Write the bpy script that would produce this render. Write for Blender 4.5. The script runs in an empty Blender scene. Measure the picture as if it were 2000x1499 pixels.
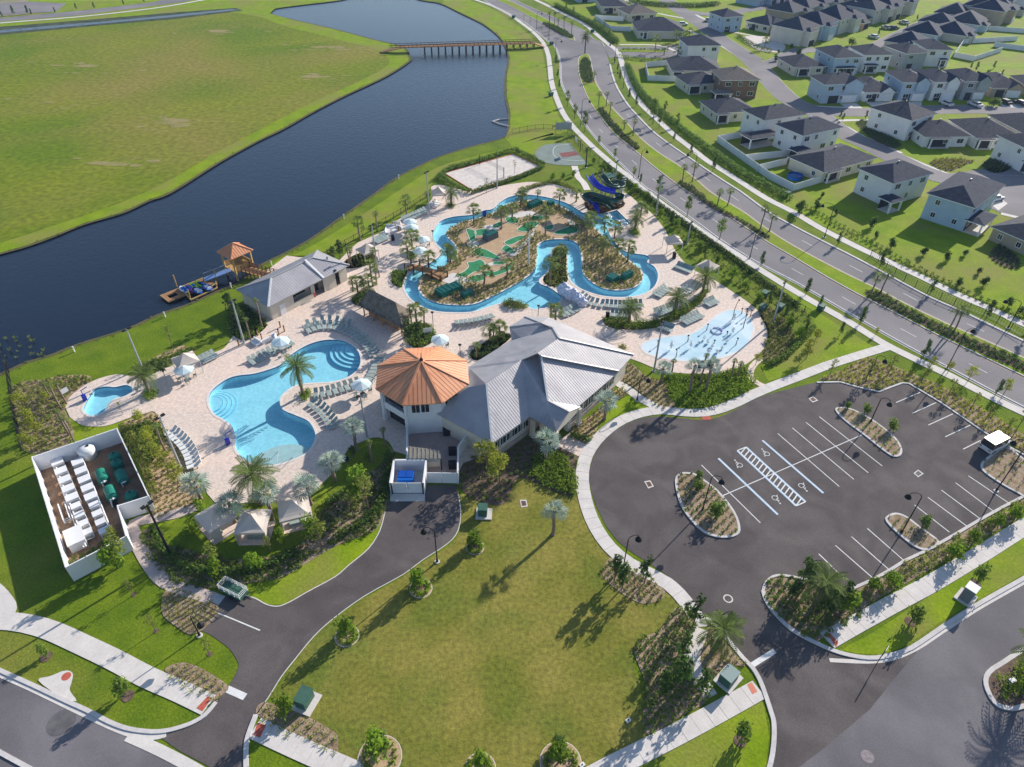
import bpy, math, random
import numpy as np
from mathutils import Vector, Matrix
from mathutils.geometry import tessellate_polygon
random.seed(7); rng = np.random.default_rng(7)
S = bpy.context.scene
COL = S.collection
R_ = math.radians

# ------------------------------------------------------------------ camera, sky, sun, exposure
CAM_H = 67.687
PITCH, ROLL, FPX = 0.6832977, 0.0150050, 1353.6      # metres, radians, focal length in survey pixels
_cp, _sp = math.cos(PITCH), math.sin(PITCH)
CF = Vector((0, _cp, -_sp)); _r = Vector((1, 0, 0)); _u = Vector((0, _sp, _cp))
CR = _r*math.cos(ROLL) + _u*math.sin(ROLL); CU = -_r*math.sin(ROLL) + _u*math.cos(ROLL)
cam = bpy.data.cameras.new('camera'); co = bpy.data.objects.new('camera', cam); COL.objects.link(co)
cam.sensor_width = 36; cam.lens = FPX/2000*36; cam.clip_start = 1; cam.clip_end = 9000
co.matrix_world = Matrix(((CR.x, CU.x, -CF.x, 0), (CR.y, CU.y, -CF.y, 0), (CR.z, CU.z, -CF.z, CAM_H), (0, 0, 0, 1)))
S.camera = co
SUN_AZ, SUN_EL = R_(47), R_(24.5)                       # azimuth from +X, anticlockwise
w = bpy.data.worlds.new('World'); S.world = w; w.use_nodes = True
nt = w.node_tree; bg = nt.nodes['Background']
sky = nt.nodes.new('ShaderNodeTexSky'); sky.sky_type = 'NISHITA'; sky.sun_disc = False
sky.sun_elevation = SUN_EL; sky.sun_rotation = R_(90) - SUN_AZ
sky.air_density = 1.0; sky.dust_density = 0.6; sky.ozone_density = 2.0
nt.links.new(sky.outputs[0], bg.inputs[0]); bg.inputs[1].default_value = 0.11
sl = bpy.data.lights.new('sun', 'SUN'); sl.energy = 5.0; sl.angle = R_(0.53); sl.color = (1.0, 0.93, 0.82)
so = bpy.data.objects.new('sun', sl); COL.objects.link(so)
sd = Vector((math.cos(SUN_EL)*math.cos(SUN_AZ), math.cos(SUN_EL)*math.sin(SUN_AZ), math.sin(SUN_EL)))
so.rotation_euler = sd.to_track_quat('Z', 'Y').to_euler(); so.location = sd*400
S.view_settings.view_transform = 'Standard'; S.view_settings.look = 'None'
S.view_settings.exposure = 0.6; S.view_settings.gamma = 1; S.view_settings.use_curve_mapping = False

# ------------------------------------------------------------------ survey: photo position -> place on the ground
def at(x, y, z=0.0):
    d = CF*FPX + CR*(x-1000) + CU*(749.5-y)
    t = (z-CAM_H)/d.z
    return Vector((d.x*t, d.y*t, z))
def P(s, z=0.0):
    v = [float(t) for t in s.replace(';', ' ').replace(',', ' ').split()]
    return [at(v[i], v[i+1], z) for i in range(0, len(v), 2)]
def PP(s):
    v = [float(t) for t in s.replace(';', ' ').replace(',', ' ').split()]
    return [(v[i], v[i+1]) for i in range(0, len(v), 2)]
def proj(p):
    v = Vector(p) - Vector((0, 0, CAM_H)); f = v.dot(CF)
    return 1000+FPX*v.dot(CR)/f, 749.5-FPX*v.dot(CU)/f
def height_of(bx, by, ty):
    """height of an upright thing standing at (bx,by) whose tip is seen at row ty"""
    g = at(bx, by); lo, hi = 0.0, 40.0
    for _ in range(30):
        m = (lo+hi)/2
        if proj((g.x, g.y, m))[1] > ty: lo = m
        else: hi = m
    return lo
def smooth(pts, n=6, closed=True):
    out = []; N = len(pts)
    for i in range(N if closed else N-1):
        if closed: p0, p1, p2, p3 = pts[i-1], pts[i], pts[(i+1) % N], pts[(i+2) % N]
        else: p0, p1, p2, p3 = pts[max(i-1, 0)], pts[i], pts[i+1], pts[min(i+2, N-1)]
        for k in range(n):
            t = k/n
            out.append(0.5*((2*p1)+(p2-p0)*t+(2*p0-5*p1+4*p2-p3)*t*t+(3*p1-p0-3*p2+p3)*t**3))
    if not closed: out.append(pts[-1].copy())
    return out
def inside(p, poly):
    x, y = p[0], p[1]; c = False; j = len(poly)-1
    for i in range(len(poly)):
        a, b = poly[i], poly[j]
        if (a[1] > y) != (b[1] > y) and x < (b[0]-a[0])*(y-a[1])/(b[1]-a[1])+a[0]: c = not c
        j = i
    return c
def area2(poly): return sum(poly[i-1][0]*poly[i][1]-poly[i][0]*poly[i-1][1] for i in range(len(poly)))/2

# ------------------------------------------------------------------ tagging
def tag(o, label=None, cat=None, group=None, kind=None):
    if label: o['label'] = label
    if cat: o['category'] = cat
    if group: o['group'] = group
    if kind: o['kind'] = kind
    return o
def empty(name, loc, rz=0.0, label=None, cat=None, group=None, scale=1.0):
    o = bpy.data.objects.new(name, None); COL.objects.link(o)
    o.location = loc; o.rotation_euler = (0, 0, rz); o.scale = (scale,)*3; o.empty_display_size = .3
    return tag(o, label, cat, group)
def link(name, me, parent=None, loc=None, rz=None, scale=None):
    o = bpy.data.objects.new(name, me); COL.objects.link(o)
    if parent is not None: o.parent = parent
    if loc is not None: o.location = loc
    if rz is not None: o.rotation_euler = (0, 0, rz) if not isinstance(rz, (tuple, list)) else rz
    if scale is not None: o.scale = scale if isinstance(scale, (tuple, list)) else (scale,)*3
    return o
def copy_tree(o, parent=None):
    c = o.copy(); COL.objects.link(c)
    if parent is not None: c.parent = parent
    for ch in o.children: copy_tree(ch, c)
    return c
ORD = ('first second third fourth fifth sixth seventh eighth ninth tenth eleventh twelfth thirteenth fourteenth fifteenth '
       'sixteenth seventeenth eighteenth nineteenth twentieth').split()
def nth(i):
    if i < 20: return ORD[i]
    n = i+1; return '%d%s' % (n, 'th' if 10 <= n % 100 <= 20 else {1: 'st', 2: 'nd', 3: 'rd'}.get(n % 10, 'th'))

# ------------------------------------------------------------------ materials
MATS = {}
def mat(name, c, c2=None, scale=1.0, rough=0.85, detail=4, bump=0.0, bscale=None, spec=0.12, metal=0.0, c3=None, s3=0.05,
        fine=0.0, fscale=8.0, obj=False, lo=.35, hi=.65, lo3=.45, hi3=.65, vary=0.0, transl=0.0, alpha=None, distort=0.0):
    if name in MATS: return MATS[name]
    m = bpy.data.materials.new(name); m.use_nodes = True; n = m.node_tree.nodes; L = m.node_tree.links
    b = n['Principled BSDF']; b.inputs['Roughness'].default_value = rough
    b.inputs['Specular IOR Level'].default_value = spec; b.inputs['Metallic'].default_value = metal
    if obj: src = n.new('ShaderNodeTexCoord').outputs['Object']
    else: src = n.new('ShaderNodeNewGeometry').outputs['Position']
    def noise(s, d=4, dis=0.0):
        t = n.new('ShaderNodeTexNoise'); t.inputs['Scale'].default_value = s; t.inputs['Detail'].default_value = d
        t.inputs['Distortion'].default_value = dis
        L.new(src, t.inputs['Vector']); return t.outputs['Fac']
    def ramp(f, a, bb):
        r = n.new('ShaderNodeMapRange'); r.inputs['From Min'].default_value = a; r.inputs['From Max'].default_value = bb
        L.new(f, r.inputs['Value']); return r.outputs['Result']
    def mix(f, A, B, mode='MIX'):
        x = n.new('ShaderNodeMix'); x.data_type = 'RGBA'; x.blend_type = mode
        if isinstance(f, (int, float)): x.inputs[0].default_value = f
        else: L.new(f, x.inputs[0])
        for sock, v in ((x.inputs[6], A), (x.inputs[7], B)):
            if isinstance(v, tuple): sock.default_value = (*v, 1) if len(v) == 3 else v
            else: L.new(v, sock)
        return x.outputs[2]
    cur = tuple(c)
    if c2: cur = mix(ramp(noise(scale, detail, distort), lo, hi), cur, tuple(c2))
    if c3: cur = mix(ramp(noise(s3, 5, .4), lo3, hi3), cur, tuple(c3))
    if fine:
        f = ramp(noise(fscale, 3), .25, .75)
        g = n.new('ShaderNodeMapRange'); g.inputs['To Min'].default_value = 1-fine; g.inputs['To Max'].default_value = 1+fine
        L.new(f, g.inputs['Value'])
        x = n.new('ShaderNodeVectorMath'); x.operation = 'SCALE'
        if isinstance(cur, tuple): x.inputs[0].default_value = cur
        else: L.new(cur, x.inputs[0])
        L.new(g.outputs['Result'], x.inputs['Scale']); cur = x.outputs[0]
    if vary:
        oi = n.new('ShaderNodeObjectInfo'); g = n.new('ShaderNodeMapRange')
        g.inputs['To Min'].default_value = 1-vary; g.inputs['To Max'].default_value = 1+vary
        L.new(oi.outputs['Random'], g.inputs['Value'])
        x = n.new('ShaderNodeVectorMath'); x.operation = 'SCALE'
        if isinstance(cur, tuple): x.inputs[0].default_value = cur
        else: L.new(cur, x.inputs[0])
        L.new(g.outputs['Result'], x.inputs['Scale']); cur = x.outputs[0]
    if isinstance(cur, tuple): b.inputs['Base Color'].default_value = (*cur[:3], 1)
    else: L.new(cur, b.inputs['Base Color'])
    if bump:
        bp = n.new('ShaderNodeBump'); bp.inputs['Strength'].default_value = bump; bp.inputs['Distance'].default_value = 0.1
        L.new(noise(bscale or scale*4, 4), bp.inputs['Height']); L.new(bp.outputs[0], b.inputs['Normal'])
    if transl:
        t = n.new('ShaderNodeBsdfTranslucent'); ms = n.new('ShaderNodeMixShader'); ms.inputs[0].default_value = transl
        if isinstance(cur, tuple): t.inputs[0].default_value = (*cur[:3], 1)
        else: L.new(cur, t.inputs[0])
        L.new(b.outputs[0], ms.inputs[1]); L.new(t.outputs[0], ms.inputs[2])
        L.new(ms.outputs[0], n['Material Output'].inputs[0])
    MATS[name] = m; return m
def srgb(r, g, b): return tuple(((v/255)/12.92 if v/255 <= .04045 else ((v/255+.055)/1.055)**2.4) for v in (r, g, b))

M_GRASS = mat('lawn_grass', (.09, .15, .006), (.14, .195, .009), .3, .95, detail=9, c3=(.19, .19, .035), s3=.045, fine=.28, fscale=3.5, lo3=.5, hi3=.75, bump=.5, bscale=5)
M_FIELD = mat('field_grass', (.11, .165, .006), (.175, .20, .012), .03, .95, detail=10, c3=(.215, .185, .04), s3=.014, fine=.32, fscale=.7, lo3=.45, hi3=.68, distort=.6, bump=.4, bscale=1.5)
M_MOWN = mat('mown_lawn', (.15, .155, .022), (.235, .205, .045), .16, .95, detail=10, c3=(.10, .145, .018), s3=.09, fine=.34, fscale=2.2, distort=.8, lo3=.5, hi3=.72, bump=.5, bscale=5)
M_VERGE = mat('verge_grass', (.15, .235, .004), (.215, .29, .008), .3, .95, c3=(.21, .22, .04), s3=.08, fine=.22, fscale=3, bump=.4, bscale=5)
M_ASPH = mat('dark_asphalt', (.090, .077, .076), (.128, .111, .108), .18, .9, detail=10, c3=(.073, .063, .065), s3=.14, fine=.2, fscale=7, lo3=.5, hi3=.72, distort=1.2)
M_ROAD = mat('grey_road_asphalt', (.145, .135, .145), (.185, .172, .182), .12, .9, detail=10, distort=1.5, c3=(.12, .113, .122), s3=.09, fine=.14, fscale=7)
M_BLVD = mat('boulevard_asphalt', (.20, .185, .195), (.245, .23, .235), .1, .9, detail=8, c3=(.175, .165, .175), s3=.04, fine=.08, fscale=3)
M_CONC = mat('pavement_concrete', (.56, .52, .50), (.63, .59, .56), .6, .85, fine=.07, fscale=4)
M_KERB = mat('kerb_concrete', (.50, .47, .47), (.58, .55, .54), .8, .85, fine=.08, fscale=4)
M_COPE = mat('pool_coping', (.62, .56, .52), (.7, .64, .6), 1.2, .7)
M_PAINT = mat('white_road_paint', (.72, .72, .72), (.6, .6, .6), 1.5, .8)
M_BLUEP = mat('blue_road_paint', (.32, .48, .66), (.42, .55, .7), 2, .8)
M_YELP = mat('faded_yellow_paint', (.55, .36, .2), (.45, .33, .22), 1.5, .8)
M_RED = mat('red_tactile_mat', (.42, .09, .06), (.5, .13, .09), 3, .8)
M_MULCH = mat('pine_straw_mulch', (.25, .17, .11), (.36, .28, .20), 1.4, .95, detail=8, fine=.35, fscale=6, bump=.8, bscale=8)
M_SANDM = mat('tan_mulch', (.46, .33, .21), (.38, .26, .16), .8, .95, detail=8, fine=.2, fscale=5)
M_BROWNM = mat('dark_brown_mulch', (.11, .075, .055), (.17, .12, .09), 2, .95, fine=.4, fscale=7)
M_SAND = mat('white_beach_sand', (.66, .6, .56), (.56, .5, .46), .8, .95, fine=.06, fscale=5, bump=.4, bscale=3)
M_DIRT = mat('yard_dirt', (.22, .13, .08), (.30, .2, .13), .6, .95, fine=.25, fscale=5)
M_MUD = mat('shore_mud', (.12, .095, .05), (.075, .09, .03), .3, .95, fine=.3, fscale=3)
M_WHITE = mat('white_wall_paint', (.72, .72, .73), (.66, .66, .68), .5, .7)
M_VINYL = mat('white_vinyl', (.74, .74, .76), (.68, .68, .7), .4, .5, vary=.03)
M_CREAM = mat('cream_stucco', (.62, .57, .48), (.56, .51, .43), .6, .8)
M_TAN = mat('tan_stucco', (.42, .34, .25), (.38, .3, .22), .6, .8)
M_BROWNW = mat('brown_siding', (.22, .13, .085), (.26, .16, .11), .6, .8)
M_BLUEW = mat('pale_blue_siding', (.40, .50, .60), (.36, .45, .55), .6, .8)
M_GREYW = mat('grey_siding', (.34, .36, .38), (.3, .32, .34), .6, .8)
M_GLASS = mat('dark_window_glass', (.02, .025, .03), None, rough=.08, spec=.8)
M_DARK = mat('dark_screened_opening', (.03, .03, .032), (.05, .05, .05), 1, .7)
M_FRAME = mat('white_window_frame', (.75, .75, .76))
M_SHING = [mat('grey_shingles', (.05, .053, .068), (.078, .08, .098), 1.1, .9, fine=.18, fscale=4),
           mat('blue_grey_shingles', (.03, .037, .06), (.05, .058, .085), 1.1, .9, fine=.2, fscale=4),
           mat('brown_shingles', (.15, .125, .11), (.2, .17, .15), 1.1, .9, fine=.18, fscale=4)]
M_METALR = mat('grey_metal_roof', (.37, .355, .375), (.43, .415, .435), .25, .55, spec=.4, metal=.3, c3=(.33, .32, .345), s3=.35, fine=.03, fscale=2)
M_ORANGE = mat('orange_metal_roof', (.60, .25, .12), (.68, .31, .16), .4, .5, spec=.5)
M_SEAM_O = mat('orange_seam', (.46, .17, .075), rough=.5)
M_SEAM_G = mat('grey_seam', (.40, .39, .41), rough=.5, metal=.3)
M_THATCH = mat('palm_thatch', (.15, .125, .10), (.24, .2, .165), 1.5, .95, detail=8, fine=.4, fscale=9, bump=1, bscale=14)
M_WOOD = mat('brown_timber', (.30, .165, .08), (.38, .22, .11), 1.5, .8, fine=.15, fscale=8)
M_LWOOD = mat('honey_timber', (.50, .33, .13), (.42, .26, .1), 1.5, .8)
M_BLACKP = mat('black_painted_steel', (.02, .02, .022), rough=.5)
M_GALV = mat('galvanised_steel', (.42, .43, .44), rough=.5, metal=.3)
M_GREENB = mat('green_painted_steel', (.045, .11, .085), (.06, .13, .10), 2, .5)
M_GREENP = mat('green_plastic', (.02, .20, .14), (.02, .16, .12), 2, .4)
M_CANVAS = mat('cream_canvas', (.66, .58, .52), (.6, .53, .48), 1, .8, transl=.2)
M_AQUA = mat('pale_aqua_canvas', (.55, .70, .76), (.66, .76, .80), 2, .8, transl=.2)
M_SLING = mat('sage_mesh_sling', (.30, .36, .34), (.26, .32, .31), 2, .7, vary=.12)
M_SLINGW = mat('white_mesh_sling', (.66, .68, .68), rough=.7, vary=.05)
M_ALU = mat('white_aluminium', (.7, .7, .7), rough=.5)
M_TURF = mat('putting_turf', (.03, .19, .08), (.045, .24, .11), 1, .95)
M_BLUEPL = mat('royal_blue_plastic', (.01, .02, .42), rough=.25, spec=.6)
M_DGREEN = mat('dark_green_fibreglass', (.005, .06, .035), rough=.3, spec=.6)
M_NAVY = mat('navy_canvas', (.01, .02, .12), rough=.7)
M_BLUEB = mat('bright_blue_plastic', (.01, .12, .5), rough=.4)
M_LIME = mat('lime_plastic', (.35, .75, .04), rough=.4)
M_PURPLE = mat('violet_plastic', (.32, .08, .5), rough=.4)
M_TRUNK = mat('tree_bark', (.14, .10, .075), (.2, .15, .11), 4, .95, obj=True)
M_PTRUNK = mat('palm_bark', (.20, .145, .11), (.28, .21, .16), 6, .95, obj=True, fine=.3, fscale=14)
M_CROWNSH = mat('green_palm_shaft', (.16, .22, .07), rough=.6)
def leaf(name, a, b, t=.5, vary=.2): return mat(name, a, b, 1.6, .75, obj=True, transl=t, fine=.35, fscale=5, vary=vary, spec=.15)
M_LEAF = leaf('green_leaves', (.12, .195, .03), (.19, .26, .045))
M_LEAFD = leaf('dark_green_leaves', (.06, .115, .025), (.11, .17, .035))
M_LEAFY = leaf('yellow_green_leaves', (.27, .31, .03), (.36, .36, .05))
M_LEAFB = leaf('bright_green_leaves', (.15, .25, .02), (.22, .31, .025))
M_LEAFO = leaf('olive_leaves', (.19, .235, .04), (.28, .30, .07))
M_LEAFR = leaf('copper_leaves', (.22, .09, .045), (.15, .14, .045))
M_PALM = leaf('palm_green', (.13, .19, .045), (.18, .23, .065))
M_SILVER = leaf('silver_palm', (.24, .32, .25), (.36, .43, .36), .25)
M_HEDGE = leaf('hedge_leaves', (.09, .165, .028), (.15, .225, .045))

def pavers():
    m = bpy.data.materials.new('pink_brick_pavers'); m.use_nodes = True; n = m.node_tree.nodes; L = m.node_tree.links
    b = n['Principled BSDF']; b.inputs['Roughness'].default_value = .85; b.inputs['Specular IOR Level'].default_value = .3
    g = n.new('ShaderNodeNewGeometry'); mp = n.new('ShaderNodeMapping'); mp.inputs['Rotation'].default_value = (0, 0, R_(48))
    L.new(g.outputs['Position'], mp.inputs[0])
    br = n.new('ShaderNodeTexBrick'); br.inputs['Scale'].default_value = 2.2
    br.inputs['Color1'].default_value = (.70, .58, .50, 1); br.inputs['Color2'].default_value = (.60, .51, .46, 1)
    br.inputs['Mortar'].default_value = (.48, .38, .33, 1); br.inputs['Mortar Size'].default_value = .012; br.inputs['Bias'].default_value = -.1
    L.new(mp.outputs[0], br.inputs['Vector'])
    ns = n.new('ShaderNodeTexNoise'); ns.inputs['Scale'].default_value = .12; ns.inputs['Detail'].default_value = 8; L.new(g.outputs['Position'], ns.inputs['Vector'])
    mr = n.new('ShaderNodeMapRange'); mr.inputs['From Min'].default_value = .45; mr.inputs['From Max'].default_value = .7; L.new(ns.outputs['Fac'], mr.inputs['Value'])
    x = n.new('ShaderNodeMix'); x.data_type = 'RGBA'; L.new(mr.outputs[0], x.inputs[0]); L.new(br.outputs['Color'], x.inputs[6]); x.inputs[7].default_value = (.72, .56, .47, 1)
    n2 = n.new('ShaderNodeTexNoise'); n2.inputs['Scale'].default_value = 2.2; n2.inputs['Detail'].default_value = 6; L.new(g.outputs['Position'], n2.inputs['Vector'])
    m2 = n.new('ShaderNodeMapRange'); m2.inputs['From Min'].default_value = .3; m2.inputs['From Max'].default_value = .7; m2.inputs['To Min'].default_value = .82; m2.inputs['To Max'].default_value = 1.12
    L.new(n2.outputs['Fac'], m2.inputs['Value'])
    s = n.new('ShaderNodeVectorMath'); s.operation = 'SCALE'; L.new(x.outputs[2], s.inputs[0]); L.new(m2.outputs[0], s.inputs['Scale'])
    L.new(s.outputs[0], b.inputs['Base Color']); return m
M_PAVER = pavers()
def water_lake():
    m = bpy.data.materials.new('lake_water'); m.use_nodes = True; n = m.node_tree.nodes; L = m.node_tree.links
    b = n['Principled BSDF']; b.inputs['Base Color'].default_value = (.006, .012, .025, 1); b.inputs['Roughness'].default_value = .12
    b.inputs['IOR'].default_value = 1.38; b.inputs['Specular IOR Level'].default_value = .6
    g = n.new('ShaderNodeNewGeometry'); ns = n.new('ShaderNodeTexNoise'); ns.inputs['Scale'].default_value = .9; ns.inputs['Detail'].default_value = 6
    ns.inputs['Roughness'].default_value = .65
    L.new(g.outputs['Position'], ns.inputs['Vector']); bp = n.new('ShaderNodeBump'); bp.inputs['Strength'].default_value = .35; bp.inputs['Distance'].default_value = .25
    L.new(ns.outputs['Fac'], bp.inputs['Height']); L.new(bp.outputs[0], b.inputs['Normal']); return m
M_LAKE = water_lake()
def water_pool():
    m = bpy.data.materials.new('clear_pool_water'); m.use_nodes = True; n = m.node_tree.nodes; L = m.node_tree.links
    n.remove(n['Principled BSDF'])
    t = n.new('ShaderNodeBsdfTransparent'); t.inputs[0].default_value = (.68, .90, .95, 1)
    gl = n.new('ShaderNodeBsdfGlossy'); gl.inputs['Roughness'].default_value = .06
    g = n.new('ShaderNodeNewGeometry'); ns = n.new('ShaderNodeTexNoise'); ns.inputs['Scale'].default_value = 2.5; ns.inputs['Detail'].default_value = 4
    L.new(g.outputs['Position'], ns.inputs['Vector']); bp = n.new('ShaderNodeBump'); bp.inputs['Strength'].default_value = .3; bp.inputs['Distance'].default_value = .1
    L.new(ns.outputs['Fac'], bp.inputs['Height']); L.new(bp.outputs[0], gl.inputs['Normal'])
    ms = n.new('ShaderNodeMixShader'); ms.inputs[0].default_value = .05; L.new(t.outputs[0], ms.inputs[1]); L.new(gl.outputs[0], ms.inputs[2])
    L.new(ms.outputs[0], n['Material Output'].inputs[0]); return m
M_POOLW = water_pool()
M_BASIN = mat('pool_plaster', (.55, .76, .82), (.48, .70, .78), .35, .8, detail=6, fine=.12, fscale=1.8)
M_TILE = mat('blue_waterline_tile', (.05, .14, .28), (.09, .2, .36), 6, .3)
M_SPLASH = mat('pale_blue_splash_surface', (.40, .58, .68), (.48, .64, .72), .5, .35, c3=(.56, .68, .75), s3=.14, lo3=.48, hi3=.6)
M_FOAM = mat('white_foam', (.85, .88, .9), rough=.6)

# ------------------------------------------------------------------ mesh helpers
def mesh(name, V, F, mats, mi=None, smooth_=False):
    me = bpy.data.meshes.new(name)
    me.from_pydata([tuple(v) for v in V], [], [tuple(f) for f in F])
    for m in (mats if isinstance(mats, (list, tuple)) else [mats]): me.materials.append(m)
    if mi is not None: me.polygons.foreach_set('material_index', mi)
    if smooth_: me.polygons.foreach_set('use_smooth', [True]*len(me.polygons))
    me.update(); return me
class MB:
    def __init__(s): s.V = []; s.F = []; s.I = []
    def quad(s, a, b, c, d, mi=0):
        n = len(s.V); s.V += [a, b, c, d]; s.F.append((n, n+1, n+2, n+3)); s.I.append(mi)
    def poly(s, pts, mi=0):
        n = len(s.V); s.V += list(pts); s.F.append(tuple(range(n, n+len(pts)))); s.I.append(mi)
    def box(s, c, d, rz=0.0, mi=0, top=None):
        """c = centre of the bottom face, d = (dx, dy, dz); top scales the upper face"""
        cx, cy, cz = c; dx, dy, dz = d[0]/2, d[1]/2, d[2]; ca, sa = math.cos(rz), math.sin(rz); n = len(s.V)
        for k, z in ((1, cz), (top if top else 1, cz+dz)):
            for x, y in ((-dx, -dy), (dx, -dy), (dx, dy), (-dx, dy)):
                x *= k; y *= k; s.V.append((cx+x*ca-y*sa, cy+x*sa+y*ca, z))
        s.F += [(n+3, n+2, n+1, n), (n+4, n+5, n+6, n+7), (n, n+1, n+5, n+4), (n+1, n+2, n+6, n+5), (n+2, n+3, n+7, n+6), (n+3, n, n+4, n+7)]
        s.I += [mi]*6
    def tube(s, pts, rad, seg=8, mi=0, cap=True):
        pts = [Vector(p) for p in pts]; n0 = len(s.V)
        if not isinstance(rad, (list, tuple)): rad = [rad]*len(pts)
        for i, p in enumerate(pts):
            d = (pts[min(i+1, len(pts)-1)]-pts[max(i-1, 0)]).normalized()
            a = d.orthogonal().normalized() if i == 0 else (a - d*a.dot(d)).normalized()
            b = d.cross(a)
            for k in range(seg):
                t = 2*math.pi*k/seg; s.V.append(tuple(p+(a*math.cos(t)+b*math.sin(t))*rad[i]))
        for i in range(len(pts)-1):
            for k in range(seg):
                a0 = n0+i*seg+k; a1 = n0+i*seg+(k+1) % seg
                s.F.append((a0, a1, a1+seg, a0+seg)); s.I.append(mi)
        if cap:
            s.F.append(tuple(n0+k for k in range(seg))[::-1]); s.I.append(mi)
            e = n0+(len(pts)-1)*seg; s.F.append(tuple(e+k for k in range(seg))); s.I.append(mi)
    def bar(s, a, b, wd, ht=None, mi=0):
        a = Vector(a); b = Vector(b); d = (b-a).normalized()
        u = Vector((0, 0, 1)) if abs(d.z) < .95 else Vector((1, 0, 0))
        sd_ = d.cross(u).normalized()*wd/2; up = sd_.cross(d).normalized()*(ht or wd)/2; n = len(s.V)
        for p in (a, b): s.V += [tuple(p-sd_-up), tuple(p+sd_-up), tuple(p+sd_+up), tuple(p-sd_+up)]
        s.F += [(n, n+1, n+2, n+3), (n+7, n+6, n+5, n+4), (n, n+4, n+5, n+1), (n+1, n+5, n+6, n+2), (n+2, n+6, n+7, n+3), (n+3, n+7, n+4, n)]
        s.I += [mi]*6
    def ball(s, c, r, seg=8, rings=5, mi=0, sz=1.0):
        n0 = len(s.V)
        for i in range(rings+1):
            t = math.pi*i/rings
            for k in range(seg):
                p = 2*math.pi*k/seg; s.V.append((c[0]+r*math.sin(t)*math.cos(p), c[1]+r*math.sin(t)*math.sin(p), c[2]+r*sz*math.cos(t)))
        for i in range(rings):
            for k in range(seg):
                a = n0+i*seg+k; b = n0+i*seg+(k+1) % seg; s.F.append((a, a+seg, b+seg, b)); s.I.append(mi)
    def mesh(s, name, mats, sm=False): return mesh(name, s.V, s.F, mats, s.I, sm)
    def build(s, name, mats, parent=None, loc=None, rz=None, sm=False):
        return link(name, s.mesh(name, mats, sm), parent, loc, rz)
def flat(name, outer, z, m, holes=(), kind='structure', skirt=0.0, parent=None, label=None):
    """horizontal sheet with optional holes; skirt drops a vertical edge round the outside"""
    rings = [[Vector((p[0], p[1], 0)) for p in r] for r in [outer]+list(holes)]
    tris = tessellate_polygon(rings); V = [(p.x, p.y, z) for r in rings for p in r]; F = []
    for t in tris:
        a, b, c = (V[i] for i in t)
        F.append(tuple(t) if (b[0]-a[0])*(c[1]-a[1])-(b[1]-a[1])*(c[0]-a[0]) > 0 else (t[0], t[2], t[1]))
    if skirt:
        o = rings[0]; n = len(V); V += [(p.x, p.y, z-skirt) for p in o]
        for i in range(len(o)):
            j = (i+1) % len(o); F.append((i, j, n+j, n+i))
    o = link(name, mesh(name, V, F, m), parent)
    return tag(o, label, None, None, kind if parent is None else None)
def offset(pts, d, closed):
    out = []; N = len(pts)
    for i, p in enumerate(pts):
        a = pts[i-1] if (closed or i > 0) else pts[0]; b = pts[(i+1) % N] if (closed or i < N-1) else pts[-1]
        t = Vector((b[0]-a[0], b[1]-a[1])); t.normalize(); out.append(Vector((p[0]-t.y*d, p[1]+t.x*d, 0)))
    return out
def ribbon_mb(mb, pts, w, z, h=0.0, closed=False, mi=0, off=0.0):
    L_ = offset(pts, off+w/2, closed); Rr = offset(pts, off-w/2, closed); N = len(pts)
    for i in range(N if closed else N-1):
        j = (i+1) % N; a, b, c, d = L_[i], Rr[i], Rr[j], L_[j]
        mb.quad((a.x, a.y, z), (b.x, b.y, z), (c.x, c.y, z), (d.x, d.y, z), mi)
        if h:
            mb.quad((b.x, b.y, z), (b.x, b.y, z-h), (c.x, c.y, z-h), (c.x, c.y, z), mi)
            mb.quad((d.x, d.y, z), (d.x, d.y, z-h), (a.x, a.y, z-h), (a.x, a.y, z), mi)
    if h and not closed:
        for i in (0, N-1):
            a, b = L_[i], Rr[i]; mb.quad((a.x, a.y, z), (a.x, a.y, z-h), (b.x, b.y, z-h), (b.x, b.y, z), mi)
def ribbon(name, pts, w, z, m, h=0.0, closed=False, off=0.0, parent=None, kind='structure'):
    mb = MB(); ribbon_mb(mb, pts, w, z, h, closed, 0, off)
    return tag(mb.build(name, m, parent), kind=kind if parent is None else None)
def walk_path(pts, step):
    """resample an open path at equal steps"""
    out = [pts[0].copy()]; acc = 0.0
    for i in range(len(pts)-1):
        a, b = pts[i], pts[i+1]; d = (b-a).length; t = step-acc
        while t <= d and d > 0:
            out.append(a+(b-a)*(t/d)); t += step
        acc = d-(t-step)
    return out
def slabs(name, pts, w, m=M_CONC, z=.06, step=1.6, gap=.035):
    """pavement laid as separate concrete slabs"""
    root = tag(ribbon(name, pts, w-.02, z-.035, M_KERB), kind='structure')
    q = walk_path(pts, step); L_ = offset(q, w/2, False); Rr = offset(q, -w/2, False)
    for i in range(len(q)-1):
        a, b, c, d = L_[i], Rr[i], Rr[i+1], L_[i+1]; t = (q[i+1]-q[i]).normalized()*gap/2
        a, b, c, d = a+t, b+t, c-t, d-t; zz = z+random.uniform(-.006, .006); mb = MB()
        top = [(p.x, p.y, zz) for p in (a, b, c, d)]; bot = [(p.x, p.y, zz-.05) for p in (a, b, c, d)]
        mb.poly(top)
        for k in range(4): mb.quad(top[k], bot[k], bot[(k+1) % 4], top[(k+1) % 4])
        mb.build('slab', m, root)
    return root
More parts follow.
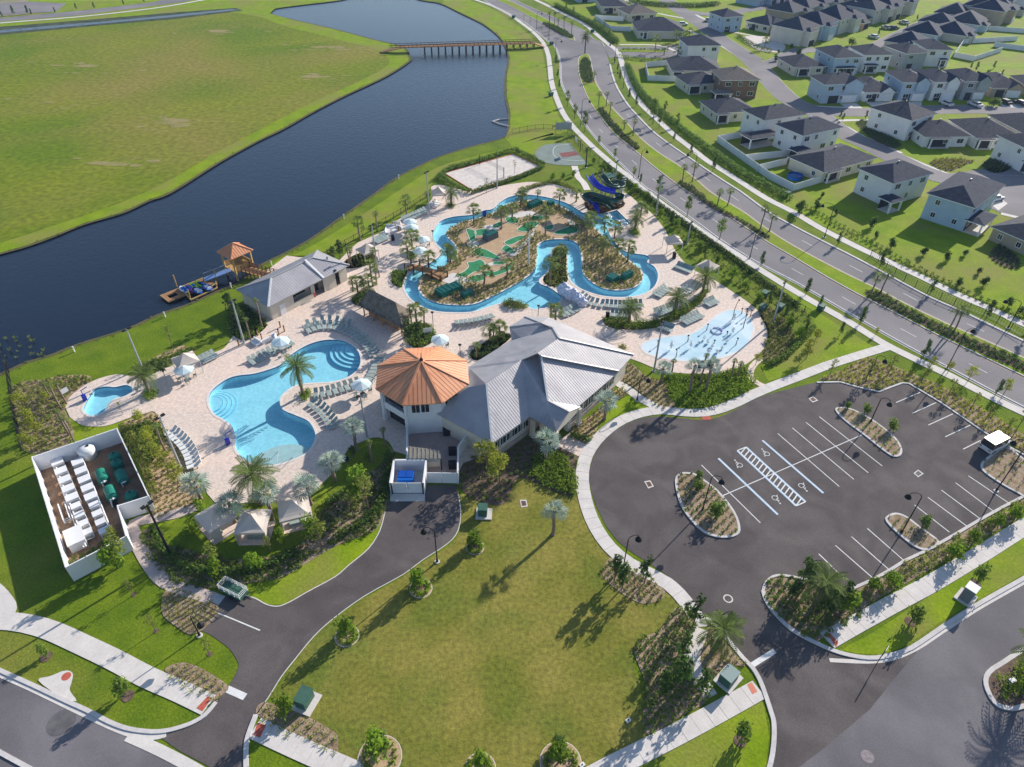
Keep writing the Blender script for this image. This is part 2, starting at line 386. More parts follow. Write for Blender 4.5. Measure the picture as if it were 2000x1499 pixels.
# ================================================================== the ground, water, roads
def SP(s, n=5, closed=True): return smooth(P(s), n, closed)
LAKE = SP('-160,540 0,494 50,480 100,462 162,437 237,415 287,392 332,375 425,317 500,276 550,252 612,217 675,185 750,150 797,120 797,110 785,92 725,77 650,57 575,40 527,27 537,17 587,10 662,1 700,-8 790,-10 822,0 862,7 900,25 945,47 975,70 987,87 996,112 990,150 990,187 997,220 996,250 987,270 925,287 862,307 812,330 775,350 740,376 675,422 612,467 562,495 517,517 475,550 425,572 375,595 312,617 250,645 150,677 100,697 50,712 0,735 -160,800', 4)
POOL = SP('408,785 413,765 437,745 462,735 500,730 545,715 567,695 600,675 635,665 670,667 695,682 704,700 700,720 680,737 650,746 620,748 585,751 560,764 547,780 552,800 575,811 600,822 612,837 616,852 610,870 595,887 562,902 530,909 500,907 475,895 460,875 459,850 452,832 437,820 418,808', 5)
SPA = SP('175,812 164,802 167,790 175,775 185,762 205,756 225,757 245,753 257,757 258,765 245,774 224,780 212,790 205,803 190,811', 5)
RIV_OUT = SP('789,557 795,575 812,592 845,607 887,611 925,609 962,597 1000,588 1020,595 1042,604 1062,602 1085,595 1096,582 1087,572 1072,562 1055,555 1054,546 1068,532 1075,515 1075,495 1082,484 1097,481 1108,490 1110,508 1109,525 1113,545 1127,560 1150,571 1180,579 1220,581 1255,575 1277,561 1285,540 1278,522 1264,513 1268,505 1260,499 1240,496 1217,490 1200,474 1190,458 1186,446', 5, False) + \
    [v for v in P('1187,446 1232,438 1205,411 1175,420')] + SP('1160,418 1140,417 1120,405 1100,395 1062,385 1025,381 997,385 978,395 962,409 945,412 925,420 887,424 862,432 850,447 845,462 855,480 864,490 858,502 837,516 812,526 796,541', 5, False)
RIV_IN = SP('827,537 819,550 817,565 827,580 850,592 887,597 925,595 962,580 1000,560 1025,545 1045,527 1049,500 1050,482 1065,471 1095,468 1120,472 1132,485 1136,512 1139,535 1155,552 1180,565 1212,568 1240,562 1255,547 1254,530 1237,515 1217,500 1195,478 1175,458 1158,442 1138,428 1112,412 1082,398 1050,391 1012,394 985,402 960,417 925,429 900,435 875,450 872,462 888,480 890,500 872,517 850,528', 5)
FAR = 4000
ground_outer = [Vector((-FAR, -300, 0)), Vector((FAR, -300, 0)), Vector((FAR, FAR*1.5, 0)), Vector((-FAR, FAR*1.5, 0))]
flat('ground', ground_outer, 0, M_GRASS, [LAKE, POOL, SPA, RIV_OUT])
# far meadow beyond the water
FIELD = P('-300,640') + SP('-160,520 0,475 100,443 237,396 332,352 425,297 500,258 612,200 700,160 760,125 740,100 700,88 640,72 560,52 500,32 430,24 350,36 200,50 0,66 -300,100', 4)
flat('meadow', FIELD, .03, M_FIELD)
flat('far_plain', [Vector((-1500, 640, 0)), Vector((1700, 640, 0)), Vector((2500, 3000, 0)), Vector((-2500, 3000, 0))], .05, M_FIELD)
flat('meadow_bank', P('-300,700 -160,540 0,494 50,480 100,462 162,437 237,415 287,392 332,375 425,317 500,276 550,252 612,217 675,185 750,150 797,120 797,110 785,92 725,77 650,57 575,40 527,27 537,17 587,10 662,1 600,-15 200,-25 -300,0'), .012, M_VERGE)
flat('canal_bank', P('862,7 900,25 945,47 975,70 987,87 996,112 990,150 990,187 997,220 996,250 987,270 1000,285 1060,268 1110,258 1090,225 1078,190 1069,160 1065,130 1060,105 1050,86 1030,64 1005,46 960,17 915,0 880,-12'), .012, M_VERGE)
flat('estate_lawn', P('1060,0 1110,24 1180,70 1205,90 1240,92 1240,112 1225,115 1230,150 1245,180 1290,232 1350,282 1425,334 1500,382 1600,438 1725,500 1862,564 2000,626 2100,672 2400,500 2300,150 2050,-30 1200,-30'), .012, M_VERGE)
BARE = mat('bare_soil', (.27, .225, .10), (.17, .185, .02), .1, .95, detail=10, distort=1, lo=.5, hi=.72, fine=.2, fscale=1.5)
def soft_patch(px, py, rx, ry, n, z=.034):
    c = at(px, py)
    for k in range(n):
        a = random.random()*6.28; r = random.random()**.7; x, y = c.x+rx*r*math.cos(a), c.y+ry*r*math.sin(a); q = random.uniform(.5, 1.6)*(1.3-r); m_ = 9
        flat('bare_patch', [Vector((x+q*random.uniform(1.5, 3.2)*math.cos(t*6.283/m_), y+q*random.uniform(.6, 1.1)*math.sin(t*6.283/m_), 0)) for t in range(m_)], z+k*.0011, BARE)
soft_patch(325, 240, 10, 9, 26); soft_patch(640, 95, 22, 9, 26); soft_patch(600, 150, 16, 4, 12); soft_patch(420, 60, 30, 8, 10, .04); soft_patch(150, 130, 40, 9, 12, .036); soft_patch(230, 320, 18, 4, 8, .045); soft_patch(90, 200, 25, 6, 8, .05)
ribbon('shore_bank', LAKE, 1.6, -.02, M_MUD, h=.0, closed=True)
tag(flat('lake_water', LAKE, -.25, M_LAKE), kind='structure')
ribbon('lake_bank_edge', offset(LAKE, 0, True), .05, .0, M_MUD, h=.4, closed=True)
def extrude_wall(name, ring, z0, z1, m, kind='structure', parent=None):
    mb = MB(); N = len(ring)
    for i in range(N):
        a, b = ring[i], ring[(i+1) % N]; mb.quad((a.x, a.y, z1), (b.x, b.y, z1), (b.x, b.y, z0), (a.x, a.y, z0))
    return tag(mb.build(name, m, parent), kind=kind if parent is None else None)
# ditch by the far road
DITCH = P('-200,66 0,60 100,51 200,43 350,29 450,19 468,20 440,23 350,33 200,47 100,56 0,65 -200,80')
flat('ditch_bank', P('-200,58 0,53 200,37 350,24 460,16 475,21 350,37 200,50 0,69 -200,90'), .05, mat('ditch_reeds', (.03, .05, .03), (.08, .09, .05), .3, .95))
flat('ditch_water', DITCH, .09, M_LAKE)
flat('far_road', P('-300,62 0,36 150,22 300,5 340,-6 410,-6 360,4 300,12 150,31 0,43 -300,72'), .05, M_BLVD)
ribbon('far_footpath', SP('-300,76 0,46 150,34 300,17 400,0 440,-8', 4, False), 1.8, .09, M_CONC)
flat('far_yard', P('-300,56 0,33 60,28 90,22 60,5 0,-20 -300,0'), .07, mat('tan_far_ground', (.3, .25, .2), (.2, .2, .1), .08, .95))
flat('far_car_park', P('40,28 110,24 130,8 60,4 0,8 0,30'), .11, M_BLVD)

# pool deck and its holes
DECK = SP('128,797 135,778 160,757 175,748 200,738 230,732 262,735 285,722 330,718 352,700', 4, False) + SP('375,704 410,692 437,681 452,662 462,648 472,640', 4, False) + P('480,560 560,500 660,512 690,482') + \
    SP('700,474 725,463 750,451 787,424 812,414 835,400 845,384 842,366 860,362 885,368 925,374 960,368 1000,360 1040,356 1080,360 1110,369 1140,380 1160,395 1180,402 1215,376 1250,400 1275,420 1297,447 1305,462 1322,495 1350,525 1390,545 1425,567 1462,592 1487,615 1502,640 1503,660 1497,676 1475,699 1437,722 1375,731 1300,726 1250,708', 4, False) + \
    P('1200,690 1180,760 1100,800 1000,870 905,905 892,930 830,930 795,890') + SP('770,882 757,862 735,855 710,862 682,877 660,910 637,938 610,960 580,975 550,975 520,985 470,1000 430,990 405,965', 4, False) + \
    SP('397,940 380,925 367,895 352,865 322,838 303,806 285,808 250,818 217,830 190,834 160,831 137,816', 4, False)
# sub-areas with a different look are laid on top of the deck
flat('pool_deck', DECK, .05, M_PAVER, [POOL, SPA, RIV_OUT])
for nm, ring, zf in (('swimming_pool', POOL, -1.25), ('plunge_pool', SPA, -.9)):
    pass
def pool(name, rings_out, ring_in, depth, label, holes=()):
    fl = flat('pool_basin', rings_out, -depth, M_BASIN, holes, kind=None)
    fl.name = name; tag(fl, label, 'pool')
    extrude_wall('basin_wall', rings_out, -depth, -.18, M_BASIN, parent=fl)
    extrude_wall('waterline_tile', rings_out, -.18, .052, M_TILE, parent=fl)
    flat('water', rings_out, -.12, M_POOLW, holes, parent=fl)
    ribbon('coping', rings_out, .36, .075, M_COPE, h=.03, closed=True, off=-.17*(1 if area2(rings_out) > 0 else -1), parent=fl)
    for h in holes:
        extrude_wall('basin_wall', h, -depth, -.18, M_BASIN, parent=fl)
        extrude_wall('waterline_tile', h, -.18, .052, M_TILE, parent=fl)
        ribbon('coping', h, .36, .075, M_COPE, h=.03, closed=True, off=.17*(1 if area2(h) > 0 else -1), parent=fl)
    return fl
def clip_circle(poly, c, r, n=36):
    """part of poly inside a circle"""
    out = [Vector((p[0], p[1])) for p in poly]
    for k in range(n):
        a = 2*math.pi*k/n; nx, ny = math.cos(a), math.sin(a); d = nx*c[0]+ny*c[1]+r; res = []
        for i in range(len(out)):
            p, q = out[i-1], out[i]; dp = nx*p.x+ny*p.y-d; dq = nx*q.x+ny*q.y-d
            if dp <= 0: res.append(p)
            if (dp <= 0) != (dq <= 0): res.append(p+(q-p)*(dp/(dp-dq)))
        out = res
        if len(out) < 3: return []
    return out
main_pool = pool('swimming_pool', POOL, None, 1.15, 'large free form swimming pool of bright blue water with curved steps at both ends')
M_STEPE = mat('step_edge_tile', (.2, .5, .66), rough=.4)
for cx, cy, rs, base in ((703, 676, (2.6, 3.4, 4.2, 5.0), -.3), (408, 786, (1.9, 2.5, 3.1, 3.7), -.5)):
    c = at(cx, cy)
    for k, r in enumerate(rs):
        pg = clip_circle(POOL, c, r)
        if len(pg) > 2:
            zt = base-.17*k; flat('pool_step', pg, zt, M_BASIN, parent=main_pool)
            arc = [q for q in ([Vector((c.x+r*math.cos(t/24*math.pi*2), c.y+r*math.sin(t/24*math.pi*2), 0)) for t in range(25)])]
            mb = MB()
            for i in range(96):
                t0, t1 = i/96*2*math.pi, (i+1)/96*2*math.pi
                a = (c.x+r*math.cos(t0), c.y+r*math.sin(t0)); b = (c.x+r*math.cos(t1), c.y+r*math.sin(t1))
                if inside(a, POOL) and inside(b, POOL):
                    a2 = (c.x+(r-.07)*math.cos(t0), c.y+(r-.09)*math.sin(t0)); b2 = (c.x+(r-.09)*math.cos(t1), c.y+(r-.09)*math.sin(t1))
                    mb.quad((*a, zt+.012), (*b, zt+.012), (*b2, zt+.012), (*a2, zt+.012)); mb.quad((*a, zt+.012), (*a, -1.14), (*b, -1.14), (*b, zt+.012))
            if mb.F: mb.build('step_edge', M_STEPE, main_pool)
# beach entry shelf of the main pool
pg = clip_circle(POOL, at(552, 913), 4.6)
if pg: flat('beach_shelf', pg, -.22, M_COPE, parent=main_pool)
pg = clip_circle(POOL, at(556, 912), 3.4)
if pg: flat('beach_shelf', pg, -.16, M_COPE, parent=main_pool)
spa = pool('plunge_pool', SPA, None, .8, 'small kidney shaped plunge pool in a round pink deck at the far left')
# river: outer ring with the island as a hole
river = pool('lazy_river', RIV_OUT, None, .95, 'winding turquoise lazy river looping round the planted mini golf island', [RIV_IN])
island = flat('river_island', RIV_IN, .05, M_SANDM, skirt=0.0)

# paved areas
PARK = SP('1505,1499 1511,1450 1511,1412 1505,1380 1497,1365 1485,1332 1470,1306 1450,1285 1425,1255 1400,1227 1380,1207', 3, False) + \
    SP('1362,1185 1340,1158 1305,1126 1250,1090 1215,1065 1190,1037 1172,1005 1157,967 1151,930 1155,905 1165,880 1185,855 1212,835 1245,820 1280,814 1325,817 1370,821 1405,815 1437,800 1475,780 1500,771 1550,758 1595,748 1640,747 1675,757 1717,766', 4, False) + \
    P('1740,757 1762,749 1775,750 1837,787 1900,830 1937,855 1960,868 2010,895 2075,935 2120,960 2120,1010 2060,955 1990,975 1957,992 1912,1017 1865,1045 1812,1075 1767,1096 1737,1115 1707,1132 1662,1152') + \
    SP('1640,1150 1600,1137 1560,1130 1530,1125 1510,1127 1495,1140 1490,1155 1495,1172 1510,1195 1545,1230 1590,1255 1640,1276 1695,1286 1737,1281 1780,1266', 3, False) + P('1790,1275 1750,1322 1700,1385 1612,1460 1560,1499 1480,1580 1495,1560')
flat('car_park', PARK, .03, M_ASPH)
ROADE = P('1560,1499 1612,1460 1700,1385 1750,1322 1788,1273') + SP('1790,1262 1837,1228 1900,1187 1950,1158 2000,1130 2090,1078 2300,960', 3, False) + P('2700,1100 2700,2100 1200,2300 1480,1580')
flat('side_road', ROADE, .026, M_ROAD)
DRIVE = P('832,948 765,948 763,972') + SP('752,1000 742,1037 720,1072 682,1104 655,1127 600,1157 565,1177 542,1185 520,1181 500,1170 478,1163 455,1160', 3, False) + P('435,1165 425,1179 422,1197 392,1232') + \
    SP('410,1240 445,1265 463,1290 465,1306 447,1340 422,1372 400,1398 375,1413 350,1423 325,1432', 3, False) + P('312,1440 350,1467 412,1500 500,1550 600,1600') + SP('482,1500 481,1462 485,1437 500,1397 525,1362 550,1322 575,1290 612,1245 650,1210 712,1165 787,1123 825,1095 875,1062 895,1036 900,1000 895,965 893,948', 3, False)
flat('driveway', DRIVE, .03, M_ASPH)
LROAD = P('-300,1160 0,1313 60,1340 135,1375 185,1400 250,1435 295,1455 350,1480 380,1500 600,1620 500,1900 -400,1500 -500,1300')
flat('street', LROAD, .026, M_ROAD)
# garage apron
flat('service_apron', P('762,965 830,965 830,980 762,980'), .045, M_CONC)

# mown oval lawn in the foreground
LAWN = SP('900,965 940,975 990,960 1010,930 1060,950 1120,965 1140,990 1160,1030 1185,1065 1215,1090 1262,1122 1300,1150 1325,1175 1330,1190 1310,1205 1290,1230 1260,1245 1237,1265 1238,1300 1255,1345 1260,1400 1275,1430 1255,1447 1190,1478 1100,1530 760,1530 690,1500 660,1475 655,1445 600,1410 530,1370 545,1340 565,1308 612,1247 650,1214 712,1169 787,1127 825,1099 877,1066 899,1036 902,1000', 3)
flat('mown_lawn', LAWN, .012, M_MOWN)
for nm, s in (('lawn_strip', '752,1002 742,1040 718,1075 680,1107 652,1130 598,1160 563,1179 520,1180 485,1162 470,1150 500,1145 560,1112 640,1072 700,1045'), ('lawn_strip', '330,1010 390,990 430,1010 400,1050 340,1060 290,1040'), ('lawn_strip', '640,945 665,912 700,875 745,862 760,880 720,930 660,975 600,985'),
              ('lawn_strip', '135,815 160,831 217,830 250,822 235,850 160,865 140,845'), ('lawn_strip', '1190,790 1235,772 1275,792 1240,806 1200,815 1183,825 1176,812')):
    flat(nm, SP(s, 3), .014, M_VERGE)
# bright verges
flat('verge', SP('1280,1483 1350,1440 1420,1405 1483,1366 1495,1400 1502,1440 1497,1480 1490,1520 1200,1530', 2), .012, M_VERGE)
flat('verge', SP('1645,1270 1690,1245 1760,1200 1830,1155 1930,1090 2000,1050 2060,1015 2060,1080 1950,1150 1837,1215 1780,1255 1720,1278', 2), .012, M_VERGE)
flat('verge', P('1500,745 1560,728 1640,700 1710,680 1600,612 1590,590 1530,560 1480,560 1500,640 1480,700'), .012, M_VERGE)
flat('verge', SP('530,520 560,505 620,475 700,425 780,372 830,340 880,318 990,290 1080,260 1060,300 900,320 850,350 820,400 740,450 680,480 640,500 560,500', 2), .012, M_VERGE)

# boulevard: two carriageways round a planted median
BL_L = '900,-22 935,-5 1000,32 1027,45 1072,82 1085,92 1095,120 1096,150 1100,170 1115,200 1132,225 1150,252 1175,282 1200,307 1235,342 1262,367 1292,385 1322,407 1362,435 1405,467 1462,503 1500,524 1562,556 1650,607 1725,650 1792,687 1850,717 1912,750 1975,783 2080,835 2300,935'
BL_R = '2300,815 2080,708 2000,668 1925,632 1875,608 1812,580 1750,547 1675,507 1612,475 1550,443 1500,415 1447,376 1425,362 1385,336 1350,312 1312,286 1277,260 1250,233 1225,205 1205,173 1195,147 1190,125 1187,112 1180,92 1175,83 1160,77 1140,60 1087,37 1037,15 1015,5 960,-24'
flat('boulevard', SP(BL_L, 3, False)+SP(BL_R, 3, False), .03, M_BLVD)
MED1 = SP('1123,79 1110,76 1075,53 1042,37 1005,17 960,-4 925,-22 935,-24 975,-6 1012,10 1045,27 1082,46 1112,65', 3)
MED2L = '1136,109 1130,116 1130,140 1136,162 1150,195 1170,225 1200,262 1237,292 1272,322 1325,363 1345,376 1400,408 1450,441 1500,474 1550,503 1612,540 1675,575 1725,600 1775,626 1825,652 1900,688 1950,712 2000,736 2080,776 2300,880'
MED2R = '2300,842 2080,742 2000,701 1925,667 1850,634 1775,598 1712,565 1650,535 1587,502 1537,474 1500,450 1475,432 1450,414 1390,378 1362,354 1325,324 1287,300 1250,270 1225,242 1197,213 1175,182 1163,160 1158,140 1152,112 1145,106'
MED2 = SP(MED2L, 3, False)+SP(MED2R, 3, False)
for M_ in (MED1, MED2):
    flat('median', M_, .12, M_VERGE, skirt=.12)
    ribbon('median_kerb', M_, .22, .135, M_KERB, h=.12, closed=True)
def kerb(s, n=3, closed=False, w=.28, z=.13, off=0.0):
    pts = SP(s, n, closed) if isinstance(s, str) else s
    return ribbon('kerb', pts, w, z, M_KERB, h=.14, closed=closed, off=off)
kerb(BL_L); 
kerb(BL_R.split(' 1187,112')[0]); kerb('1180,92 1175,83 1160,77 1140,60 1087,37 1037,15 1015,5 960,-24')
# gutters, pale strips along the boulevard edges, and the painted edge lines
for s, off, m, wd in ((MED2L, -.55, M_YELP, .16), (MED2R, -.6, M_YELP, .14), (BL_L, -.5, M_CONC, .35), (BL_R.split(' 1187,112')[0], -.5, M_CONC, .35)):
    pass
ribbon('gutter', SP(BL_L, 3, False), .4, .036, M_CONC, off=-.32)
ribbon('gutter', SP(BL_R.split(' 1187,112')[0], 3, False), .4, .036, M_CONC, off=-.32)
ribbon('edge_line', SP(MED2L.split('1136,109 ')[1], 3, False), .14, .04, M_YELP, off=-.42)
ribbon('edge_line', SP(MED2R.split(' 1152,112')[0], 3, False), .14, .04, M_YELP, off=-.42)
# lane dashes
def dashes(sA, sB, k=.5, on=3.0, off=9.0, start=0):
    A = SP(sA, 4, False); B = SP(sB, 4, False)
    C = []
    for p in A:
        q = min(B, key=lambda t: (t-p).length); C.append(p+(q-p)*k)
    q = walk_path(C, 1.5); mb = MB(); per = int((on+off)/1.5)
    for i in range(0, len(q)-3, per):
        a, b = q[i], q[i+2]; t = (b-a).normalized()*.06; n_ = Vector((-t.y, t.x, 0))
        mb.quad((a.x+n_.x, a.y+n_.y, .04), (b.x+n_.x, b.y+n_.y, .04), (b.x-n_.x, b.y-n_.y, .04), (a.x-n_.x, a.y-n_.y, .04))
    return tag(mb.build('lane_dashes', M_PAINT), kind='structure')
dashes('1132,225 1150,252 1175,282 1200,307 1235,342 1262,367 1292,385 1322,407 1362,435 1405,467 1462,503 1500,524 1562,556 1650,607 1725,650 1792,687 1850,717 1912,750 1975,783 2080,835', MED2L)
dashes('2080,708 2000,668 1925,632 1875,608 1812,580 1750,547 1675,507 1612,475 1550,443 1500,415 1447,376 1425,362 1385,336 1350,312 1312,286 1277,260 1250,233 1225,205', MED2R)
for s in ('1030,20 1075,52', '1050,60 1095,88'): pass
# planting beds in the medians
flat('median_bed', SP('1137,115 1134,140 1142,160 1150,163 1159,160 1157,140 1151,118 1145,112', 3), .14, M_BROWNM)
# boulevard pavements
ribbon('boulevard_path', SP('880,-22 920,-3 962,12 1000,32 1015,43 1040,62 1060,83 1070,105 1074,130 1077,160 1086,190 1100,222 1118,247 1135,265 1152,282 1172,300 1200,324 1230,347 1262,374 1297,401 1350,438 1400,473 1450,505 1500,537 1550,568 1600,597 1662,632 1725,671 1787,702 1850,732 1875,745 1925,771 1987,801 2060,835 2300,950', 3, False), 1.7, .06, M_CONC, h=.05)
ribbon('boulevard_path', SP('985,-24 1045,0 1100,27 1140,47 1170,72 1190,88 1207,102 1215,125 1222,150 1235,180 1255,207 1282,232 1315,263 1350,290 1382,315 1425,342 1462,366 1500,390 1550,415 1600,445 1662,477 1725,507 1800,542 1862,572 1925,600 2000,634 2080,670 2300,770', 3, False), 1.9, .06, M_CONC, h=.05)
# slab pavements in the foreground
slabs('club_walk', SP('1733,678 1690,691 1620,713 1560,736 1515,753 1475,769 1440,786 1405,800 1370,807 1330,806 1290,802 1250,808 1215,821 1190,837 1165,860 1146,888 1138,918 1138,950 1146,988 1160,1024 1181,1058 1208,1086 1240,1108 1278,1126 1310,1145 1335,1171 1358,1202 1367,1225', 4, False), 1.75, z=.07)
slabs('link_walk', SP('1368,1228 1360,1255 1352,1280 1356,1306 1370,1335 1388,1362', 4, False), 1.6, z=.064)
slabs('front_walk', SP('1483,1347 1440,1371 1400,1393 1350,1420 1300,1446 1240,1476 1190,1501 1090,1555', 3, False), 2.0, z=.067)
slabs('front_walk', SP('497,1422 550,1447 612,1475 675,1502 770,1545', 3, False), 2.0, z=.067)
slabs('front_walk', SP('-60,1215 0,1213 50,1218 100,1232 162,1260 225,1290 287,1323 350,1350 408,1378', 3, False), 2.1, z=.067)
slabs('cabana_walk', SP('395,985 350,1003 300,1013 262,1022 262,1045 274,1072 290,1100 315,1132 350,1150 387,1160 432,1176', 3, False), 1.55, m=mat('tinted_concrete', (.52, .42, .38), (.46, .38, .35), .6, .85), z=.067)
slabs('front_walk', SP('1615,1252 1675,1218 1750,1177 1825,1137 1925,1077 2000,1030 2080,985', 3, False), 2.0, z=.067)
ribbon('club_side_path', SP('1200,745 1225,760 1252,780 1292,800', 3, False), 1.5, .062, M_CONC, h=.04)
ribbon('deck_path', SP('1487,700 1470,716 1465,735 1478,748 1497,757', 3, False), 1.0, .058, M_PAVER, h=.03)
ribbon('court_path', SP('1122,325 1128,345 1140,358 1147,372', 3, False), 1.6, .062, M_COPE, h=.03)
flat('entry_paving', P('1082,868 1112,846 1148,872 1130,892'), .05, M_PAVER)
# kerbs near the front
kerb('1380,1207 1400,1227 1425,1255 1450,1285 1470,1306 1485,1332 1497,1365 1505,1390 1511,1412 1511,1450 1505,1490 1490,1540', w=.45)
kerb('1490,1155 1495,1172 1510,1195 1545,1230 1590,1255 1640,1276 1695,1286 1737,1281 1780,1266 1837,1228 1900,1187 1950,1158 2000,1130 2090,1078', w=.45)
ribbon('gutter', SP('1620,1290 1695,1293 1742,1287 1790,1267 1840,1234 1903,1193 1953,1164 2003,1136 2095,1084', 3, False), .45, .04, M_CONC)
kerb('1490,1155 1495,1140 1510,1127 1530,1125 1560,1130 1600,1137 1640,1150 1662,1152', w=.3)
kerb('1662,1152 1707,1132 1737,1115 1767,1096 1812,1075 1865,1045 1912,1017 1957,992 1990,975 2060,940', n=1, w=.35)
kerb('1595,748 1640,747 1675,757 1717,766 1740,757 1762,749 1775,750 1837,787 1900,830 1937,855 1960,868 2010,895', n=1, w=.3)
kerb('481,1500 481,1462 485,1437 500,1397', w=.45)
kerb('422,1372 400,1398 375,1413 350,1422 325,1428 295,1430 250,1424 212,1410 172,1389 130,1370 60,1337 0,1310 -80,1272', w=.4)
ribbon('gutter', SP('325,1434 300,1440 262,1436 212,1417 135,1380 60,1344 0,1317 -80,1280', 3, False), .6, .045, M_CONC)
ribbon('gutter', SP('250,1438 312,1466 380,1502 450,1545', 3, False), 1.0, .05, M_CONC)
flat('drain_apron', SP('75,1330 97,1322 112,1316 122,1312 135,1311 143,1318 140,1335 137,1350 150,1370 120,1362', 3), .06, M_CONC)
kerb('-80,1425 0,1470 55,1500 120,1535', w=.4)
ribbon('driveway_edge', SP('752,1000 742,1037 720,1072 682,1104 655,1127 600,1157 565,1177 542,1185 520,1181 500,1170 478,1163', 3, False), .12, .05, M_CONC)
ribbon('driveway_edge', SP('500,1397 525,1362 550,1322 575,1290 612,1245 650,1210 712,1165 787,1123 825,1095 875,1062 895,1036 900,1000 895,965', 3, False), .1, .05, M_CONC)
ribbon('old_lane', SP('-60,1125 -15,1160 8,1190 5,1203', 3, False), 2.4, .03, M_CONC)
# road markings
def line(a, b, w=.12, m=M_PAINT, z=.038, name='bay_line', parent=None, kind='structure'):
    a, b = at(*a), at(*b); mb = MB(); t = (b-a).normalized()*w/2; n_ = Vector((-t.y, t.x, 0))
    mb.quad((a.x+n_.x, a.y+n_.y, z), (a.x-n_.x, a.y-n_.y, z), (b.x-n_.x, b.y-n_.y, z), (b.x+n_.x, b.y+n_.y, z))
    return tag(mb.build(name, m, parent), kind=kind if parent is None else None)
for a, b in (((1370, 909), (1485, 1022)), ((1519, 847.5), (1639, 951)), ((1547.5, 836.5), (1667.5, 937)), ((1574, 825.5), (1695.5, 924)), ((1600, 814.5), (1723, 911)),
             ((1599, 1082.5), (1648, 1130)), ((1631.5, 1066), (1706, 1131)), ((1663, 1049), (1738, 1115)), ((1694, 1033), (1767, 1097)),
             ((1786, 987), (1854, 1040)), ((1812, 972), (1889, 1029)), ((1838.5, 958), (1916, 1015.5)), ((1866, 943.5), (1941, 1000)), ((1891, 930), (1971, 984)),
             ((1750, 787), (1797, 767)), ((1782, 808), (1828, 787)), ((1813, 831), (1861, 809)), ((1846, 854), (1895, 831)), ((1881, 878), (1915, 861))):
    line(a, b)
line((1393, 977), (1686, 849), z=.042, name='spine_line')
for a, b in (((1403, 896), (1519, 1006)), ((1440, 881), (1555, 989)), ((1457, 874), (1573, 981)), ((1489, 861), (1608, 964))):
    line(a, b, .34, M_BLUEP, .046, 'blue_bay_line'); line(a, b, .13, M_PAINT, .05, 'white_bay_line')
# hatched access aisle
A0, A1, B0, B1 = at(1440, 881), at(1555, 989), at(1457, 874), at(1573, 981)
for i in range(16):
    t0 = i/16; t1 = min(1, t0+.035)
    a, b = A0+(A1-A0)*(t0+.06 if t0+.06 < 1 else 1), B0+(B1-B0)*t0
    mb = MB(); d = (A1-A0).normalized()*.09
    mb.quad(*(tuple(Vector((v.x, v.y, .054))) for v in (a-d, a+d, b+d, b-d))); tag(mb.build('hatch_stripe', M_PAINT), kind='structure')
for a, b in (((1440, 881), (1457, 874)), ((1555, 989), (1573, 981))): line(a, b, .16, M_PAINT, .058, 'hatch_end')
# wheelchair symbols painted on the bays
def wheelchair(px, py, face):
    c = at(px, py); u = (A1-A0).normalized()*face; v = Vector((-u.y, u.x, 0)); mb = MB()
    def W(x, y): q = c+v*x+u*y; return (q.x, q.y)
    def seg(x0, y0, x1, y1, w=.10):
        a, b = Vector(W(x0, y0)), Vector(W(x1, y1)); t = (b-a).normalized()*w/2; n_ = Vector((-t.y, t.x))
        mb.quad((*(a+n_), .05), (*(a-n_), .05), (*(b-n_), .05), (*(b+n_), .05))
    k = 14                                             # the wheel: an open ring
    for i in range(k-3):
        t0, t1 = math.radians(70)+i*2*math.pi/k, math.radians(70)+(i+1)*2*math.pi/k
        seg(.38*math.cos(t0), .38*math.sin(t0)-.25, .38*math.cos(t1), .38*math.sin(t1)-.25, .09)
    seg(-.05, .55, .0, .0); seg(.0, .0, .34, -.02); seg(.34, -.02, .5, -.5); seg(.5, -.5, .66, -.46); seg(-.03, .3, .25, .28)
    for i in range(8):
        t0, t1 = i*math.pi/4, (i+1)*math.pi/4; mb.poly([(*W(-.06, .75), .05), (*W(-.06+.12*math.cos(t0), .75+.12*math.sin(t0)), .05), (*W(-.06+.12*math.cos(t1), .75+.12*math.sin(t1)), .05)])
    for i, f in enumerate(mb.F):
        a, b, c2 = (Vector(mb.V[j]) for j in f[:3])
        if (b-a).cross(c2-a).z < 0: mb.F[i] = f[::-1]
    tag(mb.build('wheelchair_symbol', M_PAINT), kind='structure')
for q in ((1442, 907, -1), (1495, 885, -1), (1516, 976, 1), (1568, 952, 1)): wheelchair(*q)
# stop bars, ramps, drains, edge bar
line((1467, 1301), (1513, 1272), .55, M_PAINT, .042, 'stop_bar'); line((443, 1346), (479, 1362), .7, M_PAINT, .042, 'stop_bar')
line((424, 1197), (508, 1232), .14, M_PAINT, .042, 'white_line')
def patch(name, s, z, m): return flat(name, P(s), z, m)
patch('tactile_mat', '406,1361 414,1365 396,1390 384,1384', .082, M_RED)
patch('tactile_mat', '503,1413 520,1417 508,1442 496,1437', .082, M_RED)
patch('tactile_mat', '1459,1338 1468,1334 1479,1352 1469,1357', .082, mat('salmon_tactile_mat', (.62, .2, .13), (.6, .25, .17), 4, .8))
patch('tactile_mat', '1616,1240 1620,1237 1637,1256 1633,1265', .082, M_RED)
patch('red_brick_ramp', '1371,812 1387,812 1389,820 1372,821', .045, M_RED)
M_DRAINM = mat('iron_grate', (.12, .07, .05), rough=.7)
def drain(s, ring_=True):
    q = P(s); o = flat('storm_drain', q, .045, M_CONC); c = sum(q, Vector())/len(q)
    flat('grate', [c+(p-c)*.68 for p in q], .05, M_DRAINM if ring_ else M_ROAD, parent=o)
drain('1258,941 1270,939 1277,951 1266,955'); drain('1015,977 1028,977 1031,990 1018,992'); drain('1579,779 1588,775 1598,783 1587,787')
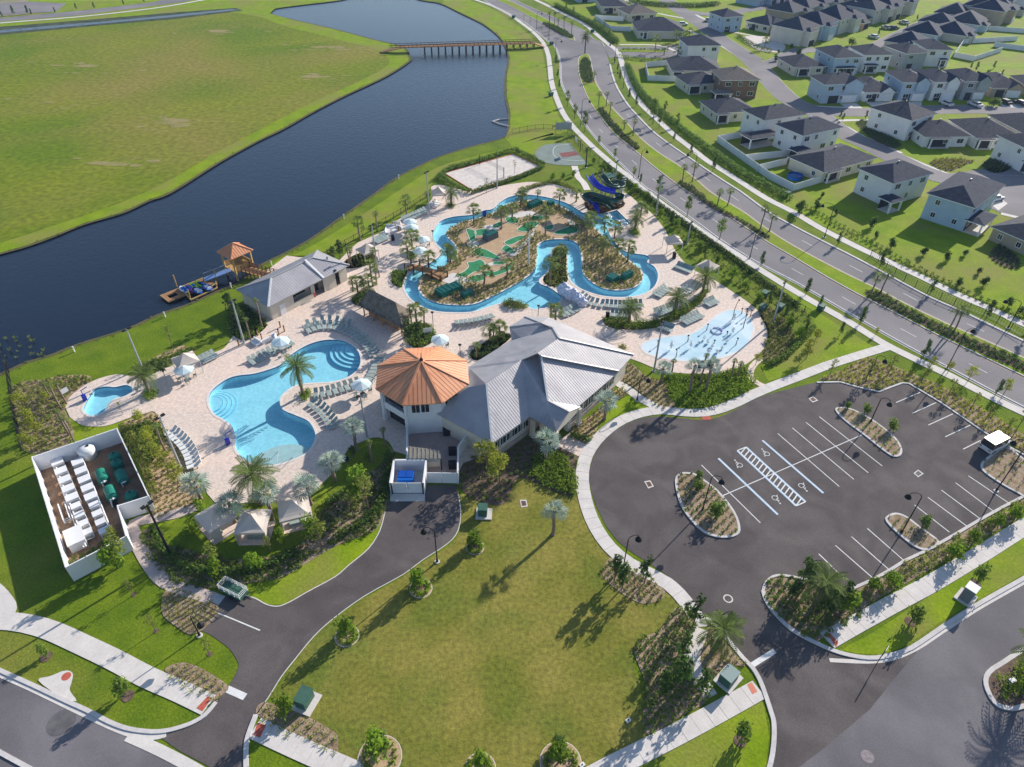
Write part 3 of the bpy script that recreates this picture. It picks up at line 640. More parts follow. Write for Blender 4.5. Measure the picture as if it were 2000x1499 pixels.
drain('1784,925 1793,918 1804,926 1793,933', False); drain('1681,563 1692,559 1700,565 1690,570'); drain('2,-40 3,-40 3,-39 2,-39')
def disc(px, py, r, z, m, name='manhole_cover', n=20, kind='structure', parent=None):
    c = at(px, py); return flat(name, [Vector((c.x+r*math.cos(i*2*math.pi/n), c.y+r*math.sin(i*2*math.pi/n), 0)) for i in range(n)], z, m, kind=kind, parent=parent)
disc(1422, 1170, .55, .04, M_CONC); disc(1422, 1170, .4, .045, M_ASPH); disc(1694, 1478, .6, .036, mat('patched_concrete', (.3, .26, .26), (.2, .18, .19), 4)); disc(130, 1322, .45, .07, M_RED)
disc(120, 1412, 1.3, .034, mat('oil_stain', (.1, .095, .1), (.14, .135, .14), 1.2))
# courts
SAND = P('868,339 1002,302 1056,327 925,374')
flat('volleyball_sand', SAND, .06, M_SAND); ribbon('sand_court_edge', SAND, .3, .12, M_RED, h=.1, closed=True)
flat('basketball_court', SP('1044,302 1050,292 1064,284 1088,281 1112,280', 3, False)+P('1148,322 1120,324')+SP('1100,324 1070,320 1052,313', 3, False), .06, mat('green_court_paint', (.18, .22, .20), (.22, .26, .24), .5))
flat('court_key', P('1092,300 1122,296 1131,304 1098,308'), .066, mat('maroon_court_paint', (.25, .09, .09), (.2, .08, .08), .5))
ribbon('court_line', SP('1118,282 1088,285 1080,296 1086,308 1110,314 1142,314', 3, False), .12, .068, M_PAINT)
# splash pad
SPL = SP('1252,677 1262,668 1285,661 1312,657 1350,652 1375,637 1400,616 1425,606 1450,609 1467,625 1472,645 1463,669 1437,690 1400,702 1350,707 1300,702 1262,691', 4)
flat('splash_pad', SPL, .07, M_SPLASH); ribbon('splash_pad_edge', SPL, .35, .075, M_COPE, closed=True)
# putting greens and walks on the island
for s in ('911,448 928,452 929,460 927,471 920,473 914,460', '928,452 940,448 950,449 953,456 940,461 930,460', '925,491 932,486 945,487 960,494 975,503 974,508 960,506 940,502 928,498',
          '913,514 925,512 938,508 947,515 946,523 938,530 925,533 912,541 900,541 892,538 905,532 915,522', '916,545 930,538 943,540 945,547 934,551 920,550',
          '940,535 950,530 965,532 985,523 998,518 996,528 985,534 965,540 945,539', '988,427 1004,424 1012,430 1010,436 995,437 988,432', '962,442 975,434 980,437 977,444 965,446',
          '1010,449 1030,436 1045,434 1052,438 1035,452 1018,453', '985,474 1000,466 1018,461 1026,464 1010,474 995,480 988,478', '980,486 990,480 1002,488 1005,494 993,495 983,491',
          '1038,424 1052,421 1062,425 1055,430 1042,429', '1082,455 1100,447 1118,443 1127,447 1126,455 1105,459 1088,459', '1060,447 1075,440 1082,442 1076,450', '965,512 990,512 985,517 965,518'):
    r = SP(s, 4); g = tag(flat('putting_green', r, .09, M_TURF), kind='structure'); ribbon('green_edging', r, .14, .105, M_COPE, h=.06, closed=True, parent=g)
for s in ('862,545 885,534 905,540 915,550 890,556 868,552', '945,443 965,440 975,447 960,452', '952,516 975,510 980,514 960,520', '996,494 1030,466 1042,450 1046,458 1030,475 1008,500', '990,421 1030,413 1045,416 1040,421 1000,427', '1110,430 1122,436 1124,442 1112,438', '912,476 932,473 935,480 925,485 915,482'):
    flat('golf_walk', SP(s, 3), .075, M_CONC)
# streets of the housing estate
STZ = [.075]
def street(s, w, n=3):
    c = SP(s, n, False); STZ[0] += .006; ribbon('residential_street', c, w, STZ[0], M_BLVD)
    ribbon('street_kerb', c, .3, .066+STZ[0]*.02, M_KERB, off=w/2); ribbon('street_kerb', c, .3, .062+STZ[0]*.02, M_KERB, off=-w/2)
street('1290,-8 1330,22 1372,50 1400,72 1450,105 1485,135 1510,165 1545,197 1580,212 1620,218 1700,220 1800,216 1900,214 2050,222', 7.5)
street('1590,216 1612,235 1650,262 1700,285 1745,308 1800,334 1850,350 1900,352 2050,358', 7.5)
street('1712,94 1760,70 1820,42 1880,22 1925,8 1990,-8 2100,-20', 8)
street('1480,132 1520,120 1560,100 1640,98 1712,94', 6.5)
street('1330,22 1400,30 1450,22 1520,8 1580,-8', 6.5)
street('1455,105 1480,118', 5)
flat('estate_entrance', P('1178,88 1205,92 1260,92 1330,88 1352,85 1360,110 1330,116 1250,114 1205,112 1190,114'), .052, M_BLVD)
flat('entrance_median', SP('1209,98 1230,96 1270,98 1300,99 1300,102 1270,103 1230,102 1211,102', 3), .14, M_VERGE, skirt=.1)
flat('cul_de_sac', SP('1880,340 1930,330 1985,328 2060,340 2090,380 2060,420 2000,428 1950,415 1920,395 1905,370', 3), .05, M_BLVD)
for s, w in (('1500,138 1515,155 1540,185 1575,205 1620,210 1680,211', 1.6), ('1760,300 1700,276 1655,250 1632,240 1650,236 1715,235', 1.6), ('1765,306 1830,333 1880,352 1905,360', 1.6),
             ('1345,60 1400,85 1455,118 1480,130', 1.6), ('1480,72 1420,60 1380,40 1350,25', 1.5), ('1220,0 1262,20 1300,30 1370,42', 1.6), ('1955,418 1985,425 2030,437', 1.4)):
    ribbon('estate_path', SP(s, 3, False), w, .064, M_CONC)
ribbon('estate_path', SP('1330,105 1290,90 1240,88 1210,88', 3, False), 1.5, .07, M_CONC)
flat('sandy_play_area', SP('1450,75 1470,71 1500,73 1530,85 1532,98 1515,103 1480,98', 3), .06, M_SAND)
# ================================================================== plants: builders
def mesh_np(name, V, Q, mats, mi=None):
    me = bpy.data.meshes.new(name); n = len(Q); V = np.asarray(V, np.float32); Q = np.asarray(Q, np.int32)
    me.vertices.add(len(V)); me.vertices.foreach_set('co', V.ravel()); me.loops.add(n*4); me.loops.foreach_set('vertex_index', Q.ravel())
    me.polygons.add(n); me.polygons.foreach_set('loop_start', np.arange(0, n*4, 4, dtype=np.int32))
    me.polygons.foreach_set('loop_total', np.full(n, 4, np.int32))
    for m in (mats if isinstance(mats, (list, tuple)) else [mats]): me.materials.append(m)
    if mi is not None: me.polygons.foreach_set('material_index', np.asarray(mi, np.int32))
    me.update(calc_edges=True); return me
def unit(v): return v/np.maximum(np.linalg.norm(v, axis=1, keepdims=True), 1e-6)
def leaves(cl, n, size, shell=.55, up=.6, asp=.62):
    """n leaf-sized faces spread through clumps (x, y, z, rx, ry, rz)"""
    cl = np.array(cl, float); wts = (cl[:, 3]*cl[:, 4]*cl[:, 5])**(2/3); k = rng.choice(len(cl), n, p=wts/wts.sum()); c = cl[k]
    d = unit(rng.normal(size=(n, 3))); r = (shell+(1-shell)*rng.random(n))[:, None]*(1+.12*rng.normal(size=(n, 1)))
    p = c[:, :3]+d*r*c[:, 3:6]; nn = unit(d+rng.normal(size=(n, 3))*.55+np.array([0, 0, up])); t = unit(np.cross(nn, rng.normal(size=(n, 3)))); b = np.cross(nn, t)
    s = size*(.6+.8*rng.random((n, 1))); V = np.empty((n, 4, 3))
    V[:, 0] = p-t*s; V[:, 1] = p-b*s*asp; V[:, 2] = p+t*s; V[:, 3] = p+b*s*asp
    return V.reshape(-1, 3), np.arange(n*4).reshape(-1, 4)
def rclumps(n, z0, z1, rad, cr, prof=lambda t: 1.0):
    out = []
    for i in range(n):
        t = (i+.5)/n; z = z0+(z1-z0)*t; a = rng.random()*6.283; r = rad*prof(t)*rng.random()**.5*.8; s = cr*(.7+.6*rng.random())
        out.append((r*math.cos(a), r*math.sin(a), z, s, s, s*.85))
    return out
def trunk_mesh(h, r, limbs, zlo, zhi, spread, name='trunk'):
    mb = MB(); mb.tube([(0, 0, 0), (r*.5, 0, h*.35), (-r*.4, r*.3, h*.7), (0, 0, h)], [r*1.25, r, r*.8, r*.35], 6)
    for i in range(limbs):
        a = i*2.4+random.random(); z = zlo+(zhi-zlo)*i/max(1, limbs-1); s = spread*(.6+.5*random.random())
        mb.tube([(0, 0, z), (s*.5*math.cos(a), s*.5*math.sin(a), z+s*.45), (s*math.cos(a), s*math.sin(a), z+s*.8)], [r*.45, r*.3, r*.12], 4, cap=False)
    return mb.mesh(name, M_TRUNK)
TREES = {}
def tree_kind(k, mats, nvar, fn_cl, n, size, tr, shell=.5):
    TREES[k] = []
    for v in range(nvar):
        V, Q = leaves(fn_cl(), n, size, shell)
        TREES[k].append((trunk_mesh(*tr), mesh_np('crown', V, Q, mats)))
# every tree is modelled one metre tall and scaled
egg = lambda t: math.sin(math.pi*min(1, t*.9+.12))**.7
cone = lambda t: 1-.78*t
tree_kind('street_tree', M_LEAF, 4, lambda: rclumps(13, .36, .93, .19, .10, egg), 420, .030, (.8, .014, 7, .3, .75, .2))
tree_kind('dark_tree', M_LEAFD, 4, lambda: rclumps(12, .2, .9, .17, .12, cone), 620, .030, (.75, .016, 5, .2, .6, .16))
tree_kind('yellow_tree', M_LEAFY, 4, lambda: rclumps(12, .38, .9, .26, .125, egg), 520, .026, (.7, .012, 7, .25, .6, .22))
tree_kind('olive_tree', M_LEAFO, 3, lambda: rclumps(9, .4, .9, .26, .10, egg), 240, .03, (.8, .014, 8, .3, .75, .24))
tree_kind('green_bush', M_LEAFB, 4, lambda: rclumps(12, .22, .78, .33, .22, lambda t: 1-.4*t), 520, .055, (.4, .03, 4, .1, .3, .2))
tree_kind('round_shrub', M_LEAF, 4, lambda: rclumps(10, .25, .7, .38, .26, lambda t: 1-.35*t), 420, .065, (.35, .03, 4, .1, .3, .2))
tree_kind('dark_shrub', M_LEAFD, 3, lambda: rclumps(10, .22, .75, .34, .25, lambda t: 1-.4*t), 420, .065, (.35, .03, 4, .1, .3, .2))
tree_kind('broad_leaf_tree', M_LEAFD, 3, lambda: rclumps(11, .3, .92, .2, .11, egg), 300, .042, (.85, .016, 8, .25, .8, .2))
tree_kind('magnolia', [M_LEAFD], 2, lambda: rclumps(9, .35, .95, .18, .1, egg), 260, .035, (.9, .014, 7, .3, .8, .17))
tree_kind('thin_tree', M_LEAFO, 3, lambda: rclumps(7, .45, .95, .15, .07, egg), 110, .022, (.92, .009, 9, .3, .85, .16))
NTREE = {}
def tree(kind, x, y, h, label, cat='tree', group=None, name=None, wide=1.0):
    g = at(x, y) if not isinstance(x, Vector) else x
    v = random.choice(TREES[kind]); e = empty(name or kind, (g.x, g.y, 0.02), random.random()*6.28, label, cat, group)
    e.scale = (h*wide, h*wide, h)
    link('trunk', v[0], e); link('crown', v[1], e); NTREE[kind] = NTREE.get(kind, 0)+1
    return e
# ---- palms
def frond_pinnate(L=1.0, droop=.55, n=15, wl=.24, m=M_PALM):
    mb = MB(); pts = []
    for i in range(n+1):
        t = i/n; pts.append(Vector((L*t*(1-.12*t*t), 0, L*(.38*t-droop*1.25*t*t))))
    for i in range(n):
        a, b = pts[i], pts[i+1]; w_ = .014*(1-i/n)+.004; mb.quad((a.x, -w_, a.z), (b.x, -w_, b.z), (b.x, w_, b.z), (a.x, w_, a.z))
        if i < 2: continue
        t = i/n; ll = wl*math.sin(math.pi*(t*.86+.1))**.6*L
        for s in (-1, 1):
            f = a.lerp(b, .3); tip = f+Vector((ll*.55, s*ll*.8, -ll*.32+.02)); g = a.lerp(b, 1.05)
            mid = f.lerp(tip, .5)+Vector((0, 0, .015)); mb.quad(tuple(f), tuple(mid-Vector((.018, 0, 0))), tuple(tip), tuple(g.lerp(tip, .5)+Vector((.012, 0, .005))))
    return mb.mesh('frond', m)
def frond_fan(pet=.45, R=.55, n=11, droop=.35, m=M_PALM, spread=2.5):
    mb = MB(); mb.quad((0, -.02, 0), (pet, -.012, pet*.35), (pet, .012, pet*.35), (0, .02, 0)); c = Vector((pet, 0, pet*.35))
    for i in range(n):
        a = -spread/2+spread*i/(n-1); L = R*(.72+.28*math.cos(a)); d = Vector((math.cos(a), math.sin(a), 0)); s = Vector((-d.y, d.x, 0))*R*.06
        mid = c+d*L*.6+Vector((0, 0, -.04*R-.10*abs(a)*R*.4)); tip = c+d*L+Vector((0, 0, -droop*R*(.6+.5*random.random())))
        mb.quad(tuple(c), tuple(mid-s), tuple(tip), tuple(mid+s+Vector((0, 0, .015))))
    return mb.mesh('frond', m)
FR = {'date': [frond_pinnate(droop=d) for d in (.42, .55, .7)], 'queen': [frond_pinnate(droop=d, wl=.2) for d in (.5, .7)],
      'sabal': [frond_fan(droop=d) for d in (.3, .55)], 'silver': [frond_fan(.42, .62, 11, d, M_SILVER, 3.0) for d in (.12, .25)],
      'small': [frond_fan(.3, .6, 9, .4), frond_fan(.3, .6, 9, .6)]}
PK = {  # fronds, crown radius, trunk radius, bottom elevation angle, top elevation angle
    'date': (34, 2.6, .26, -35, 70), 'queen': (16, 2.4, .13, -30, 60), 'sabal': (17, 1.85, .17, -45, 75), 'silver': (16, 1.95, .22, -32, 72), 'small': (12, 1.1, .13, -40, 75)}
PMESH = {}
def palm_trunk(kind, h, r):
    key = (kind, round(h*2)/2)
    if key not in PMESH:
        hh = key[1]; mb = MB(); n = max(4, int(hh*2)); pts = [(0.05*math.sin(i*.7), .04*math.cos(i*.9), hh*i/n) for i in range(n+1)]
        mb.tube(pts, [r*(1.25 if i == 0 else 1.0)*(1+.10*(-1)**i) for i in range(n+1)], 8); me = mb.mesh('trunk', M_PTRUNK)
        PMESH[key] = me
    return PMESH[key]
def palm_crown_mesh(kind):
    if ('c', kind) in PMESH: return random.choice(PMESH[('c', kind)])
    out = []
    for v in range(2):
        nf, cr, tr, e0, e1 = PK[kind]; VV = []; QQ = []; n0 = 0
        for i in range(nf):
            me = random.choice(FR[kind]); A = np.array([v_.co[:] for v_ in me.vertices]); F = np.array([p.vertices[:] for p in me.polygons])
            t = (i+.5)/nf; M = (Matrix.Rotation(i*2.4+random.random()*.4, 3, 'Z') @ Matrix.Rotation(-R_(e0+(e1-e0)*t), 3, 'Y')); s = cr*(.85+.3*random.random())*(1-.25*t)
            VV.append((np.array(M) @ A.T).T*s); QQ.append(F+n0); n0 += len(A)
        out.append(mesh_np('crown', np.vstack(VV), np.vstack(QQ), M_SILVER if kind == 'silver' else M_PALM))
    PMESH[('c', kind)] = out; return random.choice(out)
def palm(kind, x, y, h, label, group=None, name=None, crown=1.0, fronds=True, lean=0.0, pz=0.03):
    g = at(x, y) if not isinstance(x, Vector) else x; nf, cr, tr, e0, e1 = PK[kind]
    e = empty(name or {'date': 'date_palm', 'queen': 'feather_palm', 'sabal': 'cabbage_palm', 'silver': 'silver_fan_palm', 'small': 'fan_palm'}[kind], (g.x, g.y, pz), random.random()*6.28, label, 'palm tree', group)
    th = max(.4, h-cr*crown*.35); tm = palm_trunk(kind, th, tr); o = link('trunk', tm, e); hh = round(th*2)/2
    if not fronds:
        link('crown', palm_crown_mesh(kind), e, (0, 0, hh), scale=crown); return e
    for i in range(nf):
        t = (i+.5)/nf; s = cr*crown*(.85+.3*random.random())*(1-.25*t)
        f = link('frond', random.choice(FR[kind]), e, (0, 0, hh-.05), (random.uniform(-.15, .15), -R_(e0+(e1-e0)*t+random.uniform(-8, 8)), i*2.4+random.random()*.4), s)
    return e
# ---- bedding
def tuft(n, r, h, wd, spread=1.0, seed=0):
    g = np.random.default_rng(seed); a = g.random(n)*6.283; rr = r*(.3+.7*g.random(n)); hh = h*(.55+.45*g.random(n))
    base = np.stack([np.cos(a)*rr*.35, np.sin(a)*rr*.35, np.zeros(n)], 1); tip = np.stack([np.cos(a)*rr*spread, np.sin(a)*rr*spread, hh], 1)
    side = np.stack([-np.sin(a), np.cos(a), np.zeros(n)], 1)*wd; mid = (base+tip)/2+np.array([0, 0, h*.12])
    V = np.stack([base, mid-side, tip, mid+side], 1).reshape(-1, 3); return V, np.arange(n*4).reshape(-1, 4)
TUFT = {'grass': [tuft(14, .32, .42, .035, 1.0, s) for s in range(4)], 'leafy': [leaves([(0, 0, .2, .26, .26, .2)], 22, .10, .4, 1.1) for s in range(4)],
        'bush': [leaves([(0, 0, .3, .38, .38, .32)], 34, .125, .45, 1.1) for s in range(4)], 'low': [leaves([(0, 0, .12, .24, .24, .12)], 16, .10, .4, 1.1) for s in range(3)],
        'agave': [tuft(12, .4, .3, .05, 1.1, s+9) for s in range(3)]}
KEEP_OUT = []
def grid_points(poly, sp, ang, jit=.18, margin=.25, row=None):
    if sp < 1.2: sp *= .8
    row = (row or sp); ca, sa = math.cos(ang), math.sin(ang); xs = [p[0]*ca+p[1]*sa for p in poly]; ys = [-p[0]*sa+p[1]*ca for p in poly]; out = []
    y = min(ys)+margin; k = 0
    while y < max(ys):
        x = min(xs)+margin+(sp/2 if k % 2 else 0)
        while x < max(xs):
            px = x+random.uniform(-jit, jit)*sp; py = y+random.uniform(-jit, jit)*sp; q = (px*ca-py*sa, px*sa+py*ca)
            if inside(q, poly) and not any(inside(q, k_) for k_ in KEEP_OUT): out.append(q)
            x += sp
        y += row; k += 1
    return out
def scatter_mesh(name, pts, kind, m, s0=.8, s1=1.25, z=.05):
    VV = []; QQ = []; n0 = 0; T = TUFT[kind]
    for x, y in pts:
        V, Q = T[random.randrange(len(T))]; a = random.random()*6.283; s = random.uniform(s0, s1); c, d = math.cos(a)*s, math.sin(a)*s
        W = np.empty_like(V); W[:, 0] = V[:, 0]*c-V[:, 1]*d+x; W[:, 1] = V[:, 0]*d+V[:, 1]*c+y; W[:, 2] = V[:, 2]*s+z
        VV.append(W); QQ.append(Q+n0); n0 += len(V)
    return mesh_np(name, np.vstack(VV), np.vstack(QQ), m)
def plants(name, pts, kind, m, label, s0=.8, s1=1.25, z=.05):
    if not pts: return
    return tag(link(name, scatter_mesh(name, pts, kind, m, s0, s1, z)), label, kind='stuff')
PM = {}
def single_plants(name, pts, kind, m, label, cat, group, s0=.8, s1=1.25, z=.05):
    key = (name, kind, m.name)
    if key not in PM: PM[key] = [mesh_np(name, V, Q, m) for V, Q in TUFT[kind]]
    rows_ = []
    for x, y in pts:                              # rows run up to the right
        if not rows_ or (x-rows_[-1][-1][0])*math.cos(.75)+(y-rows_[-1][-1][1])*math.sin(.75) < 0: rows_.append([])
        rows_[-1].append((x, y))
    where = {q: (j, k) for k, r in enumerate(rows_) for j, q in enumerate(r)}; base = label
    for x, y in pts:
        j, k = where[(x, y)]; label = '%s, %s of the %s row' % (base, nth(j), nth(k))
        o = link(name, random.choice(PM[key]), None, (x, y, z), random.random()*6.28, random.uniform(s0, s1)); tag(o, label, cat, group)
def bed(s, ground=M_MULCH, z=.05, n=3, name='planting_bed', edge=False, pts=None):
    r = SP(s, n) if isinstance(s, str) else s
    flat(name, r, z, ground)
    if edge: ribbon('bed_edge', r, .1, z+.01, M_COPE, closed=True)
    return r
def hedge(s, w, h, label, m=M_HEDGE, dens=75, z=.03, closed=False, size=.15, name='hedge'):
    pts = SP(s, 3, closed) if isinstance(s, str) else s; q = walk_path(pts+([pts[0]] if closed else []), .7); cl = []
    for p in q: cl.append((p.x+random.uniform(-.08, .08), p.y+random.uniform(-.08, .08), z+h*.5, w*.62, w*.62, h*.55*random.uniform(.85, 1.15)))
    if len(cl) < 2: return
    V, Q = leaves(cl, int(dens*len(cl)), size, .6, .5)
    return tag(link(name, mesh_np(name, V, Q, m)), label, 'hedge')
def leafmass(name, poly, h, dens, m, label, size=.14, z=.03, kind='stuff', cat=None):
    pts = grid_points(poly, .8, .3, .3); cl = [(x, y, z+h*.45, .62, .62, h*.55*random.uniform(.6, 1.25)) for x, y in pts]
    if not cl: return
    V, Q = leaves(cl, int(dens*len(cl)), size, .5, .6); return tag(link(name, mesh_np(name, V, Q, m)), label, cat, None, kind)
# ================================================================== buildings
class Plane:
    def __init__(s, a, b, c): s.o = Vector(a); s.n = (Vector(b)-s.o).cross(Vector(c)-s.o).normalized()
    def hit(s, x, y):
        d = CF*FPX + CR*(x-1000) + CU*(749.5-y); o = Vector((0, 0, CAM_H)); t = (s.o-o).dot(s.n)/d.dot(s.n); return o+d*t
def roof_face(pts, m, parent, thick=.12, name='roof_plane'):
    """one plane of a roof with its own thickness"""
    pts = [Vector(p) for p in pts]; n = Vector((0, 0, 0))
    for i in range(len(pts)): n += pts[i-1].cross(pts[i])
    if n.z < 0: pts = pts[::-1]
    mb = MB(); mb.poly([tuple(p) for p in pts]); dn = Vector((0, 0, -thick))
    for i in range(len(pts)): a, b = pts[i], pts[(i+1) % len(pts)]; mb.quad(tuple(a), tuple(a+dn), tuple(b+dn), tuple(b))
    mb.poly([tuple(p+dn) for p in pts[::-1]])
    return mb.build(name, m, parent)
def seams(pts, m, parent, sp=.5, w=.05, h=.02, name='standing_seams', drop=None):
    """raised seams that run down the slope of one roof plane"""
    pts = [Vector(p) for p in pts]; n = Vector((0, 0, 0))
    for i in range(len(pts)): n += pts[i-1].cross(pts[i])
    n.normalize()
    if n.z < 0: n = -n
    d = drop if drop is not None else Vector((n.x, n.y, -(n.x**2+n.y**2)/n.z)); d = d.normalized(); a = n.cross(d).normalized(); o = pts[0]
    us = [(p-o).dot(a) for p in pts]; vs = [(p-o).dot(d) for p in pts]; u = min(us)+sp/2; mb = MB()
    while u < max(us):
        xs = []
        for i in range(len(pts)):
            u0, u1, v0, v1 = us[i-1], us[i], vs[i-1], vs[i]
            if (u0 > u) != (u1 > u): xs.append(v0+(v1-v0)*(u-u0)/(u1-u0))
        xs.sort()
        for k in range(0, len(xs)-1, 2):
            if xs[k+1]-xs[k] < .15: continue
            p, q = o+a*u+d*(xs[k]+.03)+n*.004, o+a*u+d*(xs[k+1]-.03)+n*.004; s = a*w/2; t = n*h
            V = [p-s, p+s, p+s+t, p-s+t, q-s, q+s, q+s+t, q-s+t]; b = len(mb.V); mb.V += [tuple(x) for x in V]
            mb.F += [(b+3, b+2, b+6, b+7), (b, b+3, b+7, b+4), (b+1, b+5, b+6, b+2), (b+4, b+7, b+6, b+5), (b, b+1, b+2, b+3)]; mb.I += [0]*5
        u += sp
    if mb.F: o_ = mb.build(name, m, parent); o_['kind'] = 'stuff'; return o_
def ridge(a, b, m, parent, w=.28, name='ridge_cap'):
    mb = MB(); mb.bar(Vector(a)+Vector((0, 0, .06)), Vector(b)+Vector((0, 0, .06)), w, .1); return mb.build(name, m, parent)
def wall_run(pts, z0, z1, th, m, parent, name='wall'):
    """thin walls along an open run of points (one part each side)"""
    for i in range(len(pts)-1):
        a, b = Vector(pts[i]), Vector(pts[i+1]); d = (b-a); L = math.hypot(d.x, d.y); c = (a+b)/2
        mb = MB(); mb.box((c.x, c.y, z0), (L, th, z1-z0), math.atan2(d.y, d.x)); mb.build(name, m, parent)
WIN = {}
def window(parent, c, ang, w, h, z, deep=.05, m=M_GLASS, name='window', mull=1):
    """framed window standing proud of a wall whose outward normal is at angle ang"""
    key = (round(w, 1), round(h, 1), mull)
    if key not in WIN:
        W_, H_ = key[0], key[1]; mb = MB(); t = .09
        for x, z_, dx, dz in ((0, 0, W_+2*t, t), (0, H_-t, W_+2*t, t), (-W_/2-t/2, t, t, H_-2*t), (W_/2+t/2, t, t, H_-2*t)): mb.box((0 if dx > t else x, x and 0 or 0, 0) if False else (x, 0, z_), (dx, .12, dz))
        for k in range(mull): mb.box((-W_/2+W_*(k+1)/(mull+1), 0, t), (.05, .1, H_-2*t))
        mg = MB(); mg.box((0, -.01, t*.5), (W_-.02, .05, H_-t*1.2)); WIN[key] = (mb.mesh('window', M_FRAME), mg.mesh('pane', m))
    f, g = WIN[key]; o = link(name, f, parent, (c[0]+math.cos(ang)*deep, c[1]+math.sin(ang)*deep, z), ang+math.pi/2)
    link('pane', g, o); return o
# ---------------------------------------------------------------- clubhouse with the eight sided tower
E_ = 3.6
Sc, Ec, Wc = at(961, 867, E_), at(1034.5, 814, E_), at(847, 805, E_)
du = (Ec-Sc).normalized(); dv = (Wc-Sc).normalized()
zr = E_
for k in range(200):
    zr = E_+k*.03; q = at(950, 750, zr)-Sc; n1 = abs(q.x*du.y-q.y*du.x); n2 = abs(q.x*dv.y-q.y*dv.x)
    if n1 >= n2*0.98 and k > 5: pass
    if n1 <= 6.1: break
P1 = at(950, 750, zr); SE = Plane(Sc, Ec, P1); SW = Plane(Sc, Wc, P1)
club = empty('clubhouse', (Sc+du*10).to_tuple()[:2]+(0,), 0, 'grey metal roofed clubhouse wings with a gabled entrance facing the car park', 'building')
def cpar(o): return o
club.location = (0, 0, 0)
Pb, Pc, Pd = SE.hit(1019, 703), SE.hit(1050, 691), None
faces = []
def add_roof(pts, m, sm, sp=.42, par=club, seam=True):
    roof_face(pts, m, par)
    if seam: seams(pts, sm, par, sp)
add_roof([Sc, Ec, SE.hit(1025, 742), SE.hit(1019, 703), P1], M_METALR, M_SEAM_G)
add_roof([P1, SW.hit(914, 757), SW.hit(896, 769), SW.hit(874, 784), SW.hit(865, 801), Wc, Sc], M_METALR, M_SEAM_G)
# hall B: same slope towards the car park
B1, B2 = at(1131, 793, E_), at(1209, 726, E_)
ub = (B2-B1).normalized(); nb = Vector((-ub.y, ub.x, 0)); slope = math.tan(math.asin(min(.9, math.sqrt(1-SE.n.z**2)))); slope = abs(math.hypot(SE.n.x, SE.n.y)/SE.n.z)
SB = Plane(B1, B2, B1+nb*5+Vector((0, 0, 5*slope)))
H1 = SB.hit(1057, 696); H2 = SB.hit(1070, 783)
add_roof([B1, B2, H1, H2], M_METALR, M_SEAM_G)
# middle plane a little higher
SM = Plane(B1+Vector((0, 0, .3)), B2+Vector((0, 0, .3)), B1+nb*5+Vector((0, 0, 5*slope+.3)))
m1, m2, m3, m4, m5 = SM.hit(1057, 696), SM.hit(1208, 725), SM.hit(1238, 693), SM.hit(1092, 661), SM.hit(1050, 690)
add_roof([m1, m2, m3, m4, m5], M_METALR, M_SEAM_G); ridge(m1, m2, M_SEAM_G, club, .3); ridge(m4, m3, M_SEAM_G, club, .3)
# bright north east plane
ne_eave = at(1072, 620, E_); ridge_top = m4
NE = Plane(m4, m3, ne_eave)
add_roof([m4, m3, ne_eave, NE.hit(1057, 631), NE.hit(1080, 641)], M_METALR, M_SEAM_G)
# north west plane
NWe = [at(915, 717, E_), at(999, 664, E_)]
add_roof([P1, SE.hit(1019, 703), m5, m4, NE.hit(1080, 641), at(1017, 660, E_+1.0), NWe[1], NWe[0], at(912, 760, E_+.8)], M_METALR, M_SEAM_G, seam=False)
# entrance wing facing south west
ent_r = at(1112, 804.5, 4.6); EW = Plane(H2, ent_r, at(1086.5, 843, 3.3))
add_roof([SE.hit(1034.5, 813.5), EW.hit(1086.5, 843), ent_r, H2, H1, SE.hit(1050, 691), SE.hit(1020, 703)], M_METALR, M_SEAM_G, .55)
add_roof([H2, ent_r, at(1134, 795, 3.3), SB.hit(1126, 792)], M_METALR, M_SEAM_G, seam=False)
# rear dormer wing
zz = E_+1.6
W1, W2, W3, W4, W5 = at(995, 639, E_+.1), at(1056, 631, zz+.5), NE.hit(1080, 641), at(1017, 660, E_+1.0), at(999, 663, E_)
add_roof([W1, W2, W3, W4, W5], M_METALR, M_SEAM_G, .5)
add_roof([W1, at(1025, 619, E_), W2], M_METALR, M_SEAM_G, seam=False); add_roof([at(1025, 619, E_), ne_eave, W2], M_METALR, M_SEAM_G, seam=False)
for a, b in ((Sc, P1), (H1, H2), (W2, W3), (W3, m4), (W1, W2), (at(1025, 619, E_), W2), (H2, ent_r)): ridge(a, b, M_ALU if a in (Sc, H1) else M_SEAM_G, club, .26)
# walls of the halls, set in from the eaves
inn = lambda p, d1, d2: Vector((p.x+d1.x+d2.x, p.y+d1.y+d2.y, 0))
nA = Vector((-du.y, du.x, 0))
wS = inn(Sc, nA*.6, du*.6); wE = inn(Ec, nA*.6, du*.3); wW = inn(Wc, nA*.2, du*.6)
wall_run([wW, wS, wE], 0, E_+.1, .25, M_CREAM, club)
wB1, wB2 = inn(B1, nb*.7, ub*-1.5), inn(B2, nb*.7, ub*-.5)
wC = inn(m3, nb*.8, ub*-.8)
wall_run([wB1, wB2, wC], 0, E_+.1, .25, M_CREAM, club)
for p, q in ((wS, wE), (wB1, wB2)):   # stone plinth course
    d = q-p; c = (p+q)/2; mb = MB(); nn = Vector((d.y, -d.x, 0)).normalized(); c = c+nn*.22
    mb.box((c.x, c.y, 0), (d.length, .3, .75), math.atan2(d.y, d.x)); mb.build('stone_plinth', mat('cast_stone', (.45, .36, .32), (.38, .31, .28), 2), club)
aA = math.atan2(du.y, du.x)-math.pi/2
for t in (.12, .26, .44, .58, .76, .9): c = wS.lerp(wE, t)-nA*.13; window(club, c, aA, 1.3 if int(t*100) % 4 else 1.0, 1.4, 1.5, mull=1)
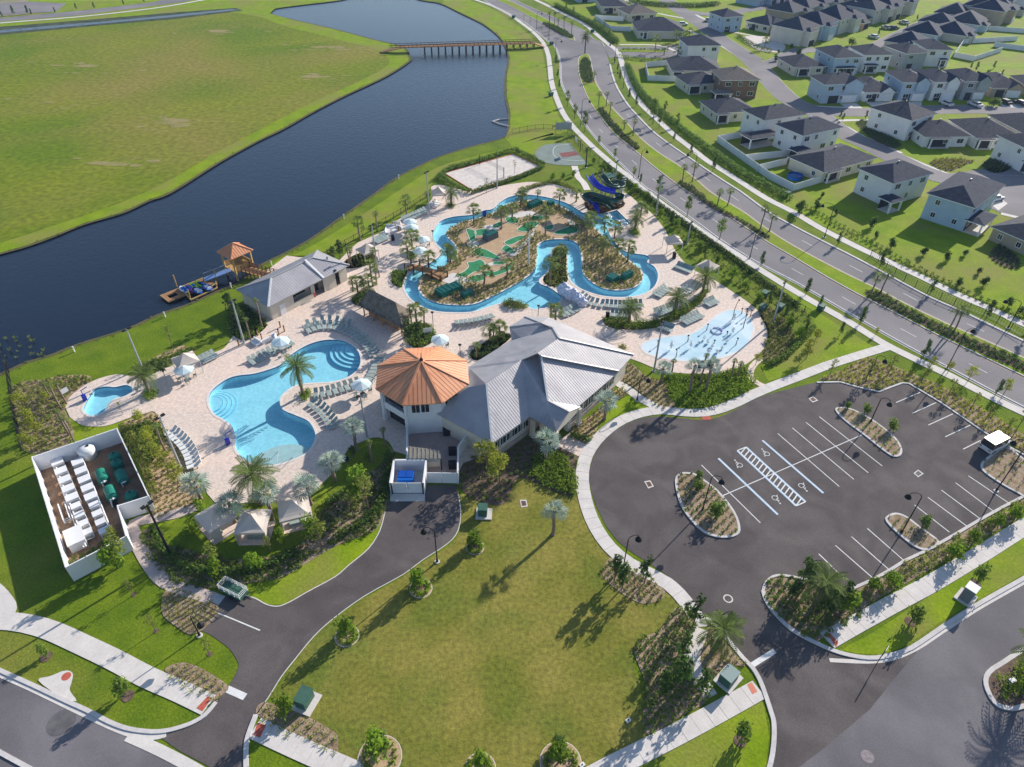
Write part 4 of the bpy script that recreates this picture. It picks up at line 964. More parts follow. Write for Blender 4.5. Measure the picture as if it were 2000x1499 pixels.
aB = math.atan2(ub.y, ub.x)-math.pi/2
for t in (.1, .25, .38, .5, .64, .8, .93): c = wB1.lerp(wB2, t)-nb*.13; window(club, c, aB, 1.9 if t > .3 else 1.3, 1.6, 1.2, mull=2)
# entrance porch: columns and dark doorway
pe = [at(1086.5, 843, 3.3), at(1111, 805, 3.3), at(1132, 797, 3.3), at(1041, 819, 3.3)]
for nm, p in zip(('porch_column',)*4, pe):
    mb = MB(); mb.box((p.x, p.y, 0), (.55, .55, 3.2), aA); mb.box((p.x, p.y, 0), (.75, .75, .5), aA); mb.build('porch_column', M_CREAM, club)
def gable(a, b, top, m):
    mb = MB(); mb.poly([(a.x, a.y, a.z), (b.x, b.y, b.z), (top.x, top.y, top.z)]); mb.poly([(b.x, b.y, b.z-.4), (b.x, b.y, b.z), (a.x, a.y, a.z), (a.x, a.y, a.z-.4)]); mb.build('gable', m, club)
gable(pe[0]+Vector((0, 0, -.1)), pe[2]+Vector((0, 0, -.1)), ent_r+Vector((0, 0, -.1)), M_CREAM)
bk = (pe[3]+at(1118, 815, 0))/2; mb = MB(); mb.box((bk.x, bk.y, .0), (5.5, .3, 3.2), aA+math.pi/2); mb.build('wall', M_CREAM, club)
mb = MB(); c = bk-nA*.25; mb.box((c.x, c.y, .05), (2.4, .1, 2.4), aA+math.pi/2); dd = mb.build('door', M_DARK, club); dd['label'] = 'dark glazed double entrance door'
# tower
TC = Vector((-12.8, 77.5, 0)); TE, TA = 6.0, 8.6
tower = empty('clubhouse_tower', (0, 0, 0), 0, 'eight sided two storey white tower with an orange standing seam roof', 'tower')
ring = [Vector((TC.x+7.05*math.cos(R_(-16+45*k)), TC.y+7.05*math.sin(R_(-16+45*k)), TE)) for k in range(8)]; apex = Vector((TC.x, TC.y, TA))
for k in range(8):
    a, b = ring[k], ring[(k+1) % 8]; roof_face([a, b, apex], M_ORANGE, tower); seams([a, b, apex], M_SEAM_O, tower, .6, .04, .02); ridge(a, apex, M_ORANGE, tower, .3, 'hip_cap')
mb = MB(); mb.tube([(TC.x, TC.y, TA), (TC.x, TC.y, TA+.25), (TC.x, TC.y, TA+.5), (TC.x, TC.y, TA+1.3)], [.3, .2, .06, .02], 8); mb.build('finial', M_BLACKP, tower)
wr = [Vector((TC.x+6.2*math.cos(R_(-16+45*k)), TC.y+6.2*math.sin(R_(-16+45*k)), 0)) for k in range(8)]
mb = MB(); mb.poly([(p.x, p.y, 2.9) for p in wr]); mb.poly([(p.x, p.y, TE-.02) for p in wr][::-1]); mb.build('floor_slab', M_WHITE, tower)
for k in range(8):
    a, b = wr[k], wr[(k+1) % 8]; mid = (a+b)/2; ang = math.atan2(b.y-a.y, b.x-a.x); out = math.atan2(mid.y-TC.y, mid.x-TC.x)
    openf = k in (4, 3, 5)                       # west faces: open balcony above an open bar
    mb = MB()
    if openf:
        for z0, hh in ((2.5, 1.1), (5.4, .6)): mb.box((mid.x, mid.y, z0), ((b-a).length, .2, hh), ang)
        for p in (a, b): mb.box((p.x, p.y, 0), (.5, .5, TE), ang)
    else: mb.box((mid.x, mid.y, 0), ((b-a).length+.08, .2, TE-.02), ang)
    mb.build('wall', M_WHITE, tower)
    if openf:
        c = mid-Vector((math.cos(out), math.sin(out), 0))*.9
        mb = MB(); mb.box((c.x, c.y, .0), ((b-a).length*.9, .3, 1.1), ang); mb.build('bar_front', M_DARK, tower)
        mb = MB(); mb.box((c.x, c.y, 3.2), ((b-a).length*.9, .06, 2.2), ang); mb.build('shutter_screen', mat('teal_shutter', (.03, .09, .11), (.02, .06, .08), 4, .5), tower)
    else:
        for s in (-.22, .05):
            if k == 6 or k == 7: c = mid+(b-a)*s; window(tower, (c.x, c.y), out, 1.1, 1.6, 3.9, .12)
mb = MB()
for dx, dy in ((-14.5, 76), (-16, 78), (-13, 75)): mb.box((dx, dy, 0), (1.2, 1.2, 1.0), .5)
mb.build('bar_counter', M_DARK, tower)

# ---------------------------------------------------------------- service court with white walls, and the bin store
def panel_fence(name, pts, h, label, step=2.4, m=M_VINYL, closed=False, th=.1, post=True, cat='fence', z=0.0):
    root = empty(name, (pts[0].x, pts[0].y, 0), 0, label, cat); o0 = Vector((pts[0].x, pts[0].y, 0)); N = len(pts); cache = {}
    for i in range(N if closed else N-1):
        a, b = pts[i]-o0, pts[(i+1) % N]-o0; a.z = b.z = 0; L = (b-a).length; n = max(1, round(L/step)); ang = math.atan2(b.y-a.y, b.x-a.x)
        for k in range(n):
            c = a+(b-a)*((k+.5)/n); key = round(L/n, 2)
            if key not in cache:
                mb = MB(); mb.box((0, 0, .05), (key-.1, th*.5, h-.1)); mb.box((0, 0, h-.1), (key-.1, th, .09)); mb.box((0, 0, .04), (key-.1, th*.9, .12)); cache[key] = mb.mesh('fence_panel', m)
            link('fence_panel', cache[key], root, (c.x, c.y, z), ang)
            if post:
                if 'p' not in cache: mb = MB(); mb.box((0, 0, 0), (.13, .13, h)); mb.box((0, 0, h), (.17, .17, .05), top=.4); cache['p'] = mb.mesh('fence_post', m)
                p = a+(b-a)*(k/n); link('fence_post', cache['p'], root, (p.x, p.y, z), ang)
        if post and not closed and i == N-2: link('fence_post', cache['p'], root, (b.x, b.y, z), ang)
    return root
bs = [at(764, 963), at(831, 963), at(833, 925, 0), at(768, 925, 0)]
h_ = 2.1
bin_ = empty('bin_store', (0, 0, 0), 0, 'small square white walled bin store with double gates beside the driveway', 'enclosure')
F0, F1 = at(765, 964), at(829, 964); ex = (F1-F0).normalized(); ey = Vector((-ex.y, ex.x, 0)); wd = (F1-F0).length
K0, K1 = F0+ey*4.0, F1+ey*4.0
for a, b in ((F0, K0), (K0, K1), (F1, K1)):
    d = b-a; c = (a+b)/2; mb = MB(); mb.box((c.x, c.y, 0), (d.length+.2, .22, h_), math.atan2(d.y, d.x)); mb.build('wall', M_WHITE, bin_)
for s in (0, 1):
    c = F0.lerp(F1, .27+.46*s); mb = MB(); mb.box((c.x, c.y, .12), (wd*.43, .07, h_-.25), math.atan2(ex.y, ex.x)); g = mb.build('gate', M_VINYL, bin_)
    mb = MB(); c2 = F0.lerp(F1, .47+.06*s)-ey*.07; mb.box((c2.x, c2.y, 1.0), (.06, .06, .2)); mb.build('latch', M_BLACKP, g)
    mb = MB(); c2 = F0.lerp(F1, .03+.94*s)-ey*.08; mb.box((c2.x, c2.y, 0), (.16, .14, h_-.1)); mb.build('gate_post', M_BLACKP, bin_)
flat('bin_store_floor', [F0, F1, K1, K0], .06, M_CONC)
# blue skip with lid, inside
dmp = empty('refuse_skip', tuple((F0.lerp(K1, .5)-ex*.4).to_tuple()), math.atan2(ex.y, ex.x), 'bright blue steel refuse skip inside the white walled bin store', 'dumpster')
mb = MB(); mb.box((0, 0, .2), (1.9, 1.5, 1.1), top=1.08); mb.build('body', M_BLUEB, dmp)
mb = MB(); mb.box((-.48, .15, 1.32), (.9, 1.2, .06)); mb.box((.48, .15, 1.32), (.9, 1.2, .06)); mb.build('lid', mat('deep_blue_lid', (.01, .07, .35), rough=.4), dmp)
for x in (-.7, .7): mb = MB(); mb.tube([(x, -.6, 0), (x, -.6, .25)], .12, 8); mb.build('wheel', M_BLACKP, dmp)
mb = MB(); mb.box((0, -.95, .7), (2.1, .12, .1)); mb.build('lifting_bar', M_BLUEB, dmp)
# court walls
court = empty('service_court_wall', (0, 0, 0), 0, 'white walls and double gate round the paved kitchen yard beside the tower', 'wall')
C0, C1 = at(833, 944), at(895, 945); C2 = at(896, 893); C3 = at(918, 862); T0 = at(797, 918); T1 = at(797, 850)
for a, b, hh in ((C1, C2, 2.1), (C2, C3, 2.1), (T0, T1, 2.1)):
    d = b-a; c = (a+b)/2; mb = MB(); mb.box((c.x, c.y, 0), (d.length+.1, .2, hh), math.atan2(d.y, d.x)); mb.build('wall', M_WHITE, court)
d = C1-C0
for s in (0, 1):
    c = C0.lerp(C1, .26+.48*s); mb = MB(); mb.box((c.x, c.y, .1), (d.length*.46, .08, 1.9), math.atan2(d.y, d.x)); mb.build('gate', M_VINYL, court)
flat('service_court_floor', [C0, C1, C2, C3, at(862, 838), T1, T0, at(833, 918)], .062, mat('court_pavers', (.40, .31, .28), (.33, .26, .24), .8, .85, fine=.1))
pg = empty('lean_to_canopy', (0, 0, 0), 0, 'low slatted grey lean to canopy over the kitchen yard', 'canopy')
c0, c1, c2, c3 = at(796, 896, 2.2), at(861, 896, 2.2), at(860, 880, 2.5), at(797, 872, 2.5)
roof_face([c0, c1, c2, c3], mat('weathered_slats', (.24, .22, .19), (.3, .28, .24), 5, .9), pg)
for k in range(8):
    mb = MB(); a = c0.lerp(c1, (k+.5)/8); b = c3.lerp(c2, (k+.5)/8); mb.bar(a+Vector((0, 0, .03)), b+Vector((0, 0, .03)), .1, .08); mb.build('slat', MATS['weathered_slats'], pg)
for p in (c0, c1): mb = MB(); mb.box((p.x, p.y, 0), (.12, .12, 2.15)); mb.build('post', M_BLACKP, pg)
for i, (x, y, sx, m, lb) in enumerate(((845, 905, 1.6, M_CREAM, 'cream flat topped cold box in the kitchen yard'), (884, 914, .8, M_BLACKP, 'black wheeled bin by the court gate'), (884, 887, .8, M_BLACKP, 'black bin against the white court wall'), (875, 848, 1.0, M_DARK, 'dark gas grill beside the hall wall'))):
    g = at(x, y); e = empty('yard_bin' if sx < 1.2 else 'cold_box', (g.x, g.y, .06), .1, lb, 'bin' if sx < 1.2 else 'box'); mb = MB(); mb.box((0, 0, 0), (sx*1.3, sx, .9)); mb.build('body', m, e)
    mb = MB(); mb.box((0, 0, .9), (sx*1.36, sx*1.05, .08)); mb.build('lid', m, e)

# ---------------------------------------------------------------- white walled plant yard with heaters, filters and a tank
yard = P('62,893 228,837 290,969 229,988 246,1047 128,1108', 2.6)
yg = [Vector((p.x, p.y, 0)) for p in yard]
yf = panel_fence('plant_yard_fence', yg, 2.6, 'tall white panel fence round the pool plant yard at the left', 2.4, closed=True, th=.14)
flat('plant_yard_floor', yg, .04, M_DIRT)
ya = math.atan2((yg[2]-yg[1]).y, (yg[2]-yg[1]).x); yu = (yg[2]-yg[1]).normalized(); yv = (yg[0]-yg[1]).normalized()
def heater(x, y, big, lb, grp):
    g = at(x, y, 1.0); e = empty('pool_heater', (g.x, g.y, .04), ya, lb, 'heater', grp)
    mb = MB(); s = 1.0 if big else .8; mb.box((0, 0, .1), (s*1.15, s*1.35, .95), top=.97); mb.build('cabinet', M_ALU, e)
    mb = MB(); mb.box((0, 0, 1.05), (s*1.2, s*1.4, .07)); mb.build('top_panel', M_VINYL, e)
    mb = MB(); mb.box((s*.6, 0, .3), (.06, s*1.0, .45)); mb.build('side_grille', M_GALV, e); return e
proto = None
for k in range(9):
    t = k/8; heater(112+(170-112)*t, 903+(1040-903)*t, k < 5, '%s white heater cabinet from the tank end in the left hand row' % nth(k), 'white pool heaters in the left row')
for k in range(9):
    t = k/8; heater(152+(203-152)*t, 903+(1037-903)*t, k < 5, '%s white heater cabinet from the tank end in the right hand row' % nth(k), 'white pool heaters in the right row')
for i, (a, b) in enumerate((((104, 898), (168, 1068)), ((158, 889), (215, 1030)))):
    pr = empty('pipe_run', (0, 0, 0), 0, ('white pipe bundle along the left heater row', 'white pipe bundle along the right heater row')[i], 'pipes')
    for off, z_ in ((0, .5), (.25, .5), (0, .8)):
        mb = MB(); A, B = at(*a, z_), at(*b, z_); s = Vector((yv.x*off, yv.y*off, 0)); mb.tube([A+s, A.lerp(B, .5)+s+Vector((0, 0, .02)), B+s], .08, 8); mb.build('pipe', M_VINYL, pr)
    for k in range(9):
        A, B = at(*a, .5), at(*b, .5); q = A.lerp(B, (k+.5)/9); mb = MB(); mb.tube([q, q+yv*(.9 if i == 0 else -.9)*(-1)], .05, 6); mb.build('branch_pipe', M_VINYL, pr)
g = at(175, 893); tk = empty('storage_tank', (g.x, g.y, .04), 0, 'round white chemical storage tank by the far fence of the plant yard', 'tank')
mb = MB(); mb.tube([(0, 0, 0), (0, 0, 1.5), (0, 0, 1.75), (0, 0, 1.9)], [1.05, 1.05, .8, .3], 24); mb.build('tank_body', M_ALU, tk, sm=True)
mb = MB(); mb.tube([(.3, .2, 1.8), (.3, .2, 2.0)], .18, 12); mb.build('cap', M_BLACKP, tk)
for i, (x, y, fl, lb) in enumerate(((200, 932, 1, 'sunlit green horizontal filter tank near the white storage tank'), (217, 965, 1, 'sunlit green horizontal filter tank nearest the yard gate'), (224, 892, 0, 'dark green filter drum standing in the shade by the far fence'),
                                    (228, 906, 0, 'second shaded green drum touching the far one'), (238, 933, 1, 'shaded green horizontal filter against the right fence'), (256, 968, 0, 'dark green drum in the shaded corner of the yard'))):
    g = at(x, y, .7); e = empty('filter_tank', (g.x, g.y, .04), ya, lb, 'filter tank', 'green pool filters'); mb = MB()
    if fl:
        mb.tube([(-1.15, 0, .75), (-1.0, 0, .75), (1.0, 0, .75), (1.15, 0, .75)], [.4, .68, .68, .4], 16); mb.build('shell', M_GREENP, e, sm=False)
        for xx in (-.7, .7): mb = MB(); mb.box((xx, 0, 0), (.15, .9, .3)); mb.build('saddle', M_BLACKP, e)
        mb = MB(); mb.tube([(1.2, -.3, .1), (1.3, -.3, .9), (1.3, .3, .9)], .09, 6); mb.ball((1.3, 0, .9), .16); mb.build('valve', M_VINYL, e)
    else:
        mb.tube([(0, 0, 0), (0, 0, .9), (0, 0, 1.15), (0, 0, 1.25)], [.75, .75, .5, .12], 16); mb.build('shell', M_GREENP, e)
        mb = MB(); mb.tube([(0, 0, 1.2), (0, 0, 1.4)], .1, 8); mb.tube([(.7, 0, .1), (1.0, 0, .1), (1.0, 0, .6)], .07, 6); mb.build('valve', M_BLACKP, e)
g = at(148, 1052, .8); e = empty('pump_shed', (g.x, g.y, .04), ya, 'plain white box shed in the near corner of the plant yard', 'shed')
mb = MB(); mb.box((0, 0, 0), (2.7, 1.8, 1.3)); mb.build('body', M_VINYL, e); mb = MB(); mb.box((0, 0, 1.3), (2.85, 1.95, .08)); mb.build('roof', M_ALU, e)
for i, (x, y, lb) in enumerate(((222, 989, 'jumble of black pool pumps beside the yard gate'), (262, 980, 'dark pump set in the corner beside the green drum'))):
    g = at(x, y); e = empty('pump_set', (g.x, g.y, .04), ya, lb, 'pump')
    for k in range(3):
        mb = MB(); mb.tube([(k*.45-.4, 0, .35), (k*.45-.4, .6, .35)], .16, 8); mb.box((k*.45-.4, .3, 0), (.2, .4, .2)); mb.build('pump', M_BLACKP, e)
    mb = MB(); mb.tube([(-.6, -.1, .5), (.7, -.1, .5)], .06, 6); mb.build('pipe', M_VINYL, e)
for a, b, k in (((133, 1005), (152, 1020), 1),):
    A = at(128, 985, .4); e = empty('looped_pipework', (A.x, A.y, 0), ya, 'looped white pipework left of the heater row', 'pipes'); mb = MB()
    for z_ in (.3, .6, .9): mb.tube([(0, 0, z_), (3.2, 0, z_), (3.2, -.7, z_), (0, -.7, z_)], .06, 6)
    mb.build('pipe', M_VINYL, e)

# ---------------------------------------------------------------- changing room block
rest = empty('changing_block', (0, 0, 0), 0, 'long low cream changing block with a grey hipped metal roof by the lake', 'building')
RE = 3.2
RS, RW, RN = at(524, 600, RE), at(477, 568, RE), at(683, 518, RE)
ru = (RN-RS).normalized(); rv = Vector((-ru.y, ru.x, 0)); RD = 9.0; RL = (RN-RS).length
RS2, RN2 = RS+rv*RD, RN+rv*RD; rise = 1.9
def rp(t, s, z=0): q = RS+ru*t+rv*s; return Vector((q.x, q.y, RE+z))
rA, rB = rp(RD/2, RD/2, rise), rp(RL-RD/2, RD/2, rise)
add_roof([RS, RS2, rA], M_METALR, M_SEAM_G, .5, rest)
add_roof([RS, RN, rB, rA], M_METALR, M_SEAM_G, .5, rest); add_roof([RN, RN2, rB], M_METALR, M_SEAM_G, .5, rest); add_roof([RN2, RS2, rA, rB], M_METALR, M_SEAM_G, .5, rest)
# raised cross gable near the far end
for a, b in ((RS, rA), (RS2, rA), (RN, rB), (RN2, rB), (rA, rB)): ridge(a, b, M_ALU if a is RS else M_SEAM_G, rest, .3)
gx = RL*.66; gp = [rp(gx, -.02, .05), rp(gx, RD/2, rise+.25)]
ridge(gp[0], gp[1], M_ALU, rest, .35)
def rw(t, s): q = RS+ru*t+rv*s; return Vector((q.x, q.y, 0))
i_ = .6
wall_run([rw(i_, i_), rw(i_, RD-i_), rw(RL-i_, RD-i_), rw(RL-i_, i_)], 0, RE+.05, .2, M_CREAM, rest)
segs = [(i_, 5.4), (6.9+2.4, 10.1), (12.2, 15.0), (RL-2.3, RL-i_)]
for t0, t1 in segs: wall_run([rw(t0, i_), rw(t1, i_)], 0, RE+.05, .2, M_CREAM, rest)
wall_run([rw(5.4, i_+.002), rw(9.3, i_+.002)], 0, 1.1, .2, M_CREAM, rest); wall_run([rw(5.4, i_), rw(RL-2.3, i_)], RE-.55, RE+.05, .18, M_CREAM, rest)
wall_run([rw(5.2, i_+1.8), rw(RL-2.0, i_+1.8)], 0, RE, .15, M_CREAM, rest)
ra = math.atan2(rv.y, rv.x)+math.pi
c = rw(7.35, i_+1.6); mb = MB(); mb.box((c.x, c.y, 1.1), (3.6, .1, 1.6), math.atan2(ru.y, ru.x)); mb.build('serving_hatch', M_DARK, rest)
c = rw(2.9, i_-.12); mb = MB(); mb.box((c.x, c.y, .05), (1.1, .08, 2.1), math.atan2(ru.y, ru.x)); mb.build('door', M_VINYL, rest)
c = rw(11.2, i_+1.6); mb = MB(); mb.box((c.x, c.y, .05), (1.8, .1, 2.4), math.atan2(ru.y, ru.x)); mb.build('door', M_DARK, rest)
c = rw(RL-2.9, i_+1.5); mb = MB(); mb.box((c.x, c.y, .05), (1.0, .1, 2.2), math.atan2(ru.y, ru.x)); mb.build('door', M_DARK, rest)
c = rw(9.6, .1); mb = MB(); mb.box((c.x, c.y, .5), (.35, .2, .9), math.atan2(ru.y, ru.x)); mb.build('fire_cabinet', M_RED, rest)
q = rp(RL*.86, RD*.33, rise*.66); mb = MB(); mb.tube([q, q+Vector((0, 0, .5))], .12, 8); mb.build('roof_vent', M_BLACKP, rest)

# ---------------------------------------------------------------- thatched bar hut
th = empty('thatched_hut', (0, 0, 0), 0, 'dark palm thatched poolside bar hut on timber posts', 'hut')
z1 = 2.3; t0, t1, t2 = at(703, 596, z1), at(787, 640, z1), at(803, 607, z1); t3 = t0+(t2-t1); z2 = 4.6
tu = (t1-t0); tv = (t3-t0); ra_, rb_ = t0+tu*.24+tv*.5, t0+tu*.76+tv*.5; ra_.z = rb_.z = z2
for f in ([t0, t1, rb_, ra_], [t1, t2, rb_], [t2, t3, ra_, rb_], [t3, t0, ra_]): roof_face(f, M_THATCH, th, .3, 'thatch')
V, Q = leaves([(*(t0.lerp(t1, k/14)), .5, .5, .25) for k in range(15)]+[(*(t1.lerp(t2, k/8)), .5, .5, .25) for k in range(9)]+[(*(t0.lerp(t3, k/8)), .5, .5, .25) for k in range(9)], 600, .16)
o = link('thatch_fringe', mesh_np('thatch_fringe', V, Q, M_THATCH), th); o['kind'] = 'stuff'
for k in range(5):
    for s in (.08, .92): q = t0+tu*(.06+.22*k)+tv*s; mb = MB(); mb.tube([(q.x, q.y, 0), (q.x, q.y, z1+.3)], .12, 8); mb.build('post', M_WOOD, th)
q = t0+tu*.5+tv*.3; mb = MB(); mb.box((q.x, q.y, 0), (tu.length*.7, .6, 1.1), math.atan2(tu.y, tu.x)); mb.build('bar_counter', M_WOOD, th)
# ================================================================== houses of the estate
GLS = {}
def ubox(key, d, m, top=None):
    if key not in GLS: mb = MB(); mb.box((0, 0, 0), d, top=top); GLS[key] = mb.mesh(key[0], m)
    return GLS[key]
def hip_faces(x0, x1, y0, y1, z, rise, ov, gable_front=False):
    x0 -= ov; x1 += ov; y0 -= ov; y1 += ov; w, d = x1-x0, y1-y0
    if w >= d:
        a, b = Vector((x0+d/2, (y0+y1)/2, z+rise)), Vector((x1-d/2, (y0+y1)/2, z+rise)); c = [Vector(p) for p in ((x0, y0, z), (x1, y0, z), (x1, y1, z), (x0, y1, z))]
        return [[c[0], c[1], b, a], [c[1], c[2], b], [c[2], c[3], a, b], [c[3], c[0], a]]
    a, b = Vector(((x0+x1)/2, y0+w/2, z+rise)), Vector(((x0+x1)/2, y1-w/2, z+rise)); c = [Vector(p) for p in ((x0, y0, z), (x1, y0, z), (x1, y1, z), (x0, y1, z))]
    return [[c[0], c[1], a], [c[1], c[2], b, a], [c[2], c[3], b], [c[3], c[0], a, b]]
def solid_roof(faces, m, parent, name='roof', th=.18):
    mb = MB()
    for f in faces:
        mb.poly([tuple(p) for p in f]); 
    zmin = min(p.z for f in faces for p in f); base = [p for f in faces for p in f if abs(p.z-zmin) < .01]
    for f in faces:
        for i in range(len(f)):
            a, b = f[i], f[(i+1) % len(f)]
            if abs(a.z-zmin) < .01 and abs(b.z-zmin) < .01: mb.quad((a.x, a.y, a.z), (a.x, a.y, a.z-th), (b.x, b.y, b.z-th), (b.x, b.y, b.z), 1)
    xs = [p.x for p in base]; ys = [p.y for p in base]; mb.quad((min(xs), min(ys), zmin-th), (min(xs), max(ys), zmin-th), (max(xs), max(ys), zmin-th), (max(xs), min(ys), zmin-th), 1)
    return mb.build(name, [m, M_FRAME], parent)
def house(L, F, R, st, wall, roof, label, porch=None, dmin=9.0, dmax=18, wins=True, pitch=.36, garage=False, group='houses of the estate', name='house', low=None, solar=0):
    """F nearest corner, R right corner, L left corner (survey points on the ground)"""
    F_, R_2, L_ = at(*F), at(*R), at(*L); u = (R_2-F_).normalized(); w = (R_2-F_).length; v = Vector((-u.y, u.x, 0)); d = max(dmin, min(dmax, (L_-F_).dot(v))); w = min(w, 26)
    e = empty(name, (F_.x, F_.y, 0), math.atan2(u.y, u.x), label, 'house', group); H = 2.8*st+.15; front_w, left_d = w, d
    # front wall faces -v (towards the viewer), left end wall faces -u
    for nm, c, dm in (('wall', (w/2, .1), (w, .2)), ('wall', (w/2, d-.1), (w, .2)), ('wall', (.1, d/2), (.2, d-.4)), ('wall', (w-.1, d/2), (.2, d-.4))):
        mb = MB(); mb.box((c[0], c[1], 0), (*dm, H)); mb.build('wall', wall, e)
    rise = min(w, d)/2*pitch*1.25; rf = solid_roof(hip_faces(0, w, 0, d, H+.02, rise, .55), roof, e)
    mb = MB(); mb.bar((w*.5, d*.5, H+rise*.5), (w*.5, d*.5, H+rise+.35), .3); mb.build('roof_vent', M_GALV, rf)
    for k in range(2): q = (w*(.35+.3*k), d*.32, H+rise*.52); mb = MB(); mb.box(q, (.4, .5, .14)); mb.build('roof_vent', M_GALV, rf)
    if solar:
        mb = MB(); mb.box((w*.35, d*.25, H+rise*.55), (2.5, 1.4, .12)); mb.build('skylight', M_VINYL, rf)
    if wins:
        for s in range(st):
            z = .95+2.85*s; n = max(2, int(w/3.2))
            for k in range(n):
                if st == 1 and porch and 0.15 < (k+.5)/n < .45: continue
                if random.random() < .18: continue
                window(e, (w*(k+.5)/n, 0, 0), -math.pi/2, 1.0 if k % 2 else 1.7, 1.3, z, .07)
            n = max(2, int(d/4.5))
            for k in range(n):
                if random.random() < .25: continue
                window(e, (0, d*(k+.5)/n, 0), math.pi, .9, 1.2, z, .07)
    if porch:                                 # a screened porch with its own low roof on the front
        x0, x1, pd = porch; x0 *= w; x1 *= w; pm = solid_roof(hip_faces(x0, x1, -pd, 0.3, 2.75, min((x1-x0), pd)/2*pitch, .35), roof, e, 'porch_roof')
        for x in (x0+.15, x1-.15): mb = MB(); mb.box((x, -pd+.15, 0), (.32, .32, 2.7)); mb.build('porch_column', M_FRAME, e)
        mb = MB(); mb.box(((x0+x1)/2, -.06, .05), (x1-x0-.4, .08, 2.3)); mb.build('patio_door', M_DARK, e)
        mb = MB(); mb.box(((x0+x1)/2, -pd/2, 0), (x1-x0, pd, .08)); mb.build('porch_floor', M_CONC, e)
    else:
        mb = MB(); mb.box((w*.3, -.06, .05), (min(3.6, w*.25), .08, 2.2)); mb.build('patio_door', M_DARK, e)
    if garage:
        mb = MB(); mb.box((w*.72, -.1, .05), (min(4.8, w*.42), .08, 2.2)); mb.build('garage_door', M_VINYL, e)
        g0, g1 = w*.5, w*.98; mb = MB(); mb.poly([(g0, -.7, H), (g1, -.7, H), ((g0+g1)/2, -.7, H+1.5)]); mb.poly([(g1, -.7, H), (g1, -.7, H-2.6 if st > 1 else H-.3), (g0, -.7, H-2.6 if st > 1 else H-.3), (g0, -.7, H)]); mb.build('gable', wall, e)
        f = [[Vector((g0-.3, -1, H-.1)), Vector(((g0+g1)/2, -1, H+1.7)), Vector(((g0+g1)/2, d*.4, H+1.7)), Vector((g0-.3, d*.1, H-.1))], [Vector((g1+.3, -1, H-.1)), Vector((g1+.3, d*.1, H-.1)), Vector(((g0+g1)/2, d*.4, H+1.7)), Vector(((g0+g1)/2, -1, H+1.7))]]
        mb = MB(); [mb.poly([tuple(p) for p in q]) for q in f]; mb.build('gable_roof', roof, e)
    if low:                                   # a one storey wing on the left end
        ww, dd = low
        mb = MB(); mb.box((-ww/2, dd/2+1, 0), (ww, dd, 2.8)); mb.build('wing', wall, e); solid_roof(hip_faces(-ww, .2, 1, 1+dd, 2.85, min(ww, dd)*.2, .4), roof, e, 'wing_roof')
        window(e, (-ww/2, 1, 0), -math.pi/2, 1.7, 1.3, .9, .07)
    return e
G0, G1, G2 = M_SHING
